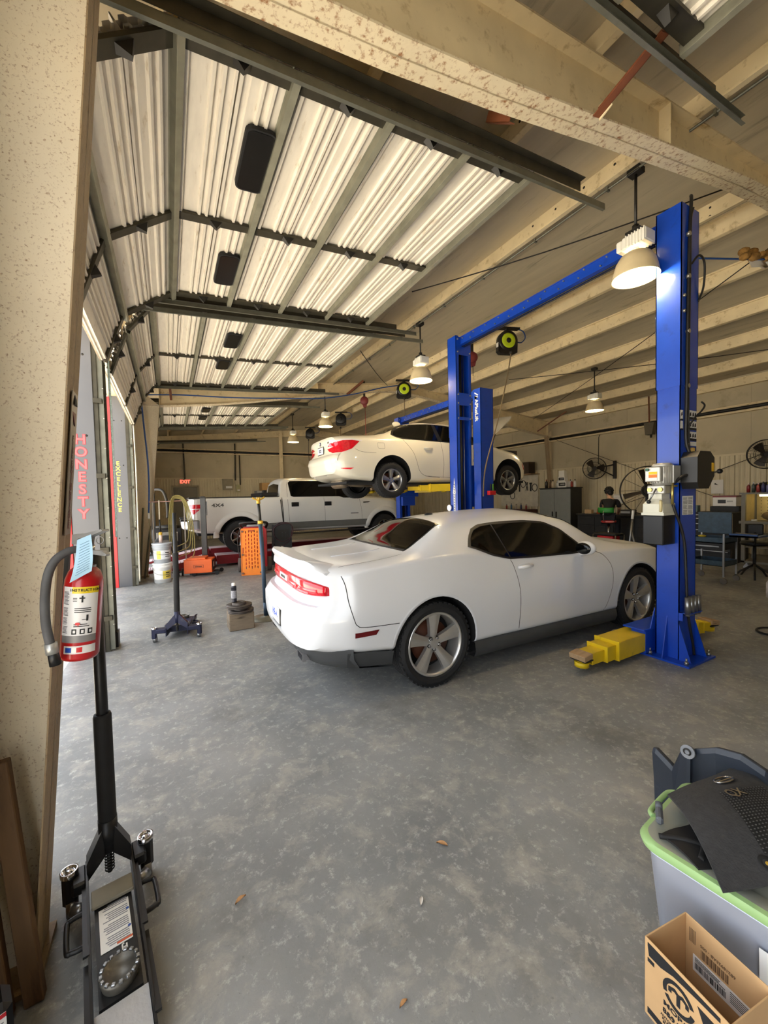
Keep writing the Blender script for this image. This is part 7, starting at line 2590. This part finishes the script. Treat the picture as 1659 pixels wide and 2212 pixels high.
# ------------------------------------------------------------------ foreground
# fire extinguisher on the near column
exred = mat('extinguisher_red', rgb(176, 20, 26), .3, var=.06, coat=.4)
LEAN = M.Rotation(R(5.2), 4, 'Y')
t = thing('fire_extinguisher', 'red fire extinguisher with a grey hose hung on the near cream column', 'fire extinguisher', (-.283, 1.645, 1.118), rot=LEAN.to_euler())
r = .054
m = MB(); m.lathe([(0, 0), (r-.006, 0), (r, .010), (r, .235), (r*.97, .262), (r*.82, .288), (r*.5, .305), (r*.32, .31)], 48); m.build('cylinder', exred, t)
m = MB(); m.lathe([(r*.30, .305), (r*.30, .345), (r*.34, .35)], 24); m.build('neck', exred, t)
m = MB(); m.lathe([(r*.55, .302), (r*.58, .306), (r*.55, .31)], 24); m.lathe([(.0, .345), (.022, .345), (.024, .352), (.024, .375), (.0, .378)], 20)
m.box((-.024, -.016, .362), (.02, .014, .398), .004)
m.build('valve', steel, t)
m = MB()
m.m = M.Translation((0, 0, .375)) @ M.Rotation(R(-40), 4, 'Z')
m.prism([(-.045, .0), (-.045, .032), (.015, .042), (.07, .058), (.074, .052), (.018, .028), (.015, .0)], -.014, .014, 'XZ')
m.build('carry_lever', mat('lever_silver', rgb(176, 176, 176), .4, .6), t)
m = MB(); m.m = M.Translation((0, 0, .36)) @ M.Rotation(R(-28), 4, 'Z'); m.prism([(.0, .0), (.06, -.002), (.075, -.012), (.072, -.018), (.0, -.012)], -.010, .010, 'XZ'); m.build('lower_handle', mat('lever_silver', rgb(176, 176, 176)), t)
m = MB(); m.tube([(.042+.010*math.cos(2*PI*i/16), -.042, .395+.012*math.sin(2*PI*i/16)) for i in range(16)], .0015, 5, closed=True); m.build('safety_pin', steel, t)
hosem = mat('extinguisher_hose', rgb(84, 84, 86), .7, var=.2, scale=20)
m = MB(); m.tube(spline([(-.01, -.02, .362), (-.035, -.04, .36), (-.066, -.058, .335), (-.082, -.066, .29), (-.086, -.069, .22), (-.080, -.072, .14), (-.066, -.075, .075), (-.060, -.076, .055)], 8), .0125, 12); m.build('hose', hosem, t)
m = MB(); m.cyl((-.064, -.076, .075), (-.058, -.077, .042), .0165, n=20); m.build('hose_clamp', mat('clamp_silver', rgb(190, 190, 186), .35, .6), t)
m = MB(); m.cyl((-.058, -.077, .05), (-.048, -.077, .006), .014, .016, n=18); m.build('nozzle', black, t)
lab = mat('extinguisher_label', rgb(222, 220, 220), .35, var=.02)
def wrap(a0, a1, z0, z1, ma, name, off=.0006, n=18):
    m = MB(); m.lathe([(r+off, z0), (r+off, z1)], n, a0=R(a0), a1=R(a1)); return m.build(name, ma, t)
# a label faces the camera: angles around -Y (270)
A0, A1 = 212, 325
wrap(A0, A1, .085, .243, lab, 'instruction_label')
wrap(246, A1, .222, .243, mat('label_yellow', rgb(238, 206, 40), .4), 'label_header', .0011)
wrap(215, A1, .062, .085, mat('label_grey_band', rgb(128, 126, 126), .4), 'grey_band')
wrap(228, A1, .026, .052, lab, 'badge_band', .0009)
wrap(234, 254, .031, .047, mat('badge_blue', rgb(30, 74, 170), .4), 'badge_blue', .0014)
wrap(254, 268, .031, .047, mat('badge_white', rgb(238, 236, 230), .4), 'badge_white', .0014)
wrap(268, 284, .031, .047, mat('badge_red', rgb(200, 36, 44), .4), 'badge_red', .0014)
def wraptext(s, size, ang, z, ma, name='label_letters'):
    """lettering bent around the cylinder, one glyph at a time"""
    step = size*.66/r*180/PI
    a = ang-step*(len(s)-1)/2
    for ch in s:
        if ch != ' ':
            q = R(a)
            p = V((math.cos(q)*(r+.0018), math.sin(q)*(r+.0018), z))
            text(ch, size, frame(p, (-math.sin(q), math.cos(q), 0), (0, 0, 1)), ma, name, t, .0002, .0003)
        a += step
wraptext('INSTRUCTIONS', .0115, 286, .2325, ink)
m = MB()
random.seed(9)
def wline(a0, a1, z, h):
    m.lathe([(r+.0012, z), (r+.0012, z+h)], 5, a0=R(a0), a1=R(a1))
for i in range(34):
    z = .226-.0040*i
    if i in (11, 12, 20, 27): continue
    wline(217, 238-6*random.random(), z, .0016)
for z in (.206, .201, .196): wline(250, 262, z, .002)
for z in (.172, .166, .160): wline(256, 306-14*random.random(), z, .0026)
for z in (.120, .114): wline(256, 302-10*random.random(), z, .0026)
for a in (251, 274, 296):
    wline(a, a+14, .090, .017)
wline(268, 284, .205, .004); wline(274, 279, .193, .022); wline(290, 296, .132, .02); wline(278, 291, .136, .0015)
m.build('label_print', ink, t, stuff=True)
m = MB()
for a in (253, 276, 298): m.lathe([(r+.0016, .094), (r+.0016, .103)], 4, a0=R(a+2), a1=R(a+9))
m.build('pictogram', lab, t, split=True)
m = MB(); m.prism([(0, 0), (.010, 0), (.013, .008), (.009, .006), (.007, .013), (.004, .007), (.001, .010), (-.002, .004)], 0, .0006, 'XZ')
o = m.build('flame_mark', mat('flame_red', rgb(206, 40, 48), .5), t); q = R(262); o.matrix_local = frame((math.cos(q)*(r+.0018), math.sin(q)*(r+.0018), .128), (-math.sin(q), math.cos(q), 0), (math.cos(q), math.sin(q), 0))
# blue inspection tag
m = MB()
rows = []
for i in range(9):
    u = i/8
    rows.append([(-.018+.012*math.sin(u*2.2)+.036*v-.02*u*(1-v), -.050-.022*math.sin(u*2.4)-.004*v, .395-.118*u-.03*u*(1-v)*.6+.02*v) for v in (0, .5, 1)])
m.grid(rows, True)
tg = m.build('inspection_tag', mat('tag_blue', rgb(166, 204, 228), .6, var=.03), t)
m = MB()
for i in range(12):
    u = .14+.066*i
    a = V((-.018+.012*math.sin(u*2.2)+.005-.02*u, -.0515-.022*math.sin(u*2.4), .397-.118*u-.018*u))
    b = V((-.018+.012*math.sin(u*2.2)+.032, -.0555-.022*math.sin(u*2.4), .393-.118*u+.02))
    m.tube([a+(b-a)*.12, b-(b-a)*.1], .0006, 4)
m.build('tag_print', mat('tag_print', rgb(70, 110, 150), .6), tg, stuff=True)
m = MB(); m.box((-.062, .03, .10), (-.05, .06, .36)); m.build('wall_bracket', darkm, t)

# vertical sign on the flange
t = thing('column_sign', 'worn silver FIRE EXTINGUISHER sign running up the near column flange', 'sign', (0, 0, 0))
m = MB()
def fx(z): return -.463+.0858*z
m.prism([(fx(1.52)+.004, 1.52), (fx(1.52)+.007, 1.52), (fx(2.03)+.007, 2.03), (fx(2.03)+.004, 2.03)], 1.755, 1.845, 'XZ')
m.build('sign_plate', mat('sign_silver', rgb(150, 142, 132), .4, .3, var=.15), t)
let = mat('sign_maroon', rgb(110, 52, 50), .5)
for i, ch in enumerate('FIREEXTINGUISHER'):
    z = 1.865-.0205*i-(.008 if i > 3 else 0)
    text(ch, .030, frame((fx(z)+.0085, 1.80, z), (0, 1, 0), (.0858, 0, 1)), let, 'sign_letters', t, .0004, .0006, sx=1.3)
m = MB()
z = 1.92
m.prism([(1.77, z+.04), (1.83, z+.04), (1.80, z-.01)], fx(z)+.0075, fx(z)+.0105, 'YZ')
m.build('sign_arrow', let, t)
m = MB(); m.prism([(1.775, 1.985), (1.825, 1.985), (1.81, 2.01), (1.79, 2.02)], fx(2.0)+.0075, fx(2.0)+.0105, 'YZ'); m.build('sign_symbol', ink, t)

# boards leaning in the corner, black container
for i, (x0, y0, w, h, lean, lb) in enumerate(((-.447, 1.655, .026, .80, -.09, 'brown board leaning on the near column foot, the right one of two'), (-.53, 1.64, .034, .95, -.09, 'brown board leaning in the lower left corner, the left one of two'))):
    m = MB(); m.box((-w, -.018, 0), (w, .018, h), .003)
    o = m.build('wooden_board', woodbr)
    o.matrix_world = M.Translation((x0, y0, .002)) @ M.Rotation(lean, 4, 'Y') @ M.Rotation(R(-4), 4, 'X')
    tag(o, lb, 'board')
t = thing('oil_container', 'black plastic container with a red and white label cut by the lower left corner', 'container', (-.497, 1.475, 0), R(20))
m = MB(); m.box((-.09, -.05, 0), (.045, .05, .24), .02); m.box((-.06, -.03, .24), (.02, .03, .262), .008); m.build('jug', black, t)
m = MB(); m.box((-.08, -.0515, .17), (.03, -.050, .225), .0); m.box((-.08, -.0515, .05), (.035, -.050, .12)); m.build('label', paper, t, split=True)
m = MB(); m.box((-.08, -.0522, .213), (.03, -.0512, .225)); m.box((-.08, -.0522, .112), (.035, -.0512, .12)); m.build('label_stripe', redp, t, split=True)
m = MB()
for z in (.182, .19, .198, .06, .07, .08, .09): m.box((-.075, -.0522, z), (.024, -.0513, z+.003))
m.build('label_print', mat('print_grey', rgb(128, 130, 136)), t, stuff=True)

# plastic tote with a green lid
t = thing('storage_tote', 'translucent storage tote with a green lid at the right edge', 'storage tote', (1.49, .80, 0), R(6))
clear = mat('tote_plastic', rgb(222, 230, 250), .3, var=.05, scale=3, trans=.2, stain=rgb(190, 202, 234), amount=.35)
m = MB()
def rrect(x0, x1, y0, y1, rad, z, n=6):
    out = []
    for cx, cy, a0 in ((x1-rad, y1-rad, 0), (x0+rad, y1-rad, 90), (x0+rad, y0+rad, 180), (x1-rad, y0+rad, 270)):
        for k in range(n+1):
            a = R(a0+90*k/n)
            out.append((cx+rad*math.cos(a), cy+rad*math.sin(a), z))
    return out
bot, top = rrect(.03, .42, -.66, -.03, .05, .0), rrect(.0, .45, -.70, .0, .06, .335)
m.grid([bot, top], True, True)
m.grid([rrect(.033, .417, -.657, -.033, .05, .004), rrect(.004, .446, -.696, -.004, .06, .335)], True, True)
m.add(bot, [tuple(range(len(bot)))]); m.grid([rrect(-.012, .462, -.712, .012, .065, .325), rrect(-.012, .462, -.712, .012, .065, .338), top], False, True)
m.build('tub', clear, t)
lidm = mat('lid_green', rgb(150, 184, 122), .45, var=.06, scale=6, stain=rgb(96, 116, 60), amount=.32, sscale=9)
lidg = mat('lid_dusty', rgb(150, 152, 140), .55, var=.08, scale=6, stain=rgb(88, 100, 58), amount=.28, sscale=9)
m = MB()
L0 = [rrect(-.02, .47, -.72, .02, .07, .335), rrect(-.024, .474, -.724, .024, .07, .352), rrect(-.018, .468, -.718, .018, .07, .364), rrect(-.002, .452, -.702, .002, .06, .367)]
m.grid(L0, True, True)
rim = m.build('lid_rim', lidm, t, sharp=50)
m = MB()
L1 = [rrect(-.002, .452, -.702, .002, .06, .367), rrect(.045, .405, -.655, -.045, .07, .366), rrect(.06, .39, -.64, -.06, .07, .354), rrect(.068, .382, -.632, -.068, .07, .352)]
m.grid(L1, True, True)
m.add(L1[-1], [tuple(range(len(L1[-1])))])
m.build('lid_panel', lidg, t, sharp=40)
m = MB(); m.tube(spline([(.12, .012, .366), (.14, .030, .364), (.2, .034, .364), (.30, .032, .364), (.33, .012, .366)], 5), .010, 8); m.build('lid_latch', lidm, t)
m = MB(); m.box((.02, -.50, .05), (.0185, -.34, .19)); 
o = MB(); o.add([(.0055, -.45, .13), (.0055, -.32, .13), (-.006+.002, -.32, .24), (-.006+.002, -.45, .24)], [(0, 1, 2, 3)]); o.add([(.0065, -.45, .13), (.0065, -.32, .13), (-.003, -.32, .24), (-.003, -.45, .24)], [(3, 2, 1, 0)])
o.build('tote_label', paper, t)
m = MB(); m.box((.1, -.5, .01), (.34, -.1, .22), .03); m.build('contents', mat('blurred_contents', rgb(190, 200, 228), .7, var=.25, scale=5), t)

# floor mats lying on the lid
felt = mat('mat_felt', rgb(52, 52, 53), .9, var=.15, scale=40, bump=.3, bscale=120)
def matsheet(t, name, P, ma, th=.006, nx=14, ny=14):
    """bilinear sheet with a bulge: P corners a,b,c,d in order"""
    a, b, c, d = [V(p) for p in P[:4]]
    rows = []
    for j in range(ny+1):
        v = j/ny
        row = []
        for i in range(nx+1):
            u = i/nx
            p = a*(1-u)*(1-v)+b*u*(1-v)+c*u*v+d*(1-u)*v
            p = p+V((0, 0, P[4]*math.sin(PI*v)*math.sin(PI*min(1, u*.8+.2))+.004*math.sin(7*u+3*v)))
            row.append(p)
        rows.append(row)
    m = MB(); m.grid(rows, True)
    lo = [[p-V((0, 0, th)) for p in r] for r in rows]
    m.grid(lo, True)
    e = rows[0]+[r[-1] for r in rows[1:]]+rows[-1][-2::-1]+[r[0] for r in rows[-2:0:-1]]
    m.grid([e, [p-V((0, 0, th)) for p in e]], False, True)
    return m.build(name, ma, t, sharp=50), rows
t = thing('floor_mat', 'upper black car floor mat with a chrome oval emblem lying on the green lid', 'floor mat', (0, 0, 0))
sh, G = matsheet(t, 'mat_sheet', [(1.71, .825, .415), (2.12, .74, .45), (1.86, .36, .43), (1.45, .545, .395), .06], felt)
def onmat(u, v, off=.003):
    i, j = min(12, int(u*14)), min(12, int(v*14))
    p = G[j][i]
    e1, e2 = (G[j][i+1]-p), (G[j+1][i]-p)
    n = e1.cross(e2).normalized()
    if n.z < 0: n = -n
    return p+e1*(u*14-i)+e2*(v*14-j)+n*off, e1.normalized(), n
p, ex, n = onmat(.62, .14, .004)
ey = n.cross(ex)
q = M.Identity(4)
for i in range(3): q[i][0], q[i][1], q[i][2], q[i][3] = ex[i], ey[i], n[i], p[i]
m = MB(); m.m = q
m.tube([(.042*math.cos(2*PI*i/32), .022*math.sin(2*PI*i/32), .001) for i in range(32)], .004, 8, closed=True)
em = m.build('emblem_ring', chrome, t)
m = MB(); m.m = q; m.box((-.048, -.006, -.001), (.048, .006, .004), .002); m.build('emblem_bar', chrome, t)
m = MB(); m.m = q; m.prism([(.040*math.cos(2*PI*i/24), .020*math.sin(2*PI*i/24)) for i in range(24)], -.001, .0012, 'XY'); m.build('emblem_field', darkm, t)
text('NISSAN', .011, q @ M.Translation((0, 0, .0045)), darkm, 'emblem_letters', t, .0003, .0003)
# woven heel pad, set in the sheet
rows = []
for j in range(11):
    row = []
    for i in range(9):
        pp, _, nn = onmat(.42+.5*i/8, .30+.55*j/10, .0035)
        row.append(pp)
    rows.append(row)
m = MB(); m.grid(rows, True); hp = m.build('heel_pad', rubber, t)
m = MB()
for j in range(22):
    for i in range(16):
        pp, e1, nn = onmat(.43+.48*i/15, .31+.53*j/21, .004)
        s = .0045
        e2 = nn.cross(e1)
        m.add([pp-e1*s, pp-e2*s*.6, pp+e1*s, pp+e2*s*.6, pp+nn*.003], [(0, 1, 4), (1, 2, 4), (2, 3, 4), (3, 0, 4)])
m.build('pad_weave', mat('pad_ribs', rgb(62, 62, 62), .7), t, stuff=True)
p, ex, n = onmat(.55, .36, .008)
ey = n.cross(ex)
for i in range(3): q[i][0], q[i][1], q[i][2], q[i][3] = ex[i], ey[i], n[i], p[i]
text('QX', .05, q @ M.Rotation(0, 4, 'Z'), chrome, 'raised_letters', t, .002, .001)
p, ex, n = onmat(.40, .90, .002)
m = MB()
mm = M.Identity(4); ey = n.cross(ex)
for i in range(3): mm[i][0], mm[i][1], mm[i][2], mm[i][3] = ex[i], ey[i], n[i], p[i]
m.m = mm; m.lathe([(.012, .001), (.022, .003), (.024, 0)], 24); m.build('eyelet', rubber, t)
m = MB(); m.m = mm; m.cyl((0, 0, 0), (0, 0, .004), .005, n=12); m.build('eyelet_pin', yelbr, t)
t = thing('floor_mat', 'lower black rubber mat poking out under the felt mat on the green lid', 'floor mat', (0, 0, 0))
matsheet(t, 'mat_sheet', [(1.535, .765, .372), (1.75, .72, .375), (1.72, .52, .374), (1.50, .63, .372), .012], rubber, .006, 10, 8)
m = MB(); m.tube(spline([(1.52, .76, .376), (1.57, .70, .385), (1.60, .66, .38), (1.54, .64, .376)], 5), .009, 6); m.build('rolled_edge', rubber, t)
t = thing('plastic_clip', 'small grey plastic clip lying on the green lid corner', 'clip', (1.60, .80, .378), .5)
m = MB(); m.box((-.04, -.012, 0), (.03, .012, .03), .008); m.cyl((.03, 0, .015), (.05, 0, .03), .012); m.build('clip_body', mat('clip_grey', rgb(88, 92, 98), .5), t)
# dark inner wing trim standing behind the tote
tr = mat('dusty_blue_black', rgb(44, 50, 60), .45, var=.15, scale=4, stain=rgb(84, 90, 102), amount=.3)
t = thing('wing_liner', 'dusty blue black plastic car trim standing behind the green lidded tote', 'car trim', (2.07, .85, 0))
m = MB(); m.add([(.02, .20, .0), (.02, .20, .335), (.015, .12, .33), (-.0, .12, .0), (.0, .06, .0), (.0, .06, .42)], [(0, 1, 2, 3)])
rows = []
pr_ = [(.23, .335), (.215, .34), (.135, .315), (.125, .31), (.085, .425), (.05, .442), (-.05, .505), (-.13, .515), (-.20, .48), (-.225, .44)]
m = MB()
for y, z in pr_:
    rows.append([(.06-.05*math.cos(y*6), y, 0), (.05-.06*math.cos(y*6), y, z*.5), (.02-.05*math.cos(y*7), y, z-.02), (.03-.05*math.cos(y*7), y, z), (.05-.05*math.cos(y*7), y, z-.004)])
m.grid(rows, False)
m.grid([[(p[0]+.006, p[1], p[2]) for p in r] for r in rows], False)
m.build('trim_panel', tr, t)
m = MB(); m.cyl((-.035, .045, .44), (-.05, .045, .445), .028, n=20); m.build('mount_boss', mat('boss_grey', rgb(120, 122, 126), .5), t)
m = MB(); m.lathe([(.010, 0), (.016, 0), (.016, .004), (.010, .004)], 16, 'X', (-.054, .045, .445)); m.build('boss_ring', darkm, t)
m = MB(); m.box((-.045, .035, .0), (-.03, .05, .43)); m.build('stiffening_rib', tr, t)

# cardboard box
card = mat('carton_brown', rgb(200, 160, 112), .85, var=.06, scale=8, stain=rgb(166, 124, 80), amount=.25)
cardin = mat('carton_inside', rgb(176, 136, 96), .85, var=.08, scale=8, stain=rgb(128, 92, 62), amount=.3)
t = thing('cardboard_box', 'open brown cardboard parts box in the lower right corner', 'box', (1.25, .665, 0), R(-7.5))
BW, BL, BH = .19, .225, .248
for nm, lo, hi in (('front_wall', (0, -BL, 0), (.004, 0, BH)), ('left_wall', (.004, -.004, 0), (BW, 0, BH)), ('back_wall', (BW-.004, -BL, 0), (BW, -.004, BH+.002)), ('right_wall', (.004, -BL, 0), (BW-.004, -BL+.004, BH-.01)), ('bottom', (.004, -BL+.004, 0), (BW-.004, -.004, .006))):
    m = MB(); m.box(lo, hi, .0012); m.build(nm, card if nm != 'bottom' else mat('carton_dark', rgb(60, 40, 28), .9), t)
FR = lambda y, z, off=-.0008: frame((off, y, z), (0, -1, 0), (0, 0, 1))
m = MB()
m.prism([(-.012, .238), (-.085, .238), (-.060, .205), (-.012, .19)], -.0012, 0, 'YZ') if False else None
def pr2(P, ma, name):
    m = MB(); m.prism(P, -.0011, -.0001, 'YZ'); return m.build(name, ma, t)
pr2([(-.010, .228), (-.014, .198), (-.050, .200), (-.085, .214), (-.150, .222), (-.205, .226), (-.205, .238), (-.010, .238)], ink, 'black_band')
pr2([(-.010, .19), (-.010, .178), (-.030, .178), (-.030, .19)], ink, 'black_dash')
pr2([(-.165, .17), (-.205, .17), (-.205, .205), (-.150, .205)], ink, 'black_band')
# emblem: ring sector and letter-like bars
m = MB()
C = (-.100, .160)
def arc(r0, r1, a0, a1, n=14):
    P = [(C[0]-r1*math.cos(R(a0+(a1-a0)*i/n)), C[1]+r1*math.sin(R(a0+(a1-a0)*i/n))) for i in range(n+1)]
    P += [(C[0]-r0*math.cos(R(a1-(a1-a0)*i/n)), C[1]+r0*math.sin(R(a1-(a1-a0)*i/n))) for i in range(n+1)]
    return P
pr2(arc(.033, .044, 20, 200), ink, 'emblem')
pr2(arc(.033, .044, -150, -10), ink, 'emblem')
pr2([(-.072, .158), (-.072, .172), (-.090, .182), (-.100, .176), (-.112, .182), (-.128, .172), (-.128, .158), (-.119, .158), (-.119, .168), (-.110, .171), (-.105, .168), (-.105, .138), (-.095, .138), (-.095, .168), (-.090, .171), (-.081, .168), (-.081, .158)], ink, 'emblem_letter')
text('MOPAR', .020, FR(-.100, .105), ink, 'lettering', t, .0004, .0005, sx=1.25)
text('8&9 SPEED', .021, FR(-.105, .080), ink, 'lettering', t, .0004, .0007)
text('AUTOMATIC TRANS\nFLUIDE A TRANSM\nFLUIDO TRANSMI', .0098, FR(-.095, .050), ink, 'lettering', t, .0003, .0002)
pr2([(-.010, .03), (-.205, .03), (-.205, .006), (-.010, .012)], ink, 'black_band')
# print on the inside of the back wall, white barcode label
m = MB()
for i in range(22):
    y = -.05-.0035*i
    m.box((BW-.0048, y-.0014*(1+(i*7) % 3)*.6, .145), (BW-.0040, y, .172))
for i in range(5):
    y = -.016-.004*i
    m.box((BW-.0048, y-.0016, .17), (BW-.0040, y, .215))
m.build('printed_bars', mat('brown_print', rgb(104, 78, 54), .8), t, stuff=True)
text('68218925AB - 005', .0125, frame((BW-.0045, -.095, .185), (0, -1, 0), (0, 0, 1)) @ M.Rotation(PI, 4, 'Z'), mat('brown_print', rgb(104, 78, 54)), 'part_number', t, .0003, .0002)
m = MB(); m.box((BW-.0062, -.205, .085), (BW-.0044, -.028, .138)); bl = m.build('barcode_label', paper, t)
m = MB()
random.seed(21)
for i in range(36):
    y = -.034-.0024*i
    m.box((BW-.0068, y-.0016*random.random()-.0004, .096), (BW-.0061, y, .116))
for z in (.130, .125, .120):
    m.box((BW-.0068, -.10-.02*random.random(), z), (BW-.0061, -.034, z+.002))
for z in (.130, .124, .118, .112, .106, .100):
    m.box((BW-.0068, -.19+.02*random.random(), z), (BW-.0061, -.130, z+.0018))
m.build('barcode', ink, bl, stuff=True)

# leaves and crumbs on the floor
leafm = mat('dry_leaf', rgb(186, 140, 92), .7, var=.2, scale=60)
for i, (x, y, a, s, lb) in enumerate(((.195, 1.66, .4, 1.0, 'dry brown leaf on the floor right of the near jack'), (1.06, 1.46, 2.3, 1.1, 'dry tan leaf on the floor left of the green lidded tote'), (.84, .80, 2.0, .9, 'dry tan leaf on the floor left of the cardboard box'), (.83, 1.29, .9, .8, 'pale dried leaf in the middle of the near floor'), (.60, 1.05, .2, .7, 'rust brown leaf scrap near the lower edge'))):
    m = MB()
    rows = []
    for k in range(7):
        u = k/6
        w = .009*s*math.sin(PI*min(1, u*1.05+.02))**.8
        x0 = (-.024+.048*u)*s
        zz = .006+.006*math.sin(PI*u)
        rows.append([(x0, -w, zz+.004), (x0, 0, zz-.002), (x0, w, zz+.003)])
    m.grid(rows, True)
    m.grid([[(p[0], p[1], p[2]-.0012) for p in r] for r in rows], True)
    o = m.build('dry_leaf', leafm if i != 3 else mat('pale_leaf', rgb(206, 196, 184), .7))
    o.location = (x, y, -.002); o.rotation_euler.z = a
    tag(o, lb, 'leaf')
